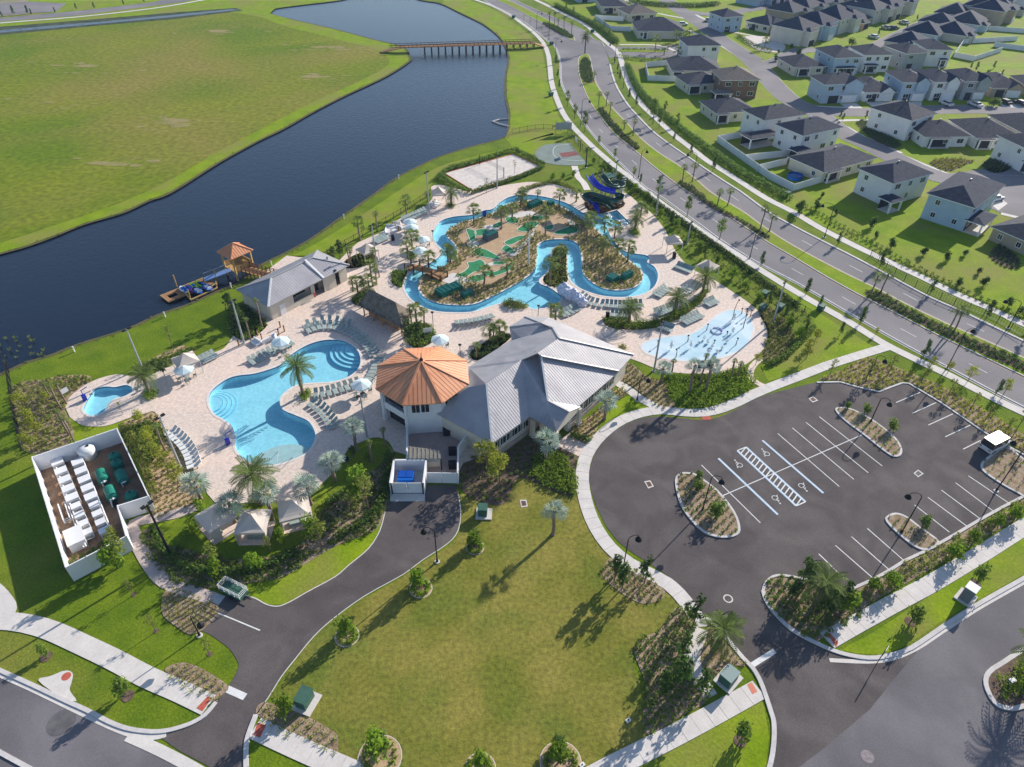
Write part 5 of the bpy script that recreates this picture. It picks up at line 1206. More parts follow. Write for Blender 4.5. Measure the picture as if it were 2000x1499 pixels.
HS = [
 ((1800, 430), (1879, 453), (1936, 408), 2, M_BLUEW, G1, 'pale blue two storey house nearest the boulevard with a corner porch', (0, .42, 3.2), {'dmax': 11}),
 ((1672, 388), (1727, 404), (1799, 384), 2, M_WHITE, G1, 'big white two storey house behind the vinyl fences with four roof vents', (-.2, .1, 3.0), {'dmax': 12}),
 ((1540, 329), (1602, 358), (1700, 330), 1, M_CREAM, G0, 'long low cream house beside the garden with the round blue pool', (.05, .3, 1.0), {'dmax': 14}),
 ((1519, 283), (1557, 307), (1629, 290), 2, M_WHITE, G1, 'square white two storey house with a tiny left porch', (-.25, .08, 2.6), {'dmax': 12}),
 ((1448, 262), (1484, 276), (1560, 264), 2, M_WHITE, G0, 'white two storey house with a wide single storey sun room', (-.5, .2, 4), {'dmax': 12}),
 ((1367, 218), (1396, 241), (1470, 236), 1, M_CREAM, G0, 'low cream house with a grey hip roof and dark screened porch', (.0, .3, 1.2), {'dmax': 16}),
 ((1352, 196), (1405, 194), (1474, 193), 2, M_BROWNW, G2, 'brown sided two storey house with a brown roof', (-.25, .2, 3.5), {'dmin': 11, 'dmax': 12}),
 ((1322, 166), (1342, 184), (1408, 180), 1, M_CREAM, G0, 'low house tucked behind the brown two storey house', (.0, .35, 1), {'dmax': 16}),
 ((1305, 140), (1312, 155), (1405, 157), 1, M_CREAM, G0, 'low cream house with a small square fenced yard', (.0, .2, 1), {'dmin': 13, 'dmax': 15}),
 ((1332, 108), (1340, 123), (1400, 122), 2, M_WHITE, G1, 'white two storey house by the estate entrance', None, {'dmin': 11, 'dmax': 12}),
 ((1225, 58), (1245, 76), (1335, 77), 1, M_CREAM, G0, 'long low grey roofed house by the entrance palms', (.1, .2, 1), {'dmax': 18}),
 ((1222, 32), (1228, 43), (1280, 40), 1, M_CREAM, G2, 'small brown roofed house beside the far vinyl fence', None, {'dmin': 12, 'dmax': 14}),
 ((1140, 8), (1175, 27), (1225, 27), 1, M_CREAM, G0, 'low house at the far end of the boulevard hedge', None, {'dmax': 18}),
 ((1120, -8), (1130, 6), (1170, 4), 1, M_BLUEW, G1, 'pale blue house at the top edge beside the boulevard', None, {'dmin': 13, 'dmax': 14}),
 ((1386, 53), (1408, 64), (1445, 61), 2, M_BLUEW, G1, 'blue two storey house on the bend of the estate street', None, {'dmax': 12}),
 ((1447, 48), (1455, 56), (1500, 66), 1, M_CREAM, G1, 'low cream house with a dark roof right of the blue one', None, {'dmin': 12, 'dmax': 13}),
 ((1500, 60), (1505, 66), (1540, 63), 1, M_CREAM, G1, 'cream hip roofed house behind the sandy play area', (.1, .5, 1), {'dmin': 14, 'dmax': 16, }),
 ((1520, 130), (1548, 149), (1605, 147), 1, M_CREAM, G0, 'low house with a yellow flowering tree at its corner', (.1, .5, 1.2), {'dmin': 12, 'dmax': 14}),
 ((1590, 118), (1622, 148), (1672, 146), 2, M_BLUEW, G0, 'blue sided two storey house with a steep grey roof', (.1, .8, 1.5), {'dmin': 11, 'dmax': 13}),
 ((1662, 126), (1680, 142), (1731, 141), 2, M_WHITE, G0, 'white two storey house with a dark recessed back porch', (.05, .5, 1.8), {'dmin': 11, 'dmax': 12}),
 ((1738, 128), (1760, 139), (1800, 136), 2, M_GREYW, G0, 'grey gabled two storey house behind the street row', None, {'dmin': 11, 'dmax': 12}),
 ((1782, 112), (1800, 130), (1848, 131), 2, M_WHITE, G1, 'white two storey house with a very dark hip roof and bay', (.6, .9, 1.5), {'dmin': 11, 'dmax': 12}),
 ((1575, 187), (1602, 203), (1676, 200), 2, M_BLUEW, G0, 'pale two storey corner house with twin white gables', None, {'dmax': 12, 'garage': True}),
 ((1668, 180), (1684, 199), (1741, 198), 1, M_WHITE, G0, 'narrow white garage fronted house beside the corner house', None, {'dmin': 14, 'dmax': 15, 'garage': True}),
 ((1738, 178), (1752, 198), (1803, 198), 2, M_BLUEW, G0, 'blue two storey house with a wide pale blue garage door', None, {'dmin': 12, 'dmax': 13, 'garage': True}),
 ((1798, 180), (1813, 197), (1860, 196), 2, M_WHITE, G1, 'white two storey house with a car in front of its dark garage', None, {'dmin': 12, 'dmax': 13, 'garage': True}),
 ((1855, 180), (1872, 196), (1920, 195), 2, M_GREYW, G1, 'grey blue gabled house with a yellow shrub at its drive', None, {'dmin': 12, 'dmax': 13, 'garage': True}),
 ((1915, 172), (1930, 190), (1992, 192), 1, M_TAN, G0, 'tan low house with a big grey roof near the right edge', None, {'dmin': 15, 'dmax': 17, 'garage': True}),
 ((1990, 172), (2005, 190), (2060, 192), 1, M_CREAM, G1, 'dark roofed house cut by the right edge behind the white cars', None, {'dmin': 13, 'dmax': 15}),
 ((1716, 243), (1765, 276), (1810, 262), 2, M_WHITE, G0, 'white house with a two storey rear inside the street bend', None, {'dmin': 12, 'dmax': 14}),
 ((1768, 268), (1800, 288), (1884, 287), 1, M_WHITE, G0, 'white low front wing with a dark screened lanai by the bend', (.1, .55, 1.2), {'dmin': 11, 'dmax': 12}),
 ((1858, 262), (1900, 290), (1983, 290), 1, M_WHITE, G0, 'white low house with a lanai, middle of the row inside the bend', (.02, .35, 1.2), {'dmin': 14, 'dmax': 15}),
 ((1930, 245), (1992, 282), (2060, 280), 1, M_CREAM, G0, 'low house at the right end of the row inside the bend', (.1, .3, 1.2), {'dmin': 14, 'dmax': 15}),
 ((1960, 320), (1990, 336), (2060, 330), 2, M_WHITE, G0, 'white porch corner of a house cut by the right edge', (0, .3, 2), {'dmin': 10, 'dmax': 11}),
 ((1968, 455), (2001, 500), (2080, 470), 1, M_TAN, G0, 'tan low house cut by the right edge with a dark mulch bed', None, {'dmin': 7, 'dmax': 8}),
]
for (L, F, R, st, wl, rf, lb, po, kw) in HS: house(L, F, R, st, wl, rf, lb, po, **kw)
# far rows: placed along the diagonal street and the streets behind
def far_row(a, b, n, label, st=(1, 2), w=(13, 16), d=13, walls=(M_CREAM, M_WHITE, M_BLUEW, M_TAN, M_CREAM), back='far side'):
    A, B = at(*a), at(*b); u = (B-A).normalized(); step = (B-A).length/n
    for i in range(n):
        p = A+u*(step*i); ww = min(step-1.5, random.uniform(*w)); s = random.choice(st); wm = random.choice(walls); ang = math.atan2(u.y, u.x); v = Vector((-u.y, u.x, 0))
        e = empty('house', (p.x, p.y, 0), ang, label.format(nth(i)), 'house', 'houses of the estate'); H = 2.8*s+.15; dd = d+random.uniform(-1, 1)
        mb = MB(); mb.box((ww/2, dd/2, 0), (ww, dd, H)); mb.build('wall', wm, e); rm = random.choice((G1, G1, G0)); rf = solid_roof(hip_faces(0, ww, 0, dd, H+.02, ww*.24, .5), rm, e)
        g = random.choice((0, 1)); gx = ww*(.15+.5*g); mb = MB(); mb.box((gx+ww*.17, -1.2, 0), (ww*.38, 2.6, H-.3)); mb.build('wing', wm, e)
        solid_roof(hip_faces(gx-.02*ww, gx+.36*ww, -2.6, 1.5, H-.28, 1.1, .35), rm, e, 'wing_roof')
        for k in range(3): window(e, (ww*(.15+.3*k), 0, 0), -math.pi/2, 1.0, 1.3, .95+2.85*(s-1), .08)
        mb = MB(); mb.box((gx+ww*.17, -2.55, .05), (ww*.28, .08, 2.1)); mb.build('garage_door', random.choice((M_VINYL, M_DARK)), e)
far_row((1560, 92), (1790, 22), 7, '{} house up the near side of the diagonal street, counted from the sandy play area')
far_row((1600, 62), (1770, 8), 5, '{} house in the row behind the diagonal street, counted from the left', st=(1,))
far_row((1545, 40), (1690, -4), 5, '{} dark roofed house in the row above the green gardens, from the left', st=(1,))
far_row((1795, 108), (1905, 30), 4, '{} house down the far side of the diagonal street from the bend')
far_row((1880, 86), (1975, 12), 4, '{} house in the second row right of the diagonal street')
far_row((1950, 52), (2040, -2), 4, '{} house near the top right corner, counted upwards')
far_row((1480, 14), (1590, -12), 4, '{} distant house at the top edge, counted from the blue car park side', st=(1,))
far_row((1150, 0), (1220, -16), 3, '{} distant roof beyond the boulevard hedge at the top edge', st=(1,))
far_row((1640, -8), (1760, -40), 3, '{} house at the very top edge above the diagonal street', st=(1,))
# fences of the estate
fence_ds = [('1400,278 1500,350 1548,374 1620,352', 'long white vinyl fence stepping along the boulevard side gardens'), ('1400,278 1445,270 1515,263', 'white vinyl fence on the street side of the first garden'),
            ('1452,316 1540,306', 'white vinyl fence between the two near gardens'), ('1478,336 1535,322', 'short white vinyl fence beside the pool garden'), ('1260,132 1265,158 1322,160', 'white vinyl fence round the small square yard'), ('1260,132 1304,128', 'rear side of the square vinyl yard'),
            ('1162,38 1192,60 1232,62', 'far white vinyl fence in front of the long low house'), ('1162,38 1217,42', 'white vinyl fence behind the boulevard hedge'), ('1985,80 1880,86 1862,112 1900,120 1955,102', 'white vinyl fence round the yards at the top right'),
            ('1930,60 2010,66', 'white vinyl fence of the upper right yard'), ('1940,92 2040,105', 'right edge white vinyl fence'), ('1640,30 1700,14', 'white fence between the far rear gardens')]
for s, lb in fence_ds: panel_fence('vinyl_fence', P(s), 1.8, lb, 2.4, post=True)
g = at(1552, 349); e = empty('garden_pool', (g.x, g.y, .02), 0, 'round bright blue above ground pool in the fenced garden', 'pool')
mb = MB(); mb.tube([(0, 0, 0), (0, 0, .9)], 1.75, 24, cap=False); mb.build('pool_wall', M_BLUEB, e); mb = MB(); mb.tube([(0, 0, .6), (0, 0, .7)], 1.7, 24); mb.build('water', mat('blue_pool_water', (.02, .12, .35), rough=.1), e)
mb = MB(); mb.tube([(1.8*math.cos(t*math.pi/12), 1.8*math.sin(t*math.pi/12), .92) for t in range(25)], .07, 6); mb.build('rim', mat('navy_rim', (.01, .02, .1), rough=.4), e)

# ================================================================== vehicles
def vehicle(x, y, ang, m, label, kind='car', L=4.6, W=1.8, name='parked_car', group=None):
    g = at(x, y); e = empty(name, (g.x, g.y, .05), ang, label, kind, group); van = kind in ('van',)
    mb = MB(); h = .62
    prof = [(-L/2, .35), (-L/2, .8), (-L/2+.15, .95), (L/2-1.1, .95), (L/2-.15, .78), (L/2, .6), (L/2, .35)]
    for s in (1,):
        n = len(prof); V = [(x_, -W/2, z_) for x_, z_ in prof]+[(x_, W/2, z_) for x_, z_ in prof]
        mb.V += V; mb.F += [tuple(range(n))[::1], tuple(range(2*n-1, n-1, -1))]+[(i, n+i, n+(i+1) % n, (i+1) % n) for i in range(n)]; mb.I += [0]*(n+2)
    mb.build('body', m, e)
    c0, c1, ct = (-L/2+.1, L/2-1.2, 1.95) if van else (-L/2+.7, L/2-1.4, 1.45); mb = MB(); cx = (c0+c1)/2
    mb.box((cx, 0, .94), (c1-c0, W*.94, ct-1.0), top=.93 if van else .8); mb.build('cabin', M_GLASS, e)
    mb = MB(); k = .95 if van else .78; mb.box((cx, 0, ct-.06), ((c1-c0)*k, W*.9 if van else W*.78, .07)); mb.build('roof', m, e)
    for xx in (-L/2+.85, L/2-.85):
        for yy in (-W/2+.08, W/2-.08):
            mb = MB(); mb.tube([(xx, yy-.1, .32), (xx, yy+.1, .32)], .33, 12); wo = mb.build('wheel', M_BLACKP, e)
            mb = MB(); mb.tube([(xx, yy-.11, .32), (xx, yy+.11, .32)], .17, 8); mb.build('rim', M_GALV, wo)
    for yy in (-W/2+.3, W/2-.3):
        mb = MB(); mb.box((L/2-.02, yy, .62), (.08, .35, .14)); mb.build('headlight', M_ALU, e); mb = MB(); mb.box((-L/2+.0, yy, .66), (.06, .3, .18)); mb.build('tail_light', M_RED, e)
    return e
M_CARW = mat('white_car_paint', (.62, .62, .63), rough=.25, spec=.6); M_CARD = mat('dark_car_paint', (.03, .03, .035), rough=.25, spec=.6); M_CARB = mat('blue_car_paint', (.03, .08, .25), rough=.25); M_CARS = mat('silver_car_paint', (.4, .41, .42), rough=.25)
pa = math.atan2((at(1797, 767)-at(1750, 787)).y, (at(1797, 767)-at(1750, 787)).x)
vehicle(1940, 873, pa, M_CARW, 'white boxy van parked alone in the top right bays of the car park', 'van', 4.7, 1.9, 'parked_van')
cars = [(1847, 206, 1.9, M_CARW, 'white car in the driveway before the dark open garage'), (1903, 208, 1.9, M_CARW, 'second white car, right of the yellow shrub'), (1960, 203, 1.9, M_CARD, 'dark car on a drive near the right edge'),
        (1990, 205, 1.9, M_CARD, 'dark car half out of the right edge of the row'), (1941, 392, .4, M_CARW, 'white car behind the pale blue house'), (1745, 58, .3, M_CARD, 'dark car parked low on the diagonal street'),
        (1797, 60, .6, M_CARB, 'blue car at the kerb of the diagonal street'), (1816, 57, .6, M_CARD, 'dark car beside the solar roof house'), (1851, 44, .6, M_CARD, 'dark car furthest up the diagonal street'), (1705, 75, 2.0, M_CARW, 'white car at the foot of the diagonal street'),
        (1765, 47, 2.0, M_CARW, 'white car on a drive halfway up the diagonal street'), (1333, 50, 0, M_CARW, 'white car by the estate entrance houses'), (1382, 42, 1.2, M_CARS, 'silver car outside the blue corner house'), (1730, 57, 2.0, M_CARS, 'silver car on a drive off the diagonal street')]
for x, y, a, m, lb in cars: vehicle(x, y, a, m, lb, 'car', group='parked cars on the estate')
# driveways
for s in ('1835,196 1858,196 1870,216 1845,217', '1890,197 1912,197 1930,214 1905,216', '1945,196 2000,196 2020,214 1965,216', '1640,203 1672,202 1690,216 1660,216', '1690,200 1738,200 1735,214 1715,216', '1760,200 1800,199 1800,214 1770,216', '1936,400 1950,385 1968,398 1950,412'):
    flat('driveway_slab', P(s), .051, M_CONC)
# cage trailer by the drive
g = at(459, 1160); ta = math.atan2((at(480, 1170)-at(440, 1150)).y, (at(480, 1170)-at(440, 1150)).x)
e = empty('cage_trailer', (g.x, g.y, .03), ta, 'small green trailer with a white pipe cage parked by the driveway mouth', 'trailer')
mb = MB(); mb.box((0, 0, .35), (3.0, 1.3, .35)); mb.build('bed', M_GREENB, e)
for s in (-.62, .62):
    mb = MB(); [mb.bar((-1.5, s, z_), (1.5, s, z_), .04) for z_ in (.95, 1.25, 1.55)]; [mb.bar((x_, s, .7), (x_, s, 1.55), .06) for x_ in (-1.5, -.75, 0, .75, 1.5)]; mb.build('cage_side', M_ALU, e)
for s in (-1.5, 1.5):
    mb = MB(); [mb.bar((s, -.62, z_), (s, .62, z_), .04) for z_ in (.95, 1.25, 1.55)]; mb.build('cage_end', M_ALU, e)
for s in (-.72, .72): mb = MB(); mb.tube([(0.2, s-.08, .3), (.2, s+.08, .3)], .3, 12); mb.build('wheel', M_BLACKP, e)
mb = MB(); mb.bar((1.5, 0, .4), (2.4, 0, .4), .08); mb.build('tow_bar', M_BLACKP, e)

# ================================================================== lamps, poles, utility boxes
def floodlight(b, ty, label, m=M_GALV, group='tall floodlight masts'):
    h = height_of(b[0], b[1], ty); g = at(*b); e = empty('floodlight_mast', (g.x, g.y, 0), 1.0, label, 'light pole', group)
    mb = MB(); mb.tube([(0, 0, 0), (0, 0, h*.5), (0, 0, h)], [.17, .14, .1], 10); mb.build('pole', m, e)
    mb = MB(); mb.box((0, 0, 0), (.5, .5, .12)); mb.build('base_plate', M_CONC, e)
    for s in (-1, 1): mb = MB(); mb.box((s*.45, 0, h-.05), (.5, .4, .16)); mb.build('floodlight', M_BLACKP, e)
    mb = MB(); mb.bar((-.5, 0, h-.1), (.5, 0, h-.1), .08); mb.build('crossarm', m, e)
for b, ty, lb, m in (((278, 720), 644, 'pale mast on the lakeside lawn behind the plunge pool', M_GALV), ((477, 671), 589, 'pale mast left of the changing block', M_GALV), ((352, 912), 815, 'dark mast beside the row of white loungers', M_GALV),
                     ((335, 1087), 987, 'near black mast between the plant yard and the cabanas', M_BLACKP), ((717, 855), 772, 'mast on the deck left of the tower', M_GALV), ((1032, 518), 449, 'slim white mast on the golf island', M_ALU),
                     ((1277, 725), 632, 'mast rising between the hall and the splash pad', M_GALV), ((736, 520), 440, 'mast on the deck by the cream canopy', M_GALV), ((838, 412), 337, 'mast on the lake lawn near the river bend', M_GALV),
                     ((1281, 420), 345, 'mast beside the boulevard path right of the slides', M_GALV), ((1510, 630), 551, 'mast by the green boxes right of the splash pad', M_GALV), ((971, 368), 306, 'mast at the corner of the sand court', M_GALV),
                     ((1201, 357), 316, 'pale mast behind the slides', M_GALV), ((1144, 328), 290, 'dark mast by the basketball court', M_BLACKP), ((1342, 477), 436, 'short grey mast near the square parasol', M_GALV)):
    floodlight(b, ty, lb, m)
def street_lamp(b, ty, arm, label, L=1.3, group='black street lamps'):
    h = height_of(b[0], b[1], ty); g = at(*b); e = empty('street_lamp', (g.x, g.y, 0), arm, label, 'street lamp', group)
    mb = MB(); mb.tube([(0, 0, 0), (0, 0, .5), (0, 0, .55), (0, 0, h-.4)], [.16, .14, .08, .06], 8); mb.build('pole', M_BLACKP, e)
    pts = [(0, 0, h-.4)]+[(L/2-L/2*math.cos(t*math.pi/6), 0, h-.4+.55*math.sin(t*math.pi/6)) for t in range(1, 6)]+[(L, 0, h-.45)]
    mb = MB(); mb.tube(pts, .045, 6); mb.build('arm', M_BLACKP, e)
    mb = MB(); mb.tube([(L, 0, h-.35), (L, 0, h-.6), (L, 0, h-.9)], [.08, .3, .4], 12); mb.build('lamp_shade', M_BLACKP, e)
    mb = MB(); mb.ball((L, 0, h-.95), .26, 10, 5, 0, .6); mb.build('globe', M_ALU, e)
    mb = MB(); mb.tube([(0, 0, 0), (0, 0, .12)], .32, 12); mb.build('footing', M_CONC, e)
for b, ty, arm, lb in (((1372, 997), 930, -.2, 'black lamp in the planted island left of the disabled bays'), ((1700, 825), 777, -.5, 'black lamp in the long planted island at the top of the car park'), ((1760, 1042), 968, 2.8, 'black lamp in the small mulched island right of the car park'),
                       ((1217, 1110), 1050, .3, 'black lamp beside the curving walk above the lawn'), ((854, 1098), 1035, 2.9, 'black lamp on the lawn edge by the driveway'), ((390, 1242), 1202, -.5, 'black lamp on the corner by the white line of the driveway'),
                       ((1945, 960), 865, 2.6, 'black lamp in the right hand island behind the van'), ((1395, 1245), 1200, .3, 'black lamp behind the palm at the car park entrance'), ((1244, 783), 738, .2, 'black lamp by the club side path'), ((1700, 728), 695, -.4, 'black lamp in the bed above the car park'), ((1565, 1140), 1098, .2, 'black lamp in the round corner bed')):
    street_lamp(b, ty, arm, lb)
for b, ty, arm, lb in (((1134, 247), 195, .3, 'lamp on the left kerb of the boulevard before the big palm'), ((1247, 348), 296, .8, 'lamp on the left verge near the slides'), ((1464, 505), 455, .6, 'lamp on the left verge above the square parasols'), ((1850, 719), 647, .5, 'lamp on the left verge above the long parking row'),
                       ((1610, 464), 401, 2.6, 'lamp on the right verge below the pale blue house'), ((1968, 642), 590, 2.6, 'rightmost lamp on the right verge'), ((1217, 173), 139, 3.0, 'lamp on the right verge by the square fenced yard'), ((1072, 80), 22, .3, 'lamp at the far left kerb near the bridge'),
                       ((1200, 125), 85, 2.8, 'lamp at the estate entrance corner'), ((1048, 58), 24, .4, 'farthest lamp on the boulevard'), ((1084, 117), 78, .3, 'lamp at the bridge landing'), ((1355, 340), 300, 2.7, 'lamp on the right verge beyond the vinyl fences')):
    street_lamp(b, ty, arm, lb, 2.2)
def deck_lamp(b, ty, lb):
    h = max(2.2, height_of(b[0], b[1], ty)); g = at(*b); e = empty('deck_lamp', (g.x, g.y, .05), 0, lb, 'lamp post', 'low black lamp posts round the pools')
    mb = MB(); mb.tube([(0, 0, 0), (0, 0, h-.3)], .05, 6); mb.build('pole', M_BLACKP, e); mb = MB(); mb.tube([(0, 0, h-.3), (0, 0, h-.05), (0, 0, h)], [.1, .3, .1], 10); mb.build('lantern', M_BLACKP, e)
for b, ty, lb in (((847, 650), 610, 'lamp post by the shrubs right of the thatched hut'), ((899, 695), 676, 'short lamp post behind the orange roof'), ((965, 660), 634, 'lamp post beside the fan palms at the hall'), ((1051, 618), 600, 'lamp post at the river beach'), ((846, 470), 459, 'lamp post on the inside of the river bend'), ((660, 560), 528, 'lamp post at the end of the changing block')):
    deck_lamp(b, ty, lb)
for i, s in enumerate(('504,656', '548,640', '556,648', '512,664', '545,655', '467,676', '737,528', '741,542', '736,556', '768,444', '779,452', '792,440', '806,448')):
    x, y = [float(t) for t in s.split(',')]; g = at(x, y); e = empty('bollard', (g.x, g.y, .05), 0, '%s brown timber bollard counted from the changing block towards the river' % nth(i), 'bollard', 'timber bollards on the deck')
    mb = MB(); mb.tube([(0, 0, 0), (0, 0, 1.1)], .13, 8); mb.build('post', M_WOOD, e); mb = MB(); mb.tube([(0, 0, 1.1), (0, 0, 1.2)], [.17, .05], 8); mb.build('cap', M_BLACKP, e)
def ubox_(x, y, ang, d, m, lb, pad=True, topm=None, name='utility_box'):
    g = at(x, y); e = empty(name, (g.x, g.y, .02), ang, lb, 'utility box')
    if pad: mb = MB(); mb.box((.15, 0, 0), (d[0]+.9, d[1]+.7, .16)); mb.build('concrete_pad', M_CONC, e)
    mb = MB(); mb.box((0, 0, .16), d); mb.build('cabinet', m, e); mb = MB(); mb.box((0, 0, .16+d[2]), (d[0]+.1, d[1]+.1, .07)); mb.build('lid', topm or m, e)
    mb = MB(); mb.box((d[0]/2+.01, 0, .4), (.03, d[1]*.8, d[2]*.6)); mb.build('door', m, e)
ubox_(597, 1372, ta+.1, (1.15, 1.6, 1.3), M_GREENB, 'big green transformer on a white pad at the lower left of the lawn')
ubox_(943, 1005, ta+.4, (1.1, 1.1, 1.2), M_GREENB, 'green transformer on a square pad right of the driveway head')
ubox_(1420, 1330, .75, (1.6, 1.3, 1.3), M_GREENB, 'green transformer on the grass by the car park entrance', topm=mat('grey_green_lid', (.25, .32, .31), rough=.5))
ubox_(1884, 1170, .7, (1.2, 1.1, 2.0), mat('slate_cabinet', (.16, .17, .19), rough=.5), 'tall slate cabinet with a white top beside the right hand street', topm=M_ALU)
for x, y, lb in ((1492, 580, 'green box uppermost of the three by the boulevard fence'), (1488, 607, 'low green box right of the splash pad bed'), (1602, 606, 'green box at the bend of the boulevard path'), (1522, 606, 'green box on the strip above the lawn triangle'), (1537, 384, 'small pale topped box by the right hand path'), (1076, 188, 'dark box on the canal side grass'), (1003, 36, 'green box at the far end of the path'), (1077, 88, 'green box near the bridge landing'), (1157, 64, 'green box on the far verge')):
    ubox_(x, y, .8, (1.3, 1.0, .9), M_GREENB, lb, False, name='green_box')
for x, y, lb in ((1227, 1408, 'small white survey marker plate on the lawn'), (1137, 1495, 'small white plate at the bottom edge by the lawn')):
    g = at(x, y); e = empty('marker_box', (g.x, g.y, .02), .6, lb, 'marker'); mb = MB(); mb.box((0, 0, 0), (.5, .35, .12)); mb.build('plate', M_ALU, e); mb = MB(); mb.box((0, 0, .12), (.12, .12, .04)); mb.build('knob', M_BLACKP, e)
# sign at the right kerb casting a square shadow, red-backed lounge sign, notice boards
def sign(b, hh, w_, hh2, ang, m, lb, name='sign_board'):
    g = at(*b); e = empty(name, (g.x, g.y, 0), ang, lb, 'sign')
    for s in (-w_/2+.08, w_/2-.08): mb = MB(); mb.box((s, 0, 0), (.07, .07, hh+hh2)); mb.build('post', M_BLACKP, e)
    mb = MB(); mb.box((0, -.05, hh), (w_, .05, hh2)); mb.build('board', m, e)
sign((1376, 725), .6, 2.6, 1.6, .15, M_NAVY, 'blank navy blue sign panel facing the car park below the splash pad')
sign((836, 655), .5, 1.5, 1.0, .3, M_VINYL, 'white notice board in the shrubs left of the aqua parasol')
sign((676, 905), .3, .9, .8, .8, M_NAVY, 'small blue bin board on the lawn by the pool deck')
sign((1715, 1292), 1.6, .8, 1.0, .8, M_GALV, 'grey street sign at the kerb of the corner bed')
sign((130, 772), .5, 1.0, .8, 1.0, M_VINYL, 'white notice board at the edge of the plunge pool deck')
sign((1100, 262), 1.2, 4.5, 2.0, .1, M_GALV, 'tall translucent grey scoreboard by the canal lawn')
sign((946, 425), .2, .9, 1.4, .6, M_BLUEPL, 'bright blue panel standing at the river edge')
# putting island features
for x, y, w_, d_, hh, sl_, lb in ((869, 573, 3.2, 2.4, .9, 1, 'left dark green slatted pump cover on the island'), (887, 566, 2.6, 2.2, .8, 1, 'right dark green slatted cover touching the left one'), (912, 578, 2.2, 1.3, .9, 0, 'narrow teal box cover at the island tip'),
                                  (1196, 547, 2.0, 1.8, .8, 0, 'teal cover at the east end of the island'), (1224, 543, 2.6, 1.2, 1.0, 1, 'longer sloping green cover at the east end'), (1044, 402, 3.4, 1.8, .9, 1, 'dark green cover at the north bank of the island'), (1075, 403, 1.4, 1.2, 1.0, 0, 'small blue green cover on the north bank'), (958, 466, 3.0, 1.8, 1.2, 0, 'grey slate kiosk in the middle of the golf course')):
    g = at(x, y); e = empty('equipment_cover', (g.x, g.y, .06), .75, lb, 'equipment cover'); mm = M_GREENP if hh < 1.2 else mat('slate_panel', (.12, .14, .15), rough=.6)
    mb = MB(); mb.box((0, 0, 0), (w_, d_, hh), top=.92); mb.build('housing', mm, e); mb = MB(); mb.box((0, 0, hh), (w_*.96, d_*.96, .08)); mb.build('lid', mat('dark_teal', (.01, .09, .08), rough=.4), e)
    if sl_:
        for k in range(3): mb = MB(); mb.box((-w_*.3+k*w_*.3, 0, hh+.08), (.1, d_*.9, .06)); mb.build('rib', MATS['dark_teal'], e)
# ================================================================== dock, bridge, boats
brg = empty('canal_bridge', (0, 0, 0), 0, 'long low timber footbridge on posts crossing the canal', 'bridge')
A, B = at(745, 103, 0), at(1062, 93, 0); A.z = B.z = 0; u = (B-A).normalized(); L = (B-A).length; v = Vector((-u.y, u.x, 0)); BZ = 1.7
mb = MB(); mb.bar(A+Vector((0, 0, .3)), A+u*8+Vector((0, 0, BZ)), 3.0, .25); mb.build('ramp', M_WOOD, brg)
n = 44
for k in range(n):
    a, b = A+u*(8+(L-12)*k/n), A+u*(8+(L-12)*(k+1)/n-.05); mb = MB(); mb.bar(a+Vector((0, 0, BZ)), b+Vector((0, 0, BZ)), 3.0, .2); mb.build('deck_section', M_WOOD, brg)
mb = MB(); mb.bar(A+u*(L-4)+Vector((0, 0, BZ)), B+Vector((0, 0, .3)), 3.0, .25); mb.build('ramp', M_WOOD, brg)
for s in (-1.5, 1.5):
    for z_ in (.5, 1.1): mb = MB(); mb.bar(A+u*3+v*s+Vector((0, 0, BZ+z_-.3)), B-u*2+v*s+Vector((0, 0, BZ+z_-.1)), .1, .14); mb.build('rail', mat('dark_timber', (.12, .06, .035), rough=.8), brg)
    for k in range(36): q = A+u*(4+(L-8)*k/35)+v*s; mb = MB(); mb.box((q.x, q.y, BZ-.1), (.12, .12, 1.2)); mb.build('rail_post', MATS['dark_timber'], brg)
for k in range(17):
    q = A+u*(16+(L-20)*k/16)
    for s in (-1.2, 1.2): w_ = q+v*s; mb = MB(); mb.tube([(w_.x, w_.y, -2), (w_.x, w_.y, BZ)], .2, 8); mb.build('pile', MATS['dark_timber'], brg)
# boat house on stilts with the ramp to shore
bh = empty('boat_house', (0, 0, 0), 0, 'orange roofed timber pavilion standing on posts in the lake', 'pavilion')
BZ2 = 4.6; q0, q1, q2, q3 = at(451, 507.5, BZ2), at(494.5, 489, BZ2), at(461.5, 473.5, BZ2), at(423.5, 493, BZ2)
q2 = q1+(q3-q0); c = (q0+q2)/2; ap = at(455, 482, BZ2+1.4)
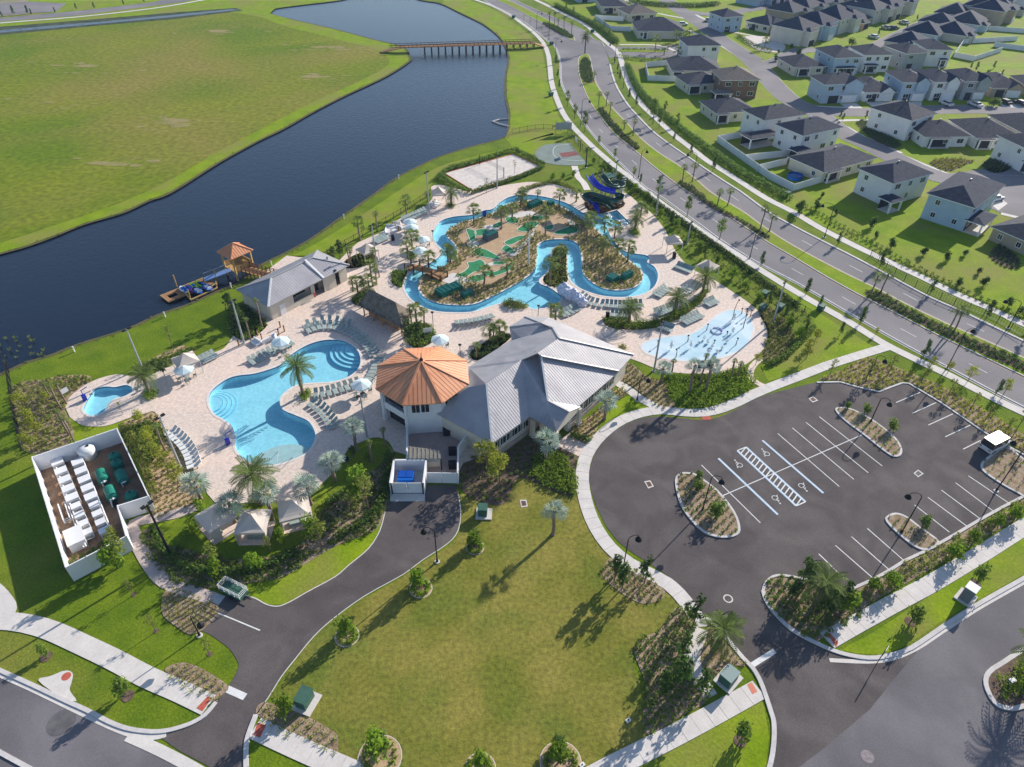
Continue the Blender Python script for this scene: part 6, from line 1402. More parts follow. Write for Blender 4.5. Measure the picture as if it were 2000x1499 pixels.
# roof: q0 near corner, q1 right, q2 back, q3 left
apx = Vector((c.x, c.y, BZ2+1.7))
for a, b in ((q0, q1), (q1, q2), (q2, q3), (q3, q0)): roof_face([a, b, apx], M_ORANGE, bh); seams([a, b, apx], M_SEAM_O, bh, .5, .05, .03); ridge(a, apx, M_ORANGE, bh, .2)
fz = 1.5; sc = .78
fl = [c+(q-c)*sc for q in (q0, q1, q2, q3)]
mb = MB(); mb.poly([(p.x, p.y, fz) for p in fl]); 
for i in range(4): a, b = fl[i], fl[(i+1) % 4]; mb.quad((a.x, a.y, fz), (a.x, a.y, fz-.3), (b.x, b.y, fz-.3), (b.x, b.y, fz))
mb.build('floor', M_LWOOD, bh)
for i in range(4):
    p = fl[i]; mb = MB(); mb.box((p.x, p.y, -2), (.3, .3, BZ2+2)); mb.build('post', M_LWOOD, bh)
    a, b = fl[i], fl[(i+1) % 4]
    if i != 3:
        mb = MB(); mb.bar(Vector((a.x, a.y, fz+1.05)), Vector((b.x, b.y, fz+1.05)), .1); mb.bar(Vector((a.x, a.y, fz+.15)), Vector((b.x, b.y, fz+.15)), .1); mb.bar(Vector((a.x, a.y, fz+.6)), Vector((b.x, b.y, fz+.6)), .06, .7); mb.build('railing', M_LWOOD, bh)
pier = empty('pier_walkway', (0, 0, 0), 0, 'brown railed timber walkway from the lawn to the boat pavilion', 'pier')
w0, w1 = (fl[0]+fl[1])/2, at(540, 545, 0); w0 = Vector((w0.x, w0.y, fz)); w1 = Vector((w1.x, w1.y, .3)); wd_ = (w1-w0)
for k in range(16): mb = MB(); mb.bar(w0+wd_*(k/16), w0+wd_*((k+1)/16-.006), 2.0, .12); mb.build('deck_section', M_WOOD, pier)
wv = Vector((-wd_.y, wd_.x, 0)).normalized()
for s in (-1, 1):
    for z_ in (.35, .7, 1.05): mb = MB(); mb.bar(w0+wv*s+Vector((0, 0, z_)), w1+wv*s+Vector((0, 0, z_)), .08); mb.build('rail', MATS['dark_timber'], pier)
    for k in range(9): q = w0+wd_*(k/8)+wv*s; mb = MB(); mb.box((q.x, q.y, -1.5), (.15, .15, q.z+2.6)); mb.build('post', MATS['dark_timber'], pier)
dk = empty('floating_dock', (0, 0, 0), 0, 'brown floating timber dock with a cut out well at its end', 'dock')
DZ = .25
d0, d1 = at(312, 577, DZ), at(402, 541, DZ); dn = (d1-d0); e2 = at(333, 588, DZ)-d0; wdt = e2.length; du_ = dn.normalized(); dv_ = Vector((du_.y, -du_.x, 0)); NP = 22; Ld = dn.length
for k in range(NP):
    t0, t1 = Ld*k/NP, Ld*(k+1)/NP-.04
    rngs = ((0, 1),) if not (2 <= k <= 5) else ((0, .3), (.72, 1))
    for r0, r1 in rngs:
        a = d0+du_*((t0+t1)/2)+dv_*wdt*((r0+r1)/2); mb = MB(); mb.box((a.x, a.y, DZ-.25), (t1-t0, wdt*(r1-r0), .25), math.atan2(du_.y, du_.x)); mb.build('plank', M_WOOD, dk)
lift = empty('boat_lift', (0, 0, 0), 0, 'timber frame slip beside the dock that holds the small craft', 'boat lift')
for a, b in (((352, 562), (373, 586)), ((373, 586), (424, 563)), ((424, 563), (421, 545)), ((352, 562), (404, 541)), ((399, 551), (420, 545)), ((408, 562), (424, 553))):
    mb = MB(); mb.bar(at(*a, .3), at(*b, .3), .22, .2); mb.build('beam', M_LWOOD, lift)
for p in ((345, 558), (373, 586), (424, 548)): mb = MB(); q = at(*p); mb.tube([(q.x, q.y, -1.5), (q.x, q.y, 2.2)], .1, 8); mb.build('post', M_LWOOD, lift)
gang = empty('gangway', (0, 0, 0), 0, 'pale railed gangway sloping from the pavilion to the floating dock', 'gangway')
g0, g1 = Vector((fl[3].x, fl[3].y, fz)).lerp(Vector((fl[0].x, fl[0].y, fz)), .5), at(399, 547, .3)
mb = MB(); mb.bar(g0, g1, 1.5, .1); mb.build('walk_surface', mat('light_decking', (.22, .34, .62), rough=.6), gang)
gv = Vector((-(g1-g0).y, (g1-g0).x, 0)).normalized()
for s in (-.8, .8): mb = MB(); mb.bar(g0+gv*s+Vector((0, 0, .9)), g1+gv*s+Vector((0, 0, .9)), .08); mb.build('handrail', M_GALV, gang)
def craft(x, y, ang, L_, W_, m, m2, label, kind='kayak'):
    g = at(x, y, .5); e = empty(kind, (g.x, g.y, .35), ang, label, kind, 'small craft on the boat lift'); mb = MB()
    for i in range(9):
        t = i/8; x_ = -L_/2+L_*t; r = max(.03, math.sin(math.pi*min(1, max(0, t)))**.6)*W_/2
        for k in range(6): a = math.pi+math.pi*k/5; mb.V.append((x_, r*math.cos(a), .3+.3*math.sin(a)))
    for i in range(8):
        for k in range(5): a = i*6+k; mb.F.append((a, a+6, a+7, a+1)); mb.I.append(0)
        a = i*6; mb.F.append((a, a+5, a+11, a+6)); mb.I.append(0)
    mb.build('hull', m, e); mb = MB(); mb.box((-L_*.08, 0, .3), (L_*.3, W_*.5, .14), top=.8); mb.build('seat', m2, e)
    if kind == 'pedal_boat': mb = MB(); mb.box((L_*.3, 0, .3), (.3, W_*.7, .35), top=.6); mb.build('dash', m2, e)
ka = math.atan2(dv_.y, dv_.x)
for i, (x, y, m, m2, lb, k) in enumerate(((360, 566, M_ALU, M_BLUEB, 'white and blue pedal boat at the dock end', 'pedal_boat'), (371, 564, M_PURPLE, M_BLUEB, 'violet kayak beside the white boat', 'kayak'), (380, 560, M_LIME, M_BLUEB, 'lime kayak, left one of the two', 'kayak'),
                                          (386, 568, M_BLUEB, M_ALU, 'blue pedal boat nearest the shore', 'pedal_boat'), (391, 556, M_LIME, M_NAVY, 'lime kayak, right one of the two', 'kayak'), (398, 558, mat('aqua_plastic', (.02, .3, .55), rough=.4), M_BLUEB, 'aqua kayak near the gangway foot', 'kayak'), (405, 562, M_BLUEB, M_ALU, 'blue and white pedal boat at the right end', 'pedal_boat'))):
    craft(x, y, ka, 3.2 if k == 'kayak' else 3.0, .9 if k == 'kayak' else 1.5, m, m2, lb, k)
for i, (x, y, lb) in enumerate(((323, 620, 'white marker post on the shore below the dock'), (146, 688, 'white marker post on the shore far left'), (452, 563, 'white marker post between dock and changing block'), (531, 520, 'white marker post at the pier'), (672, 428, 'white marker post on the middle shore'), (779, 350, 'white marker post on the shore by the sand court'))):
    g = at(x, y); e = empty('marker_post', (g.x, g.y, 0), 0, lb, 'marker post'); mb = MB(); mb.box((0, 0, 0), (.14, .14, 1.1)); mb.build('post', M_ALU, e); mb = MB(); mb.box((0, .08, .7), (.3, .04, .35)); mb.build('plate', M_ALU, e)
g = at(965, 240); e = empty('floating_boom', (0, 0, 0), 0, 'pale floating boom making a loop at the canal edge', 'boom')
mb = MB(); mb.tube([at(997, 232, -.15), at(975, 234, -.15), at(962, 238, -.15), at(975, 243, -.15), at(995, 248, -.15)], .25, 6); mb.build('float', M_CONC, e)
# low black fence between resort and canal/field
def rail_fence(s, lb, h=1.3, n=3):
    pts = walk_path(SP(s, n, False), 2.5); root = empty('black_rail_fence', (0, 0, 0), 0, lb, 'fence')
    for i in range(len(pts)-1):
        a, b = pts[i], pts[i+1]; mb = MB(); mb.bar(a+Vector((0, 0, h)), b+Vector((0, 0, h)), .05); mb.bar(a+Vector((0, 0, .2)), b+Vector((0, 0, .2)), .05)
        for k in range(5): q = a.lerp(b, k/5); mb.box((q.x, q.y, .1), (.03, .03, h-.1))
        mb.box((a.x, a.y, 0), (.09, .09, h+.15)); mb.build('fence_bay', M_BLACKP, root)
rail_fence('16,712 22,750 30,800 38,840 48,880', 'tall black railing fence at the far left beyond the plant beds', 1.9)
rail_fence('640,500 680,478 730,450 790,415 835,385 848,378', 'low black railing between the deck and the lake lawn')
rail_fence('1000,262 1060,252 1112,262 1130,285 1165,315 1230,362 1300,415 1360,462 1430,510 1490,560 1560,605 1600,630', 'long black railing fence between the resort and the boulevard path')
rail_fence('1700,500 1760,545 1850,590 1930,620 2000,660', 'black railing behind the right hand hedge')

# ================================================================== slides and water play
sl = empty('water_slide', (0, 0, 0), 0, 'pair of twisting water slides, royal blue and dark green, beside the splash down pool', 'water slide')
def flume(pts, m, nm, w_=.75):
    pts = smooth([Vector(p) for p in pts], 5, False); mb = MB(); n = 9
    for i, p in enumerate(pts):
        d = (pts[min(i+1, len(pts)-1)]-pts[max(i-1, 0)]); d.z = 0; d.normalize(); s = Vector((-d.y, d.x, 0))
        for r_ in (w_, w_+.1):
            for k in range(n): a = math.pi+math.pi*k/(n-1); q = p+s*(r_*math.cos(a))+Vector((0, 0, r_*math.sin(a)+.6)); mb.V.append(tuple(q))
    for i in range(len(pts)-1):
        b0 = i*2*n; b1 = b0+2*n
        for k in range(n-1): mb.F += [(b0+k, b0+k+1, b1+k+1, b1+k), (b0+n+k, b1+n+k, b1+n+k+1, b0+n+k+1)]; mb.I += [0, 0]
        for k in (0, n-1): mb.F.append((b0+k, b1+k, b1+n+k, b0+n+k)); mb.I.append(0)
    return mb.build(nm, m, sl, sm=True)
HZ = 6.0
flume([at(1150, 345, 6.2), at(1158, 358, 6.0), at(1170, 368, 5.6), at(1185, 374, 5.2), at(1203, 378, 4.8)], M_BLUEPL, 'blue_flume')
flume([at(1152, 396, 2.4), at(1160, 402, 1.6), at(1166, 411, .9), at(1170, 417, .3)], M_BLUEPL, 'blue_runout', .6)
gcx, gcy = 1202, 366
flume([at(1172, 344, 6.6), at(1180, 352, 6.2), at(1188, 362, 5.6), at(1202, 368, 5.0), at(1213, 366, 4.7), at(1212, 361, 4.4), at(1200, 360, 4.1), at(1188, 368, 3.8)], M_DGREEN, 'green_flume')
flume([at(1202, 384, 3.6), at(1212, 386, 3.4), at(1208, 393, 3.1), at(1192, 394, 2.9), at(1172, 388, 2.7), at(1155, 383, 2.5), at(1143, 386, 2.3), at(1148, 393, 2.1), at(1168, 396, 1.8), at(1185, 402, 1.2), at(1196, 410, .6)], M_DGREEN, 'green_flume')
for x, y, z_ in ((1172, 392, 5.2), (1190, 398, 4.5), (1206, 402, 4.6), (1156, 395, 5.6), (1212, 396, 3.2), (1150, 404, 2.2), (1180, 400, 6.5)):
    mb = MB(); p = at(x, y); mb.tube([(p.x, p.y, 0), (p.x, p.y, z_)], .14, 8); mb.build('support', M_GALV, sl)
tc = at(1186, 396); mb = MB(); mb.box((tc.x, tc.y+2.5, 5.2), (2.6, 2.6, .2), .5); mb.build('start_platform', M_GREENB, sl)
for k in range(12): mb = MB(); mb.box((tc.x+2.6+.1*k, tc.y-1.5+k*.35, .4+k*.42), (1.1, .34, .1), .5); mb.build('stair_tread', M_GALV, sl)
for dx in (-1.2, 1.2):
    for dy in (1.4, 3.6): mb = MB(); mb.box((tc.x+dx, tc.y+dy, 0), (.2, .2, 6.4)); mb.build('tower_leg', M_GALV, sl)
for a in (('1178,411 1186,417 1196,424 1190,427 1180,420', 'white churned water below the blue slide run out'), ('1205,430 1220,428 1226,436 1212,439 1206,435', 'white foam at the corner of the splash down pool')):
    r = SP(a[0], 3); c = sum(r, Vector())/len(r); V, Q = leaves([(c.x+(p.x-c.x)*.5, c.y+(p.y-c.y)*.5, -.05, .8, .8, .15) for p in r[::3]], 160, .22, .3, 2.0); tag(link('foam', mesh_np('foam', V, Q, M_FOAM)), a[1], kind='stuff')
# white and lilac water sculpture by the river peninsula
g = at(1112, 588); e = empty('water_sculpture', (g.x, g.y, .05), .5, 'lumpy white and lilac rock work water feature beside the river beach', 'water feature')
mm = mat('lilac_white_rockwork', (.75, .78, .85), (.5, .52, .68), 2.5, .6, bump=.8, bscale=3)
for i, (dx, dy, dz, r) in enumerate(((0, 2.6, .9, 1.0), (.25, 1.4, 1.1, 1.1), (.5, .2, .9, 1.15), (1.0, -1.0, .8, 1.1), (1.3, -2.2, .6, 1.0), (.1, 2.0, 2.0, .6), (.6, -.2, 1.9, .6))):
    mb = MB(); mb.ball((dx, dy, dz), r, 12, 8); o = mb.build('rock_lobe', mm, e)
    for v_ in o.data.vertices: v_.co += Vector((random.uniform(-.16, .16), random.uniform(-.16, .16), random.uniform(-.16, .16)))
# splash pad jets and play posts
for i, (x, y, h, lb) in enumerate(((1430, 625, 4.0, 'tall slim red brown spray pole at the top of the splash pad'), (1451, 642, 2.6, 'bent spray post at the right of the splash pad'), (1420, 654, .5, 'short post below the purple ring'), (1343, 668, 1.2, 'ball topped post at the middle left of the pad'), (1320, 699, 1.8, 'curved spray post at the lower left of the pad'),
                                   (1394, 673, .8, 'low post in the centre of the pad'), (1437, 675, 1.4, 'ball topped post at the lower right of the pad'), (1380, 646, 1.2, 'spray post left of the purple ring'), (1284, 677, 1.0, 'low spray post at the left tip of the pad'), (1448, 614, 1.1, 'left bucket post of the three at the top right'), (1457, 618, 1.5, 'middle bucket post of the three'), (1465, 620, 1.4, 'right bucket post of the three'))):
    g = at(x, y); e = empty('spray_post', (g.x, g.y, .07), i, lb, 'spray post', 'spray posts on the splash pad'); mb = MB(); mb.tube([(0, 0, 0), (0, 0, h*.6), (.15, 0, h*.85), (.35 if h > 1.5 else .05, 0, h)], [.08, .06, .05, .04], 8); mb.build('pipe', mat('bronze_pipe', (.12, .08, .07), rough=.5), e)
    mb = MB(); mb.ball((.35 if h > 1.5 else .05, 0, h), .16, 8, 5); mb.build('nozzle', M_BLACKP, e)
g = at(1400, 648); e = empty('spray_ring', (g.x, g.y, .07), 0, 'purple spray ring lying on the splash pad', 'spray ring'); mb = MB(); mb.tube([(.95*math.cos(t*math.pi/10), .95*math.sin(t*math.pi/10), .12) for t in range(21)], .09, 8); mb.build('ring', mat('purple_ring', (.55, .5, .72), rough=.4), e)
for k in range(6): a = k*math.pi/3; mb = MB(); mb.tube([(.95*math.cos(a), .95*math.sin(a), .15), (.8*math.cos(a), .8*math.sin(a), .5)], .03, 6); mb.build('jet', MATS['purple_ring'], e)
cl = [(*at(x, y).to_tuple()[:2], h*.5, .3, .3, h*.5) for x, y, h in ((1310, 684, 2.2), (1348, 681, 1.8), (1430, 652, 1.6), (1432, 628, 2.2), (1375, 665, .9), (1382, 672, .9), (1391, 680, .9), (1365, 672, .8), (1400, 690, .8), (1410, 683, .9), (1385, 690, .8), (1420, 670, .7))]
V, Q = leaves(cl, 2200, .09, .1, .2); tag(link('water_jets', mesh_np('water_jets', V, Q, M_FOAM)), 'white water jets spraying up from the splash pad', kind='stuff')
# foot bridge over the river
fb = empty('river_footbridge', (0, 0, 0), 0, 'short dark timber footbridge over the lazy river to the golf island', 'bridge')
a, b = at(797, 522, .05), at(868, 546, .05); L = (b-a).length; u = (b-a).normalized(); v = Vector((-u.y, u.x, 0))
for k in range(20):
    t = (k+.5)/20; z_ = .25+.55*math.sin(math.pi*t); q = a+u*L*t; mb = MB(); mb.box((q.x, q.y, z_-.1), (L/20-.03, 2.0, .12), math.atan2(u.y, u.x)); mb.build('plank', M_WOOD, fb)
for s in (-1, 1):
    for k in range(5): q = a+u*L*(k/4)+v*s; z_ = .2+.55*math.sin(math.pi*k/4); mb = MB(); mb.tube([(q.x, q.y, -.5), (q.x, q.y, z_+1.2)], .14, 8); mb.build('post', MATS['dark_timber'], fb)
    for k in range(4):
        q, r = a+u*L*(k/4)+v*s, a+u*L*((k+1)/4)+v*s; mb = MB(); mb.bar(q+Vector((0, 0, .95+.55*math.sin(math.pi*k/4))), r+Vector((0, 0, .95+.55*math.sin(math.pi*(k+1)/4))), .1); mb.build('rope_rail', MATS['dark_timber'], fb)
# basketball hoop and volleyball net
g = at(1062, 285); e = empty('basketball_hoop', (g.x, g.y, .06), 0, 'basketball hoop on a pole at the end of the green half court', 'hoop'); p = at(1122, 300)
e.location = (p.x+1.5, p.y+1, .06); mb = MB(); mb.tube([(0, 0, 0), (0, 0, 3)], .09, 8); mb.bar((0, 0, 3), (-1.2, -.3, 3.1), .08); mb.build('pole', M_BLACKP, e); mb = MB(); mb.box((-1.25, -.3, 2.8), (.06, 1.7, 1.0), .2); mb.build('backboard', M_ALU, e)
mb = MB(); mb.tube([(-1.55+.23*math.cos(t*math.pi/6), -.35+.23*math.sin(t*math.pi/6), 3.05) for t in range(13)], .02, 5); mb.build('rim', M_RED, e)
e = empty('volleyball_net', (0, 0, 0), 0, 'volleyball net strung between two padded posts on the sand court', 'net'); a, b = at(937, 322), at(984, 347)
for p in (a, b): mb = MB(); mb.tube([(p.x, p.y, 0), (p.x, p.y, 2.5)], .09, 8); mb.build('post', M_BLACKP, e)
mb = MB()
for k in range(4): mb.bar(a+Vector((0, 0, 1.5+k*.3)), b+Vector((0, 0, 1.5+k*.3)), .03)
for k in range(16): q = a.lerp(b, k/15); mb.bar(q+Vector((0, 0, 1.5)), q+Vector((0, 0, 2.4)), .02)
o = mb.build('net_mesh', M_BLACKP, e); o['kind'] = 'stuff'

# ================================================================== loungers, parasols, canopies
def lounger_proto(m, nm):
    e = empty('sun_lounger', (0, 0, 0), 0)
    mb = MB(); [mb.bar((-.95, s, .32), (.95, s, .32), .06) for s in (-.32, .32)]; [mb.bar((x_, -.32, .32), (x_, .32, .32), .05) for x_ in (-.95, .35, .95)]; mb.build('frame', M_ALU, e)
    mb = MB(); mb.box((-.3, 0, .33), (1.3, .6, .05)); mb.build('seat', m, e)
    mb = MB(); mb.bar((.35, 0, .37), (.95, 0, .85), .6, .05); mb.build('backrest', m, e)
    for x_ in (-.8, .3):
        for s in (-.3, .3): mb = MB(); mb.box((x_, s, 0), (.05, .05, .31)); mb.build('leg', M_ALU, e)
    return e
PR = {'sage': lounger_proto(M_SLING, 's'), 'white': lounger_proto(M_SLINGW, 'w')}; USED = {}
def lounger(p, ang, kind, label, group):
    o = PR[kind] if kind not in USED else copy_tree(PR[kind]); USED[kind] = 1
    o.location = (p.x, p.y, .05); o.rotation_euler = (0, 0, ang+random.uniform(-.06, .06)); tag(o, label, 'sun lounger', group)
def row(s, n, ang, kind, where, back=False):
    pts = P(s) if len(PP(s)) == 2 else SP(s, 6, False); Ls = [0]
    for i in range(len(pts)-1): Ls.append(Ls[-1]+(pts[i+1]-pts[i]).length)
    for k in range(n):
        t = Ls[-1]*(k/(n-1) if n > 1 else 0); i = max(j for j in range(len(Ls)) if Ls[j] <= t+1e-6); i = min(i, len(pts)-2); f = (t-Ls[i])/max(1e-6, Ls[i+1]-Ls[i]); p = pts[i].lerp(pts[i+1], f)
        d = pts[i+1]-pts[i]; aa = math.atan2(d.y, d.x)+(math.pi/2 if not back else -math.pi/2) if ang is None else ang
        lounger(p, aa, kind, '%s lounger %s' % (nth(k), where), 'sun loungers round the pools')
row('602,648 625,641 650,640 672,646 692,655 708,666 722,680 732,695', 18, None, 'sage', 'in the long arc above the main pool, from the changing block end')
row('604,638 630,631 655,631 680,637', 7, None, 'sage', 'in the short rear row above the arc, from the left')
row('742,704 736,722 728,738 718,752', 8, None, 'sage', 'in the row on the shaded side of the orange roofed tower')
row('700,752 668,762 640,770 618,774', 8, None, 'sage', 'in the curved row north of the palm peninsula', back=True)
row('612,790 628,802 642,818 652,836', 8, None, 'sage', 'in the row on the deck right of the palm peninsula', back=False)
row('492,710 515,698 540,685 568,672', 9, None, 'sage', 'in the row left of the main pool top')
row('336,847 352,860 366,876 375,893 381,913', 11, None, 'white', 'in the white row beside the dark mast, from the top', back=False)
row('396,708 420,696', 4, None, 'sage', 'in the short row below the cream canopy', back=False)
row('790,432 812,424 832,414', 9, None, 'sage', 'in the lakeside row above the river bend', back=False)
row('848,405 856,398', 3, None, 'white', 'in the trio right of the lakeside row', back=False)
row('735,475 755,466', 5, None, 'sage', 'in the row by the cream canopy and mast', back=False)
row('893,635 930,630 962,622', 9, None, 'sage', 'in the row between the river and the hall', back=True)
row('1098,617 1112,612 1126,604', 5, None, 'sage', 'in the cluster beside the rock work feature')
row('1132,580 1150,592 1175,598', 6, None, 'sage', 'in the upper row under the river loop')
row('1185,598 1215,600 1252,598', 9, None, 'sage', 'in the lower row by the deck palm', back=False)
row('1196,616 1228,618', 5, None, 'sage', 'in the row behind the curved hedge')
row('1283,580 1302,566', 5, None, 'sage', 'in the slanting cluster right of the river loop')
row('1283,615 1318,602', 7, None, 'sage', 'in the row between the two deck palms', back=False)
row('1322,522 1348,532', 6, None, 'sage', 'in the row below the square parasol')
row('1336,632 1366,618', 6, None, 'sage', 'in the row above the splash pad', back=False)
row('1380,597 1396,590', 4, None, 'sage', 'in the group at the end of the curved hedge', back=False)
row('1292,640 1310,646', 5, None, 'sage', 'in the group below the curved hedge')
row('1330,575 1346,568', 3, None, 'sage', 'in the group beside the right deck palm', back=False)
def parasol(x, y, m, label, r=1.5, h=2.5, group='round parasols'):
    g = at(x, y, h); e = empty('parasol', (g.x, g.y, .05), .3, label, 'parasol', group)
    mb = MB(); mb.tube([(0, 0, 0), (0, 0, h+.1)], .035, 6); mb.build('pole', M_ALU, e)
    for k in range(8):
        a, b = k*math.pi/4, (k+1)*math.pi/4; mb = MB(); p, q = (r*math.cos(a), r*math.sin(a), h-.55), (r*math.cos(b), r*math.sin(b), h-.55)
        mb.poly([p, q, (0, 0, h)]); mb.quad(p, (p[0], p[1], p[2]-.15), (q[0], q[1], q[2]-.15), q); mb.build('canopy_panel', m, e)
    mb = MB(); mb.tube([(0, 0, 0), (0, 0, .1)], .35, 12); mb.build('base', M_GALV, e)
    tb = empty('patio_table', (g.x, g.y, .05), 0, 'round patio table under the '+label, 'table', 'patio tables under parasols'); mb = MB(); mb.tube([(0, 0, .68), (0, 0, .73)], .55, 14); mb.build('tabletop', M_GALV, tb)
    for k in range(3): a = k*2.1+.4; mb = MB(); mb.bar((.1*math.cos(a), .1*math.sin(a), .68), (.45*math.cos(a), .45*math.sin(a), 0), .05); mb.build('leg', M_BLACKP, tb)
    for k in range(4):
        a = k*math.pi/2+.5; c = empty('patio_chair', (g.x+1.15*math.cos(a), g.y+1.15*math.sin(a), .05), a, ('first', 'second', 'third', 'fourth')[k]+' chair under the '+label, 'chair', 'patio chairs round the tables')
        mb = MB(); mb.box((0, 0, .4), (.45, .45, .05)); mb.build('seat', M_SLING, c); mb = MB(); mb.bar((.22, 0, .42), (.3, 0, .9), .45, .04); mb.build('backrest', M_SLING, c)
        mb = MB(); [mb.box((x_, y_, 0), (.04, .04, .4)) for x_ in (-.2, .2) for y_ in (-.2, .2)]; mb.build('leg_frame', M_BLACKP, c).__setitem__('kind', 'stuff')
for x, y, m, lb in ((800, 429, M_AQUA, 'pale aqua parasol on the lakeside by the timber bollards'), (803, 440, M_AQUA, 'white parasol just below the lakeside one'), (825, 463, M_AQUA, 'blue white parasol inside the river bend'), (820, 485, M_AQUA, 'white parasol beside the planter palm'), (859, 658, M_AQUA, 'aqua parasol right of the thatched hut shrubs'),
                    (705, 746, M_AQUA, 'aqua parasol between pool and tower'), (547, 662, M_AQUA, 'aqua parasol by the bollards left of the main pool'), (357, 716, M_AQUA, 'aqua parasol in front of the lakeside canopy')):
    parasol(x, y, m, lb)
def canopy(x, y, w_, h, ang, label, flare=.35, solid=False):
    g = at(x, y, h+.6); e = empty('canopy_tent', (g.x, g.y, .05), ang, label, 'canopy', 'cream square canopies'); s = w_/2; n = 5; c4 = [(-s, -s), (s, -s), (s, s), (-s, s)]
    for i in range(4):
        (x0, y0), (x1, y1) = c4[i], c4[(i+1) % 4]; mb = MB(); rows = []
        for k in range(n+1):
            t = k/n; z_ = h+1.3*(t**1.5); f = 1-t; rows.append(((x0*f, y0*f, z_), (x1*f, y1*f, z_)))
        for k in range(n): mb.quad(rows[k][0], rows[k][1], rows[k+1][1], rows[k+1][0])
        mb.quad((x0, y0, h-.3), (x1, y1, h-.3), (x1, y1, h), (x0, y0, h)); mb.build('canopy_panel', M_CANVAS, e)
        mb = MB(); mb.box((x0*.97, y0*.97, 0), (.09, .09, h)); mb.build('post', M_CANVAS if solid else M_ALU, e)
    if solid:
        mb = MB(); mb.box((0, -s*.3, 0), (w_*.5, .8, .45)); mb.build('day_bed', M_SLING, e); mb = MB(); mb.box((0, 0, -.02), (w_, w_, .06)); mb.build('floor', M_PAVER, e)
        for sx in (-1, 1): mb = MB(); mb.box((sx*s*.95, -s*.6, 0), (.06, w_*.3, h-.2)); mb.build('side_curtain', M_CANVAS, e)
canopy(360, 697, 3.3, 2.3, .7, 'cream canopy on the lakeside lawn edge above the aqua parasol')
canopy(856, 371, 3.0, 2.2, .2, 'small cream canopy by the sand court hedge')
canopy(716, 482, 3.2, 2.2, .75, 'cream canopy by the mast north of the changing block')
canopy(1316, 464, 3.2, 2.4, .1, 'flat cream square parasol at the top right of the deck'); canopy(1384, 514, 3.2, 2.3, .75, 'cream pointed canopy on the right side of the deck')
ca = math.atan2((at(460, 1045)-at(405, 1000)).y, (at(460, 1045)-at(405, 1000)).x)
canopy(419, 1002, 3.7, 2.3, -.75, 'leftmost cabana tent of the three below the main pool', solid=True); canopy(492, 1012, 3.6, 2.3, .05, 'middle cabana tent between the silver palms', solid=True); canopy(572, 985, 3.7, 2.3, .35, 'right hand cabana tent with striped palm shadows', solid=True)
for i, (x, y) in enumerate(((762, 447), (772, 452), (757, 455), (782, 447), (775, 438), (520, 668), (535, 660), (500, 672))):
    g = at(x, y); e = empty('white_sofa', (g.x, g.y, .05), i*.8, 'white canvas sofa, %s of those among the timber bollards' % nth(i), 'sofa', 'white canvas sofas'); mb = MB(); mb.box((0, 0, 0), (1.7, .85, .42)); mb.build('seat', M_VINYL, e); mb = MB(); mb.box((0, .38, .42), (1.7, .18, .4)); mb.build('backrest', M_VINYL, e)
for x, y, lb in ((446, 868, 'blue and white pool lift at the left edge of the main pool'), (167, 782, 'blue and white pool lift by the plunge pool')):
    g = at(x, y); e = empty('pool_lift', (g.x, g.y, .05), .6, lb, 'pool lift'); mb = MB(); mb.box((0, 0, 0), (.6, .5, .9)); mb.tube([(0, 0, .9), (0, 0, 1.8), (.9, 0, 2.1)], .07, 6); mb.build('mast', M_BLUEPL, e); mb = MB(); mb.box((1.0, 0, .6), (.5, .5, .1)); mb.bar((1.2, 0, .65), (1.25, 0, 1.2), .5, .08); mb.build('seat', M_ALU, e)
for x, y, lb in ((1186, 622, 'black litter bin by the end of the curved hedge'), (1316, 505, 'dark litter bin near the square parasol'), (768, 470, 'grey litter bin at the lakeside deck')):
    g = at(x, y); e = empty('litter_bin', (g.x, g.y, .05), 0, lb, 'bin'); mb = MB(); mb.box((0, 0, 0), (.6, .6, 1.1)); mb.build('body', M_BLACKP, e); mb = MB(); mb.box((0, 0, 1.1), (.7, .7, .12), top=.7); mb.build('lid', M_BLACKP, e)
hr = empty('pool_handrail', (0, 0, 0), 0, 'thin steel handrail at the beach entry of the main pool', 'handrail')
for a, b in (((540, 903), (545, 880)), ((550, 905), (572, 893))): mb = MB(); mb.tube([at(*a, 0), at(*a, .9), at(*b, .9), at(*b, -.3)], .035, 6); mb.build('rail', M_GALV, hr)
# ================================================================== planting
def pts_of(s): return [tuple(float(v) for v in t.split(',')) for t in s.split()]
# ---- boulevard trees, position of the foot and row of the tip in the survey
def row_trees(s, kind, lab, group, wide=1.0, minh=2.5, cat='tree'):
    for i, (x, y, ty) in enumerate(pts_of(s)):
        h = max(minh, height_of(x, y, ty)); tree(kind, x, y, h, lab.format(nth(i)), cat, group, wide=wide)
row_trees('1023,46,27 1035,52,33 1048,58,38 1058,68,50 1070,80,58', 'thin_tree', '{} thin young tree on the left verge beyond the bridge', 'young trees on the left verge beyond the bridge')
row_trees('1086,126,106 1089,153,134 1092,173,154', 'dark_tree', '{} narrow dark tree on the left verge just below the bridge', 'narrow dark trees by the bridge', .8)
row_trees('1108,208,176 1122,233,201 1142,258,216', 'street_tree', '{} open crowned tree on the left verge below the bridge', 'open crowned trees on the left verge')
row_trees('1169,285,264 1200,313,289 1237,349,324 1342,423,381 1405,468,423 1284,388,343', 'street_tree', '{} small street tree on the left verge opposite the slides', 'small street trees on the left verge')
row_trees('1486,520,488 1573,577,541 1679,634,596 1802,700,661 1945,770,740', 'dark_tree', '{} upright dark tree on the left verge past the club, going right', 'upright dark trees on the left verge', .85)
row_trees('1200,123,108 1206,140,123 1210,158,138 1228,194,172 1242,208,182 1316,276,256 1349,303,279 1392,335,304', 'dark_tree', '{} dark tree on the right verge counted from the estate entrance', 'dark trees on the right verge', .85)
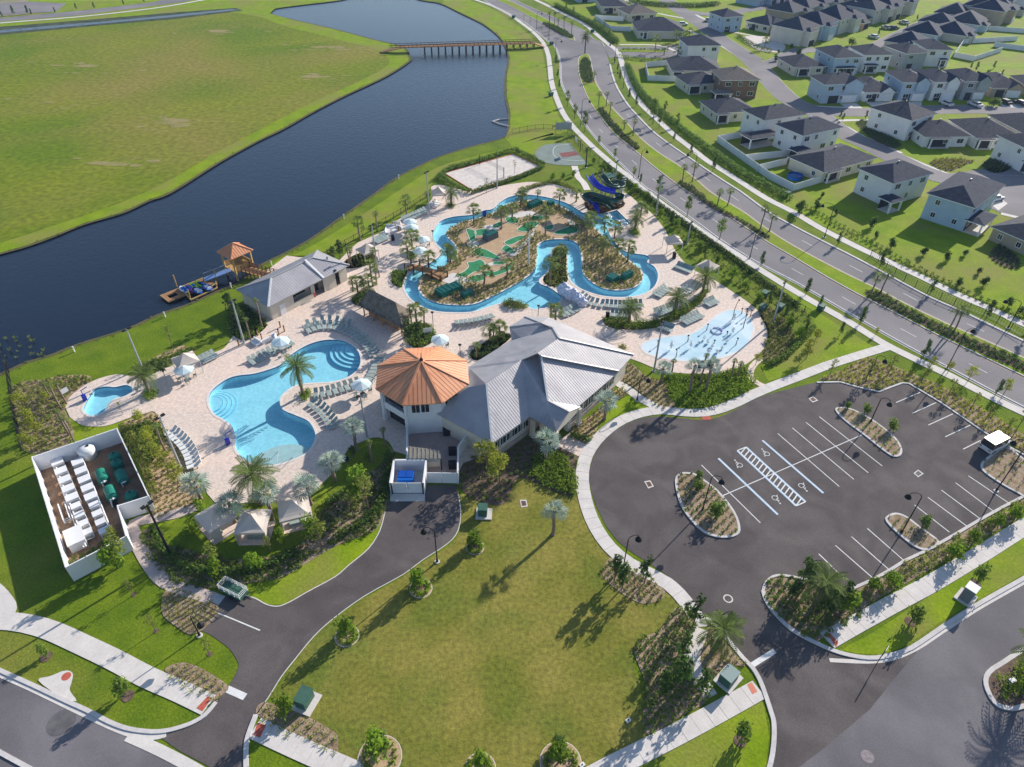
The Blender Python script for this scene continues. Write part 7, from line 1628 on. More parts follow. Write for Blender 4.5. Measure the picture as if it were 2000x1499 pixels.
row_trees('1560,424,390 1635,480,452 1717,525,491 1816,575,543 1926,622,584 1998,668,630', 'dark_tree', '{} dark tree on the right verge below the pale blue house, going right', 'dark trees on the right verge past the blue house', .85)
row_trees('1265,218,186 1275,243,190 1298,222,196 1322,248,220 1287,250,216', 'street_tree', '{} open tree among the hedge beside the right hand path', 'open trees by the right hand path')
row_trees('1560,415,388 1593,410,388 1605,386,375 1632,420,405 1710,465,450 1740,485,462 1803,500,480 1847,510,488 1702,445,420 1883,500,485 1910,535,520 1920,560,538 1870,560,540 1968,600,580 1990,615,598', 'dark_shrub', '{} dark bush or small tree on the lawns behind the right hand hedge', 'bushes on the lawns behind the hedge', .8, 1.6, 'shrub')
row_trees('1245,8,-6 1120,30,12 1105,22,4 1160,50,34 1180,60,42 1190,70,55', 'street_tree', '{} tree in the hedge beside the far end of the right path', 'trees at the far end of the right path')
row_trees('5,34,22 28,30,10 55,28,9 62,30,16 108,26,14 150,20,6 185,18,4 242,11,0 282,6,-6', 'dark_tree', '{} small tree along the far top left road, from the left', 'small trees on the far top left road', 1.0, 2.5)
row_trees('1520,105,98 1545,95,85 1560,110,92 1515,120,105', 'dark_shrub', '{} bush round the sandy play area', 'bushes round the sandy play area', 1, 1.5, 'shrub')
row_trees('1640,232,222 1645,237,225 1690,232,220 1745,25,12 1770,60,48 1790,40,28 1715,70,55 1905,140,120 1940,135,118 1955,150,135 1925,150,138 1895,135,122', 'dark_tree', '{} small garden tree of the estate, from the left side of the streets', 'small garden trees of the estate')
tree('yellow_tree', 1535, 130, 3.5, 'bright yellow flowering tree at the corner of a low house', wide=1.3); tree('round_shrub', 1940, 208, 3.2, 'yellow green round shrub between two white cars', 'shrub', wide=1.4); tree('round_shrub', 1663, 90, 3.5, 'rounded tree at the foot of the diagonal street', wide=1.3)
# ---- palms of the boulevard
def row_palms(s, kind, lab, group, crown=1.0, fronds=False, minh=2.5):
    for i, (x, y, ty) in enumerate(pts_of(s)): palm(kind, x, y, max(minh, height_of(x, y, ty)), lab.format(nth(i)), group, None, crown, fronds, pz=.12)
row_palms('1072,54,24 1083,48,24 1101,62,33 1116,68,44 1090,58,38', 'small', '{} palm in the far planted median by the bridge', 'palms in the far median', 1.3)
palm('date', 1142, 106, 7.0, 'single bushy date palm at the tip of the big median', crown=1.15, fronds=False, pz=.12)
row_palms('1169,208,180 1184,208,180 1191,222,203 1219,254,240 1236,266,233 1160,160,141', 'small', '{} slender palm in the upper part of the big median', 'slender palms in the upper median', 1.25)
row_palms('1332,356,323 1352,356,321 1401,402,372 1421,403,370 1485,448,405 1502,453,418', 'small', '{} tall thin palm in the middle stretch of the big median', 'tall thin palms in the middle median', 1.4)
row_palms('1700,578,535 1720,573,530 1848,655,602 1862,649,600', 'small', '{} tall palm in the lower stretch of the big median', 'tall palms in the lower median', 1.5, True)
row_palms('1279,102,73 1321,120,96 1297,108,90 1320,82,62 1337,84,64 1344,82,58 1368,84,70 1376,86,70 1492,97,77', 'sabal', '{} palm round the estate entrance, from the left', 'palms at the estate entrance', 1.2)
# ---- palms of the club
SV = 'silver fan palm'
for x, y, ty, lb, cr in ((697, 880, 818, 'silver fan palm below the deck lamp mast left of the tower', 1.0), (655, 940, 885, 'silver fan palm leaning on the lawn right of the beach entry', 1.05), (608, 985, 930, 'silver fan palm behind the right cabana', 1.1), (530, 1005, 945, 'silver fan palm between middle and right cabanas', 1.1),
                         (460, 1020, 968, 'silver fan palm between left and middle cabanas', 1.1), (392, 975, 925, 'silver fan palm at the end of the cabana walk', 1.15), (1065, 900, 842, 'silver fan palm in front of the hall windows', 1.1), (1180, 820, 770, 'silver fan palm on the small lawn right of the entrance', 1.1), (1080, 1045, 983, 'silver fan palm alone on the big lawn', .95),
                         (1290, 750, 705, 'blue green fan palm at the foot of the splash pad mast', .9)):
    palm('silver', x, y, max(2.8, height_of(x, y, ty)*.85), lb, 'silver fan palms round the club', None, cr)
for x, y, ty, lb, cr in ((592, 773, 700, 'date palm on the round planter of the pool peninsula', 1.2), (512, 985, 905, 'date palm between beach entry and cabanas', 1.35), (292, 768, 717, 'date palm in the round planter by the plunge pool', 1.0), (1400, 1265, 1215, 'date palm in the bed at the car park entrance', 1.15), (1595, 1175, 1120, 'date palm in the round corner bed', 1.2),
                         (1240, 450, 413, 'date palm on the deck below the splash down pool', 1.0), (1228, 630, 585, 'date palm at the left end of the curved hedge', 1.1), (1318, 610, 570, 'date palm in the middle of the curved hedge', 1.1), (1373, 570, 530, 'date palm at the right end of the curved hedge', 1.15), (882, 402, 365, 'date palm in the planter near the cream canopy', .9),
                         (2008, 1320, 1255, 'big date palm half outside the right edge throwing a star shadow', 1.3)):
    palm('date', x, y, max(3.0, height_of(x, y, ty)*.9), lb, 'date palms round the club', None, cr)
sab = '805,487,447 797,505,480 875,513,482 838,525,500 946,555,520 925,440,398 979,448,400 1017,405,378 1065,462,398 1145,470,420 1153,445,428 1176,500,460 1205,500,470 1073,558,500 1225,512,468 1180,455,440 1200,466,450 990,545,505 1092,405,368 1093,512,486 1251,425,411'
for i, (x, y, ty) in enumerate(pts_of(sab)): palm('sabal', x, y, max(3.0, height_of(x, y, ty)*.88), '%s cabbage palm on or beside the golf island, from the timber footbridge' % nth(i), 'cabbage palms on the golf island', None, 1.15)
for i, (x, y, ty) in enumerate(pts_of('700,580,540 712,575,545 723,577,540 690,570,538 728,560,508 735,545,480 880,515,485 804,640,590 815,645,592 830,640,600 1000,430,398 964,660,635 975,658,640 930,700,668 957,665,648 1075,622,590 1085,625,600 835,395,372 794,420,380 737,452,410 703,470,425 687,520,480 1020,400,368 1050,395,370 1125,395,372')):
    palm('small' if i % 2 else 'sabal', x, y, max(2.5, height_of(x, y, ty)*.9), '%s slim palm about the thatched hut and deck edges' % nth(i), 'slim palms about the deck', None, 1.05)
# tall bare trunked palms with tied heads
for i, (x, y, ty) in enumerate(pts_of('491,668,620 513,640,585 683,520,480 1310,735,705 1366,755,690 1383,745,700 1440,740,712 1425,745,705 130,790,745 120,800,750 135,850,800 150,870,815 727,905,862 100,780,745 752,870,845 322,880,830')):
    palm('small', x, y, max(3.5, height_of(x, y, ty)), '%s thin tied palm with a small head near the deck edges, from the changing block' % nth(i), 'thin tied palms', 'tied_palm', .65)
for x, y, ty, lb in ((1345, 770, 690, 'twin silver green palm with bare trunk below the splash pad, left head'), (1378, 765, 692, 'stout palm with a broad head below the splash pad, right head')):
    palm('silver', x, y, max(3.0, height_of(x, y, ty)*.8), lb, None, None, .9)
# ---- club trees and shrubs
T = lambda kind, s, lab, group, wide=1.0, minh=1.5, cat='tree': row_trees(s, kind, lab, group, wide, minh, cat)
T('yellow_tree', '50,800,765 60,830,795 62,880,845 75,850,815 35,795,770', '{} yellow green wispy tree in the bed at the far left edge', 'yellow green trees at the left edge', 1.3)
T('yellow_tree', '278,835,800 300,880,840 330,925,880 310,900,865 295,860,830 350,945,900 228,1060,1030 95,790,765 110,770,745', '{} yellow green tree in the bed between plant yard and deck', 'yellow green trees beside the plant yard', 1.15)
T('yellow_tree', '950,925,860 975,945,885 962,905,870 985,925,890', '{} yellow green tree in the bed left of the hall windows', 'yellow green trees in front of the hall', 1.1)
T('yellow_tree', '1590,672,640 1575,700,660 1475,715,690 1960,770,740 1890,745,715 1815,720,695 1710,655,640 1850,730,705', '{} yellow green tree in the strips along the boulevard path', 'yellow green trees by the boulevard path', 1.2)
T('green_bush', '700,965,900 548,1060,1030 420,1120,1085 230,1110,1060 610,1045,1005 500,1110,1075 720,900,880', '{} tall green bush in the beds round the cabanas', 'green bushes round the cabanas', .75)
T('olive_tree', '240,1105,1045 720,1000,930 715,975,925 420,1110,1065 628,1065,1010 690,1010,960 530,1080,1045 300,1010,985', '{} open twiggy tree in the beds below the cabanas', 'twiggy trees below the cabanas', .9)
T('green_bush', '926,1068,1032 820,1150,1105 677,1243,1203 562,1395,1355 738,1478,1428 1093,1488,1445 938,1502,1470', '{} bushy green tree in its mulch ring along the lawn edge, from the top', 'ringed trees along the lawn edge', .62)
T('dark_shrub', '930,1060,1030 818,1140,1110 745,1465,1430 1090,1465,1435', '{} darker shrub growing with a ringed lawn tree', 'dark shrubs of the lawn rings', .6, 2)
T('magnolia', '1352,1225,1165 1258,1140,1088 1365,1365,1310 1330,1290,1240 1560,1140,1090 1340,1200,1175', '{} glossy sparse tree along the curving walk', 'glossy trees along the curving walk', .9)
T('broad_leaf_tree', '1200,1135,1085 1215,1150,1100 1320,1350,1280 1290,1360,1310', '{} dense dark tree in the beds left of the curving walk', 'dark trees in the lawn beds', .8)
T('round_shrub', '90,1281,1256 246,1356,1316 1446,1447,1408 1780,1213,1175 1907,1138,1100', '{} round trimmed tree in a dark mulch ring on the street verge, from the left', 'ringed street verge trees', .5)
T('round_shrub', '1365,935,925 1360,960,935 1400,1010,975 1688,808,785 1738,840,815 1800,1030,1005 1655,800,795', '{} round tree in the car park islands', 'round trees in the car park islands', .8, 1.8)
T('green_bush', '1622,1160,1140 1650,1190,1150 1700,1150,1125 1860,1090,1060 1900,1060,1035 1940,1030,1005 1980,1015,985 1740,1145,1115', '{} shrub along the lower kerb of the car park', 'shrubs along the lower kerb', .9, 1.4, 'shrub')
T('broad_leaf_tree', '1640,1185,1135 1570,1150,1100 1610,1200,1150 1545,1170,1130', '{} dark tree in the round corner bed', 'dark trees in the corner bed', .8, 2)
T('broad_leaf_tree', '800,672,620 820,668,625 455,625,570 470,640,590 665,505,468 652,515,480 690,895,870 322,735,705 305,722,700 1062,660,650', '{} dense tree about the hut, the changing block and the canopies', 'dense trees about the hut', 1.0, 2)
T('thin_tree', '340,685,633 950,378,345 1005,340,310 240,810,785', '{} thin bare young tree on the lakeside lawn and courts', 'thin young trees by the courts', 1.1)
T('olive_tree', '1690,745,700 1735,730,690 1800,745,712 1850,775,740 1620,735,700 1895,800,765 1925,820,790 1960,850,815 1995,880,850 1985,840,800', '{} open tree in the bed along the top of the car park', 'open trees above the car park', 1.0)
T('green_bush', '1180,335,318 1200,345,325 1240,375,355 1262,395,372 1290,425,405 1320,445,425 1345,470,450 1365,490,468 1400,515,495 1430,545,520 1455,565,545 1480,590,568 1540,640,615 1560,660,635 1160,320,305 1120,345,330 1100,350,335 1080,352,335', '{} bush in the belt between the resort deck and the boulevard', 'bushes in the boulevard belt', .9, 1.4, 'shrub')
T('dark_tree', '1250,360,338 1310,440,410 1375,505,478 1500,600,565 1530,625,590 1570,655,620 1600,600,575 1640,655,628', '{} small dark tree in the belt behind the deck', 'dark trees in the boulevard belt', .8)
T('thin_tree', '262,1163,1130 305,1234,1200 410,1279,1248 628,1070,1030', '{} thin sparse tree on the lower left lawn', 'sparse trees on the lower left lawn', 1.3)
# reeds in the near corner of the lake
pts = grid_points(P('-20,660 50,650 95,690 30,712 -30,722'), 1.7, .75, .3); single_plants('tall_reed', pts[:24], 'grass', M_LEAFO, 'tall reeds in the left lake corner', 'reed', 'reeds in the lake corner', .8, 1.7, -.2)

# ---- beds
def planted(s, sp, kind, m, lab, ground=M_MULCH, ang=.8, single=False, z=.05, s0=.8, s1=1.25, n=3, edge=False, row=None, cat='bedding plant', nm='bedding_plant', jit=.16):
    r = bed(s, ground, z, n, edge=edge); pts = grid_points(r, sp, ang, jit, .25, row)
    if single: single_plants(nm, pts, kind, m, lab, cat, lab.split(' in ')[-1] and 'bedding '+lab.split(' in ')[-1], s0, s1, z)
    else: plants(nm, pts, kind, m, lab, s0, s1, z)
    return r, pts
# car park islands: kerbed, planted singly
for s, lab, sp in (('1320,940 1330,927 1345,926 1360,930 1400,960 1432,1000 1443,1030 1438,1045 1410,1050 1375,1040 1345,1010 1328,980', 'small leafy tuft in island left of disabled bays', .95),
                   ('1633,803 1640,798 1665,802 1700,820 1740,850 1757,872 1758,888 1745,892 1725,880 1690,852 1650,822', 'green grass tuft in long top island', 1.0),
                   ('1732,1020 1735,1010 1750,1005 1770,1012 1800,1035 1832,1060 1812,1074 1790,1070 1760,1048', 'low dark tuft in small lower island', 1.0),
                   ('1917,912 1925,899 1965,876 2000,900 2060,940 2050,1000 1990,965 1962,950 1925,925', 'small dark tuft in bed behind the van', 1.1)):
    r = SP(s, 3); flat('island_bed', r, .14, M_MULCH, skirt=.1); ribbon('island_kerb', r, .3, .16, M_KERB, h=.15, closed=True); pts = grid_points(r, sp*1.12, .75, .12, .5)
    single_plants('bedding_plant', pts, 'leafy' if 'leafy' in lab else 'grass', M_LEAFB if 'green' in lab else M_LEAF, lab, 'bedding plant', 'tufts '+lab.split(' in ')[1], .75, 1.15, .14)
CB = SP('1492,1152 1497,1141 1510,1129 1530,1127 1560,1132 1600,1139 1640,1152 1660,1165 1685,1195 1670,1212 1610,1245 1590,1252 1546,1227 1512,1193 1497,1172', 3)
flat('corner_bed', CB, .05, M_MULCH); plants('bedding_plant', grid_points(CB, .95, .8, .2, .3), 'bush', M_LEAF, 'mixed green bushes filling the rounded corner bed', .7, 1.2)
planted('1181,1102 1200,1085 1215,1095 1262,1122 1285,1140 1300,1158 1290,1172 1265,1180 1240,1175 1200,1150 1177,1125', .85, 'leafy', M_LEAFO, 'low shrubs in the teardrop bed on the lawn edge')
planted('1237,1265 1260,1245 1290,1230 1305,1205 1325,1185 1345,1198 1362,1225 1353,1250 1345,1280 1350,1312 1370,1345 1384,1368 1330,1400 1265,1435 1255,1400 1262,1360 1255,1320 1245,1295', .8, 'leafy', M_LEAF, 'rows of low shrubs in the big bed left of the link walk', s0=.9, s1=1.5)
planted('1370,1250 1385,1225 1405,1243 1440,1280 1455,1302 1430,1300 1410,1305 1395,1325 1378,1322 1369,1300 1366,1275', .8, 'grass', M_LEAFO, 'grassy tufts in the narrow bed by the palm')
planted('500,1394 515,1372 560,1385 610,1405 655,1432 660,1445 655,1476 600,1452 540,1425', .75, 'agave', M_LEAFO, 'rows of spiky tufts in the bed above the lower left walk', row=.9)
planted('322,1309 350,1295 380,1300 415,1318 447,1342 432,1360 420,1372 395,1360 350,1335', .7, 'agave', M_LEAFO, 'rows of spiky tufts in the bed by the stop bar', row=.85)
planted('315,1180 322,1155 345,1152 400,1172 425,1183 424,1200 400,1228 370,1240 345,1225 320,1205', .75, 'grass', M_LEAFO, 'tufts in the bed by the trailer')
ringpos = [(822, 1150, 1.25), (678, 1243, 1.25), (928, 1070, 1.05), (742, 1480, 2.0), (1095, 1490, 1.9), (938, 1502, 1.4)]
for x, y, r_ in ringpos:
    disc(x, y, r_+.06, .045, M_COPE, 'tree_ring_edge'); disc(x, y, r_, .05, M_SANDM, 'tree_ring'); c = at(x, y)
    plants('ring_planting', [(c.x+math.cos(a)*r_*.7, c.y+math.sin(a)*r_*.7) for a in [k*.45 for k in range(14)]], 'bush', M_LEAFB, 'bright green low planting round a lawn tree', .7, 1.15)
for x, y in ((90, 1283), (250, 1360), (1445, 1448), (1778, 1215), (1905, 1140), (262, 1162), (305, 1233), (410, 1278), (628, 1070)): disc(x, y, .62 if x not in (262, 305, 410) else .3, .04, M_BROWNM, 'mulch_ring', 14)
# left belt
WB = SP('20,765 40,748 90,742 130,748 165,735 180,742 158,758 133,780 126,797 134,817 145,845 132,868 90,885 45,880 30,830', 3)
flat('west_bed', WB, .045, M_MULCH); plants('shrub_belt', grid_points(WB, .95, .5, .3), 'bush', M_LEAFO, 'mixed olive shrubs in the belt round the plunge pool', .6, 1.1)
planted('80,745 120,735 165,733 180,740 165,752 110,760', .8, 'leafy', M_LEAF, 'low plants in the pale bed above the plunge pool', M_SANDM)
planted('235,835 252,820 285,810 303,808 325,842 352,868 366,898 380,930 395,960 380,985 340,998 300,1012 296,985 292,955 270,905 250,860', 1.0, 'leafy', M_LEAFO, 'olive tufts in the bed between plant yard and pool', M_SANDM)
planted('240,850 262,830 300,825 320,850 300,900 275,905', .8, 'bush', M_LEAF, 'dense shrubs at the top of the plant yard bed')
KEEP_OUT.append(SP('318,1045 345,1015 385,1000 400,985 600,985 622,1000 600,1050 560,1078 500,1092 430,1090 370,1075 330,1065', 3)); KEEP_OUT.append(SP('640,965 660,915 700,878 745,868 765,885 735,915 700,935 670,968', 3)); KEEP_OUT.append(SP('600,1062 640,1048 690,1010 700,1020 650,1058 610,1078', 2))
flat('cabana_lawn', KEEP_OUT[0], .056, M_GRASS); flat('cabana_lawn', KEEP_OUT[1], .056, M_GRASS)
SBd = SP('275,1045 300,1030 330,1055 380,1068 450,1075 520,1065 575,1045 620,1010 660,965 700,930 740,875 768,880 770,930 760,960 752,1000 735,1035 700,1050 650,1070 600,1100 545,1130 480,1140 420,1150 350,1140 310,1115 285,1080', 3)
flat('cabana_bed', SBd, .05, M_MULCH); plants('cabana_shrubs', grid_points(SBd, .85, .35, .3), 'bush', M_LEAF, 'thick mixed shrubs below the cabanas and the deck', .6, 1.25)
hedge('300,1035 320,1075 350,1100 400,1118 460,1120 520,1108 570,1085', 1.0, .9, 'curving clipped hedge below the cabanas')
hedge('660,1050 700,1030 735,1000 752,960 762,920 758,895', 1.1, 1.3, 'tall hedge beside the bin store')
hedge('385,985 400,1010 380,1030 365,1045', .9, 1.0, 'hedge left of the first cabana', M_LEAFB)
hedge('640,985 680,960 720,935', 1.0, 1.0, 'hedge above the cabana bed', M_HEDGE)
# front of the clubhouse
FB = SP('900,955 898,925 905,905 930,885 975,890 1010,868 1050,845 1082,868 1128,892 1130,912 1125,945 1122,970 1080,960 1035,938 1010,935 1000,955 985,985 955,985 925,975', 3)
flat('club_bed', FB, .045, M_BROWNM); plants('club_shrubs', grid_points(FB, 1.15, .6, .3), 'bush', M_LEAF, 'shrubs in the shade before the clubhouse', .55, .95)
leafmass('bright_ground_cover', SP('1040,905 1060,885 1100,895 1120,925 1124,968 1090,962 1050,940 1035,925', 3), .9, 30, M_LEAFB, 'bright green leafy ground cover left of the curving walk', .16)
planted('1112,846 1135,822 1165,805 1195,770 1215,755 1225,770 1195,790 1178,815 1165,840 1148,868', .8, 'leafy', M_LEAFO, 'small tufts in the sandy bed right of the entrance', M_SANDM)
hedge('1118,855 1135,858 1150,862', .8, .9, 'short hedge right of the entrance paving')
# below the splash pad
planted('1212,712 1235,712 1262,735 1300,750 1310,775 1318,795 1290,800 1260,775 1230,752 1205,738', .95, 'leafy', M_LEAFO, 'spotted tufts in the bed between hall and splash pad', M_MULCH, s0=.9, s1=1.3)
leafmass('splash_bed_shrubs', SP('1310,748 1350,742 1400,745 1440,728 1465,735 1475,752 1440,775 1400,790 1360,797 1320,790 1305,770', 3), 1.0, 20, M_LEAFB, 'dense green shrubs between splash pad and walk', .16)
hedge('1300,738 1340,742 1390,740 1430,730 1458,722', 1.2, 1.0, 'bright clipped hedge under the splash pad edge', M_LEAFB)
# belt between deck and boulevard
BELT = SP('1150,350 1180,325 1210,338 1250,375 1300,412 1360,455 1420,498 1480,545 1540,585 1575,610 1590,640 1560,680 1510,690 1490,660 1508,640 1495,605 1460,575 1425,550 1395,530 1355,508 1330,480 1312,455 1290,425 1260,398 1222,372 1190,365', 3)
flat('belt_bed', BELT, .04, M_GRASS); bp_ = grid_points(BELT, 1.55, .9, .35); plants('belt_shrubs', bp_, 'bush', M_LEAFO, 'belt of mixed shrubs between the deck and the boulevard path', .6, 1.25)
hedge('1180,322 1230,362 1300,412 1370,462 1440,512 1500,558 1560,602', 1.0, .9, 'long dark hedge on the resort side of the boulevard path', M_HEDGE)
planted('1482,610 1500,600 1530,625 1550,660 1530,700 1500,715 1490,690 1500,650', .9, 'bush', M_LEAFO, 'shrubs right of the splash pad path')
hedge('1500,715 1530,700 1565,668 1590,640', .9, .9, 'loose hedge on the lawn triangle side', M_LEAF)
# hedge and bed curve on the deck
CH = SP('1178,628 1190,622 1230,630 1275,628 1310,615 1345,595 1370,572 1380,565 1378,580 1350,608 1315,628 1275,642 1225,645 1190,640', 3)
flat('deck_bed', CH, .07, M_BROWNM); leafmass('curved_hedge', CH, .9, 34, M_LEAFB, 'curving bright green hedge on the deck', .13, kind=None, cat='hedge')
# island planting
greens = []
def free(p): return True
ipts = grid_points(RIV_IN, .92, .4, .3, .5)
golf = SP('905,447 930,440 1000,410 1050,415 1125,430 1130,458 1090,470 1040,450 1010,480 1000,520 985,545 940,560 880,560 862,545 905,515 915,490 900,470', 3)
ip = [p for p in ipts if not inside(p, golf)]
plants('island_shrubs', ip, 'bush', M_LEAFO, 'olive and green shrubs covering the golf island banks', .5, .95)
ip2 = [p for p in ipts if inside(p, golf) and math.sin(p[0]*.55)+math.cos(p[1]*.5)+.4*math.sin(p[0]*1.3+p[1]) > 1.0]
plants('golf_shrubs', ip2, 'leafy', M_LEAF, 'low plants between the putting greens', .8, 1.3)
planted('1060,548 1070,532 1078,515 1079,495 1088,484 1100,485 1106,498 1107,525 1110,545 1098,560 1075,560', .8, 'bush', M_LEAFO, 'golden shrubs on the narrow peninsula of the river', M_SANDM, s0=.5, s1=.9)
planted('1142,398 1155,382 1180,385 1215,392 1218,404 1195,412 1170,418 1150,412', .9, 'bush', M_LEAFR, 'coppery shrubs under the slides', M_BROWNM, s0=.6, s1=1.1)
for s, lb, m in (('585,768 598,764 610,772 605,781 590,782', 'round planter of clipped shrubs at the peninsula palm', M_LEAFB), ('283,765 295,760 308,768 302,780 287,780', 'round planter of clipped shrubs by the plunge pool palm', M_LEAFB), ('873,402 882,399 890,404 882,408', 'round planter near the cream canopy', M_LEAF), ('797,500 808,496 812,504 803,509', 'planter by the parasols', M_LEAF),
                 ('492,970 512,962 530,975 525,992 500,990', 'planter of shrubs at the cabana date palm', M_LEAFB), ('978,592 1000,588 1028,598 1015,604 990,602', 'small planting on the river beach', M_LEAFO), ('1231,448 1245,450 1248,462 1235,462', 'shrubs at the foot of the deck palm', M_LEAF), ('1205,680 1218,676 1222,682 1212,686', 'small shrub clump behind the hall roof', M_LEAFO)):
    leafmass('planter_shrubs', SP(s, 3), .8, 60, m, lb, .12)
HB = SP('686,590 695,575 720,562 735,575 730,590 710,600 790,655 800,665 842,655 850,640 846,660 838,672 815,678 790,668', 3)
planted('688,592 694,578 715,565 732,572 728,588 712,600', .8, 'bush', M_LEAF, 'dense shrubs at the left end of the thatched hut', M_BROWNM); planted('795,668 800,640 830,632 845,645 850,660 835,674 812,680', .8, 'bush', M_LEAF, 'dense shrubs at the right end of the thatched hut', M_BROWNM, s0=.9, s1=1.5)
planted('765,552 768,530 785,530 796,530 788,548 785,562 775,560', .8, 'bush', M_LEAF, 'shrubs beside the timber footbridge', M_BROWNM)
planted('930,705 918,690 950,668 985,652 998,660 960,690', .9, 'bush', M_LEAFD, 'shrubs behind the hall', M_BROWNM)
planted('665,520 690,500 720,492 738,505 728,515 690,525', .9, 'leafy', M_LEAFO, 'plants round the cream canopy by the lake', M_MULCH)
planted('275,712 300,705 345,692 370,682 380,690 350,705 310,725 285,735', .8, 'bush', M_LEAF, 'shrubs behind the lakeside canopy', M_MULCH)
planted('287,708 320,690 355,676 365,680 340,695 300,708', .9, 'low', M_LEAFO, 'sparse plants in the sandy lakeside bed', M_SANDM)
planted('455,655 445,630 455,600 478,595 500,612 520,630 515,645 480,665', .9, 'bush', M_LEAF, 'shrubs at the near end of the changing block', M_BROWNM)
hedge('855,352 862,345 880,333 935,318 1000,297 1012,300', .9, 1.4, 'hedge round the lake side of the sand court')
hedge('865,350 880,362 915,378 928,378', .9, 1.3, 'hedge at the near corner of the sand court'); hedge('930,376 975,362 1025,345 1062,328', .9, 1.2, 'hedge on the near side of the sand court'); hedge('1012,300 1035,310 1064,326', .9, 1.2, 'hedge between the two courts')
hedge('1030,370 1060,362 1090,358 1130,378', 1.1, .9, 'loose shrubs beyond the river head', M_LEAFO)
# car park surrounds
RB = SP('1600,742 1640,725 1690,700 1720,705 1780,730 1850,760 1920,800 2000,850 2080,905 2075,930 2010,890 1960,862 1937,850 1900,826 1837,783 1775,746 1762,745 1740,753 1717,762 1675,753 1640,743', 3)
flat('upper_bed', RB, .04, M_MULCH); plants('yellow_bedding', grid_points(RB, .95, .55, .25), 'bush', M_LEAFY, 'yellow green bushes in the long bed above the car park', .55, 1.0)
LBd = SP('1664,1155 1707,1137 1737,1120 1767,1101 1812,1080 1865,1050 1912,1022 1957,998 1990,981 2060,945 2065,975 2000,1008 1940,1040 1880,1075 1820,1112 1760,1145 1700,1178 1680,1190', 3)
flat('lower_bed', LBd, .05, M_MULCH); plants('kerb_shrubs', grid_points(LBd, .9, .55, .25), 'bush', M_LEAFO, 'mixed shrubs along the lower kerb of the car park', .6, 1.05)
RI = SP('1925,1340 1930,1315 1962,1293 2000,1270 2100,1228 2110,1340 2000,1380 1967,1384 1942,1373', 3)
flat('street_island', RI, .14, M_BROWNM, skirt=.12); ribbon('island_kerb', RI, .45, .16, M_KERB, h=.15, closed=True); leafmass('island_hedge', [Vector((p.x, p.y, 0)) for p in offset(RI, .9*(1 if area2(RI) > 0 else -1), True)], .8, 30, M_LEAFB, 'bright green shrubs filling the street island at the right edge', .13, .14)
g = at(1972, 1335); e = empty('valve_box', (g.x, g.y, .14), .4, 'blue and white valve box in the street island', 'valve box'); mb = MB(); mb.box((0, 0, 0), (.6, .4, .5)); mb.build('body', M_BLUEPL, e); mb = MB(); mb.box((0, 0, .5), (.65, .45, .06)); mb.build('lid', M_ALU, e)
# median planting
for s, lb in (('1168,212 1180,215 1200,240 1225,268 1248,288 1240,292 1222,278 1195,252 1175,228', 'dark shrubs in the upper median'), ('1325,357 1345,362 1360,372 1400,405 1450,432 1500,462 1495,468 1450,438 1400,412 1345,375', 'reddish shrubs in the middle median'),
              ('1690,578 1720,572 1770,603 1850,642 1925,675 2000,708 2080,748 2080,765 2000,728 1925,695 1850,660 1770,620', 'long run of shrubs in the lower median'), ('1060,46 1082,50 1112,66 1120,76 1100,70 1078,58', 'shrubs in the far median'), ('1136,118 1133,140 1141,160 1158,160 1156,138 1150,118', 'flower rows in the median tip bed')):
    r = SP(s, 3); flat('median_bed', r, .145, M_BROWNM); plants('median_shrubs', grid_points(r, 1.0, .6, .25), 'bush', M_LEAFD, lb, .8, 1.3, .14)
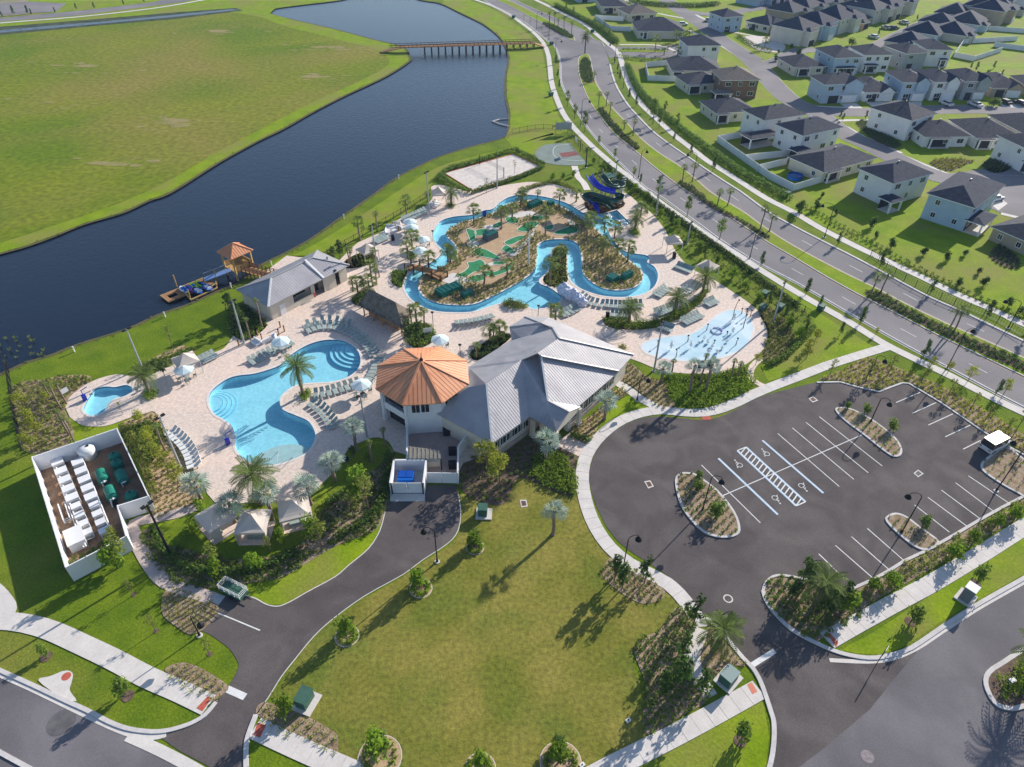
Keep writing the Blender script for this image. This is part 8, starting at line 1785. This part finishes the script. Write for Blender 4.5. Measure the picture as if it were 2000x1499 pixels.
# long hedges along the right hand path and the estate
hedge('1085,12 1130,35 1180,62 1205,85', 2.4, 1.6, 'hedge beside the far end of the right path', M_LEAF, 70, size=.25); hedge('1225,130 1240,165 1262,195 1300,228 1340,262 1390,298 1440,335 1500,368 1540,390', 2.2, 1.3, 'long shrub hedge behind the right hand path, upper half', M_HEDGE, 70, size=.2)
for i, (a, b) in enumerate((('1560,402 1640,448 1700,480 1760,515', 'first'), ('1765,518 1850,560 1930,598 2000,628 2080,665', 'second'))):
    q = walk_path(SP(a, 3, False), 1.25); plants('path_shrubs', [(p.x+s_, p.y+s_*.5) for p in q for s_ in (0, 1.3)], 'bush', M_LEAF, b+' stretch of separate shrubs behind the right path', .8, 1.3)
hedge('1210,112 1250,118 1300,120 1335,116', 1.5, 1.2, 'hedge at the near side of the estate entrance', M_LEAF, 30, size=.2); hedge('1215,98 1260,98 1300,100', .8, .7, 'low hedge in the entrance median', M_LEAFD, 20, z=.14)
hedge('1230,5 1290,12 1360,14 1400,10', 4, 1.8, 'thick hedge above the top houses', M_LEAFD, 60, size=.25); hedge('1440,72 1475,92 1510,104', 1.6, 1.3, 'hedge round the sandy play area', M_LEAFD, 30, size=.18)
for s, lb in (('1672,240 1700,238 1730,262 1760,282 1740,290 1700,270', 'dark planting bed at the white house corner'), ('1815,318 1850,310 1900,315 1880,325 1850,335', 'garden bed with yellow flowers inside the bend'), ('1918,325 1935,312 1965,315 1970,332 1940,338', 'second garden bed inside the bend'), ('1932,500 1950,480 1985,500 1990,525 1960,522', 'purple brown mulch bed by the tan house')):
    planted(s, 1.1, 'bush', M_LEAFY if 'yellow' in lb else M_LEAFD, lb, M_BROWNM)
# garden shrubs around the yard
hedge('130,1110 180,1085 230,1055', 1.0, .9, 'shrubs along the near wall of the plant yard', M_LEAF); hedge('300,960 285,910 262,860 240,838', 1.0, 1.0, 'shrubs along the right wall of the plant yard', M_LEAFO)
plants('shore_weeds', [(p.x+random.uniform(-.6, .6), p.y+random.uniform(-.6, .6)) for p in walk_path(LAKE, 1.4) if random.random() < .6], 'grass', M_LEAFO, 'rough weeds fringing the lake shore', .5, 1.1, -.1)
# ================================================================== light summer haze
hz = MB(); hz.box((0, 650, -1.6), (2600, 1700, 76)); hz_ = link('haze', hz.mesh('haze', []), None)
hz_['kind'] = 'stuff'
m = bpy.data.materials.new('air'); m.use_nodes = True; n = m.node_tree.nodes; n.remove(n['Principled BSDF'])
pv = n.new('ShaderNodeVolumePrincipled'); pv.inputs['Color'].default_value = (.4, .6, 1, 1); pv.inputs['Density'].default_value = .00013; pv.inputs['Anisotropy'].default_value = 0
m.node_tree.links.new(pv.outputs[0], n['Material Output'].inputs['Volume']); hz_.data.materials.append(m)
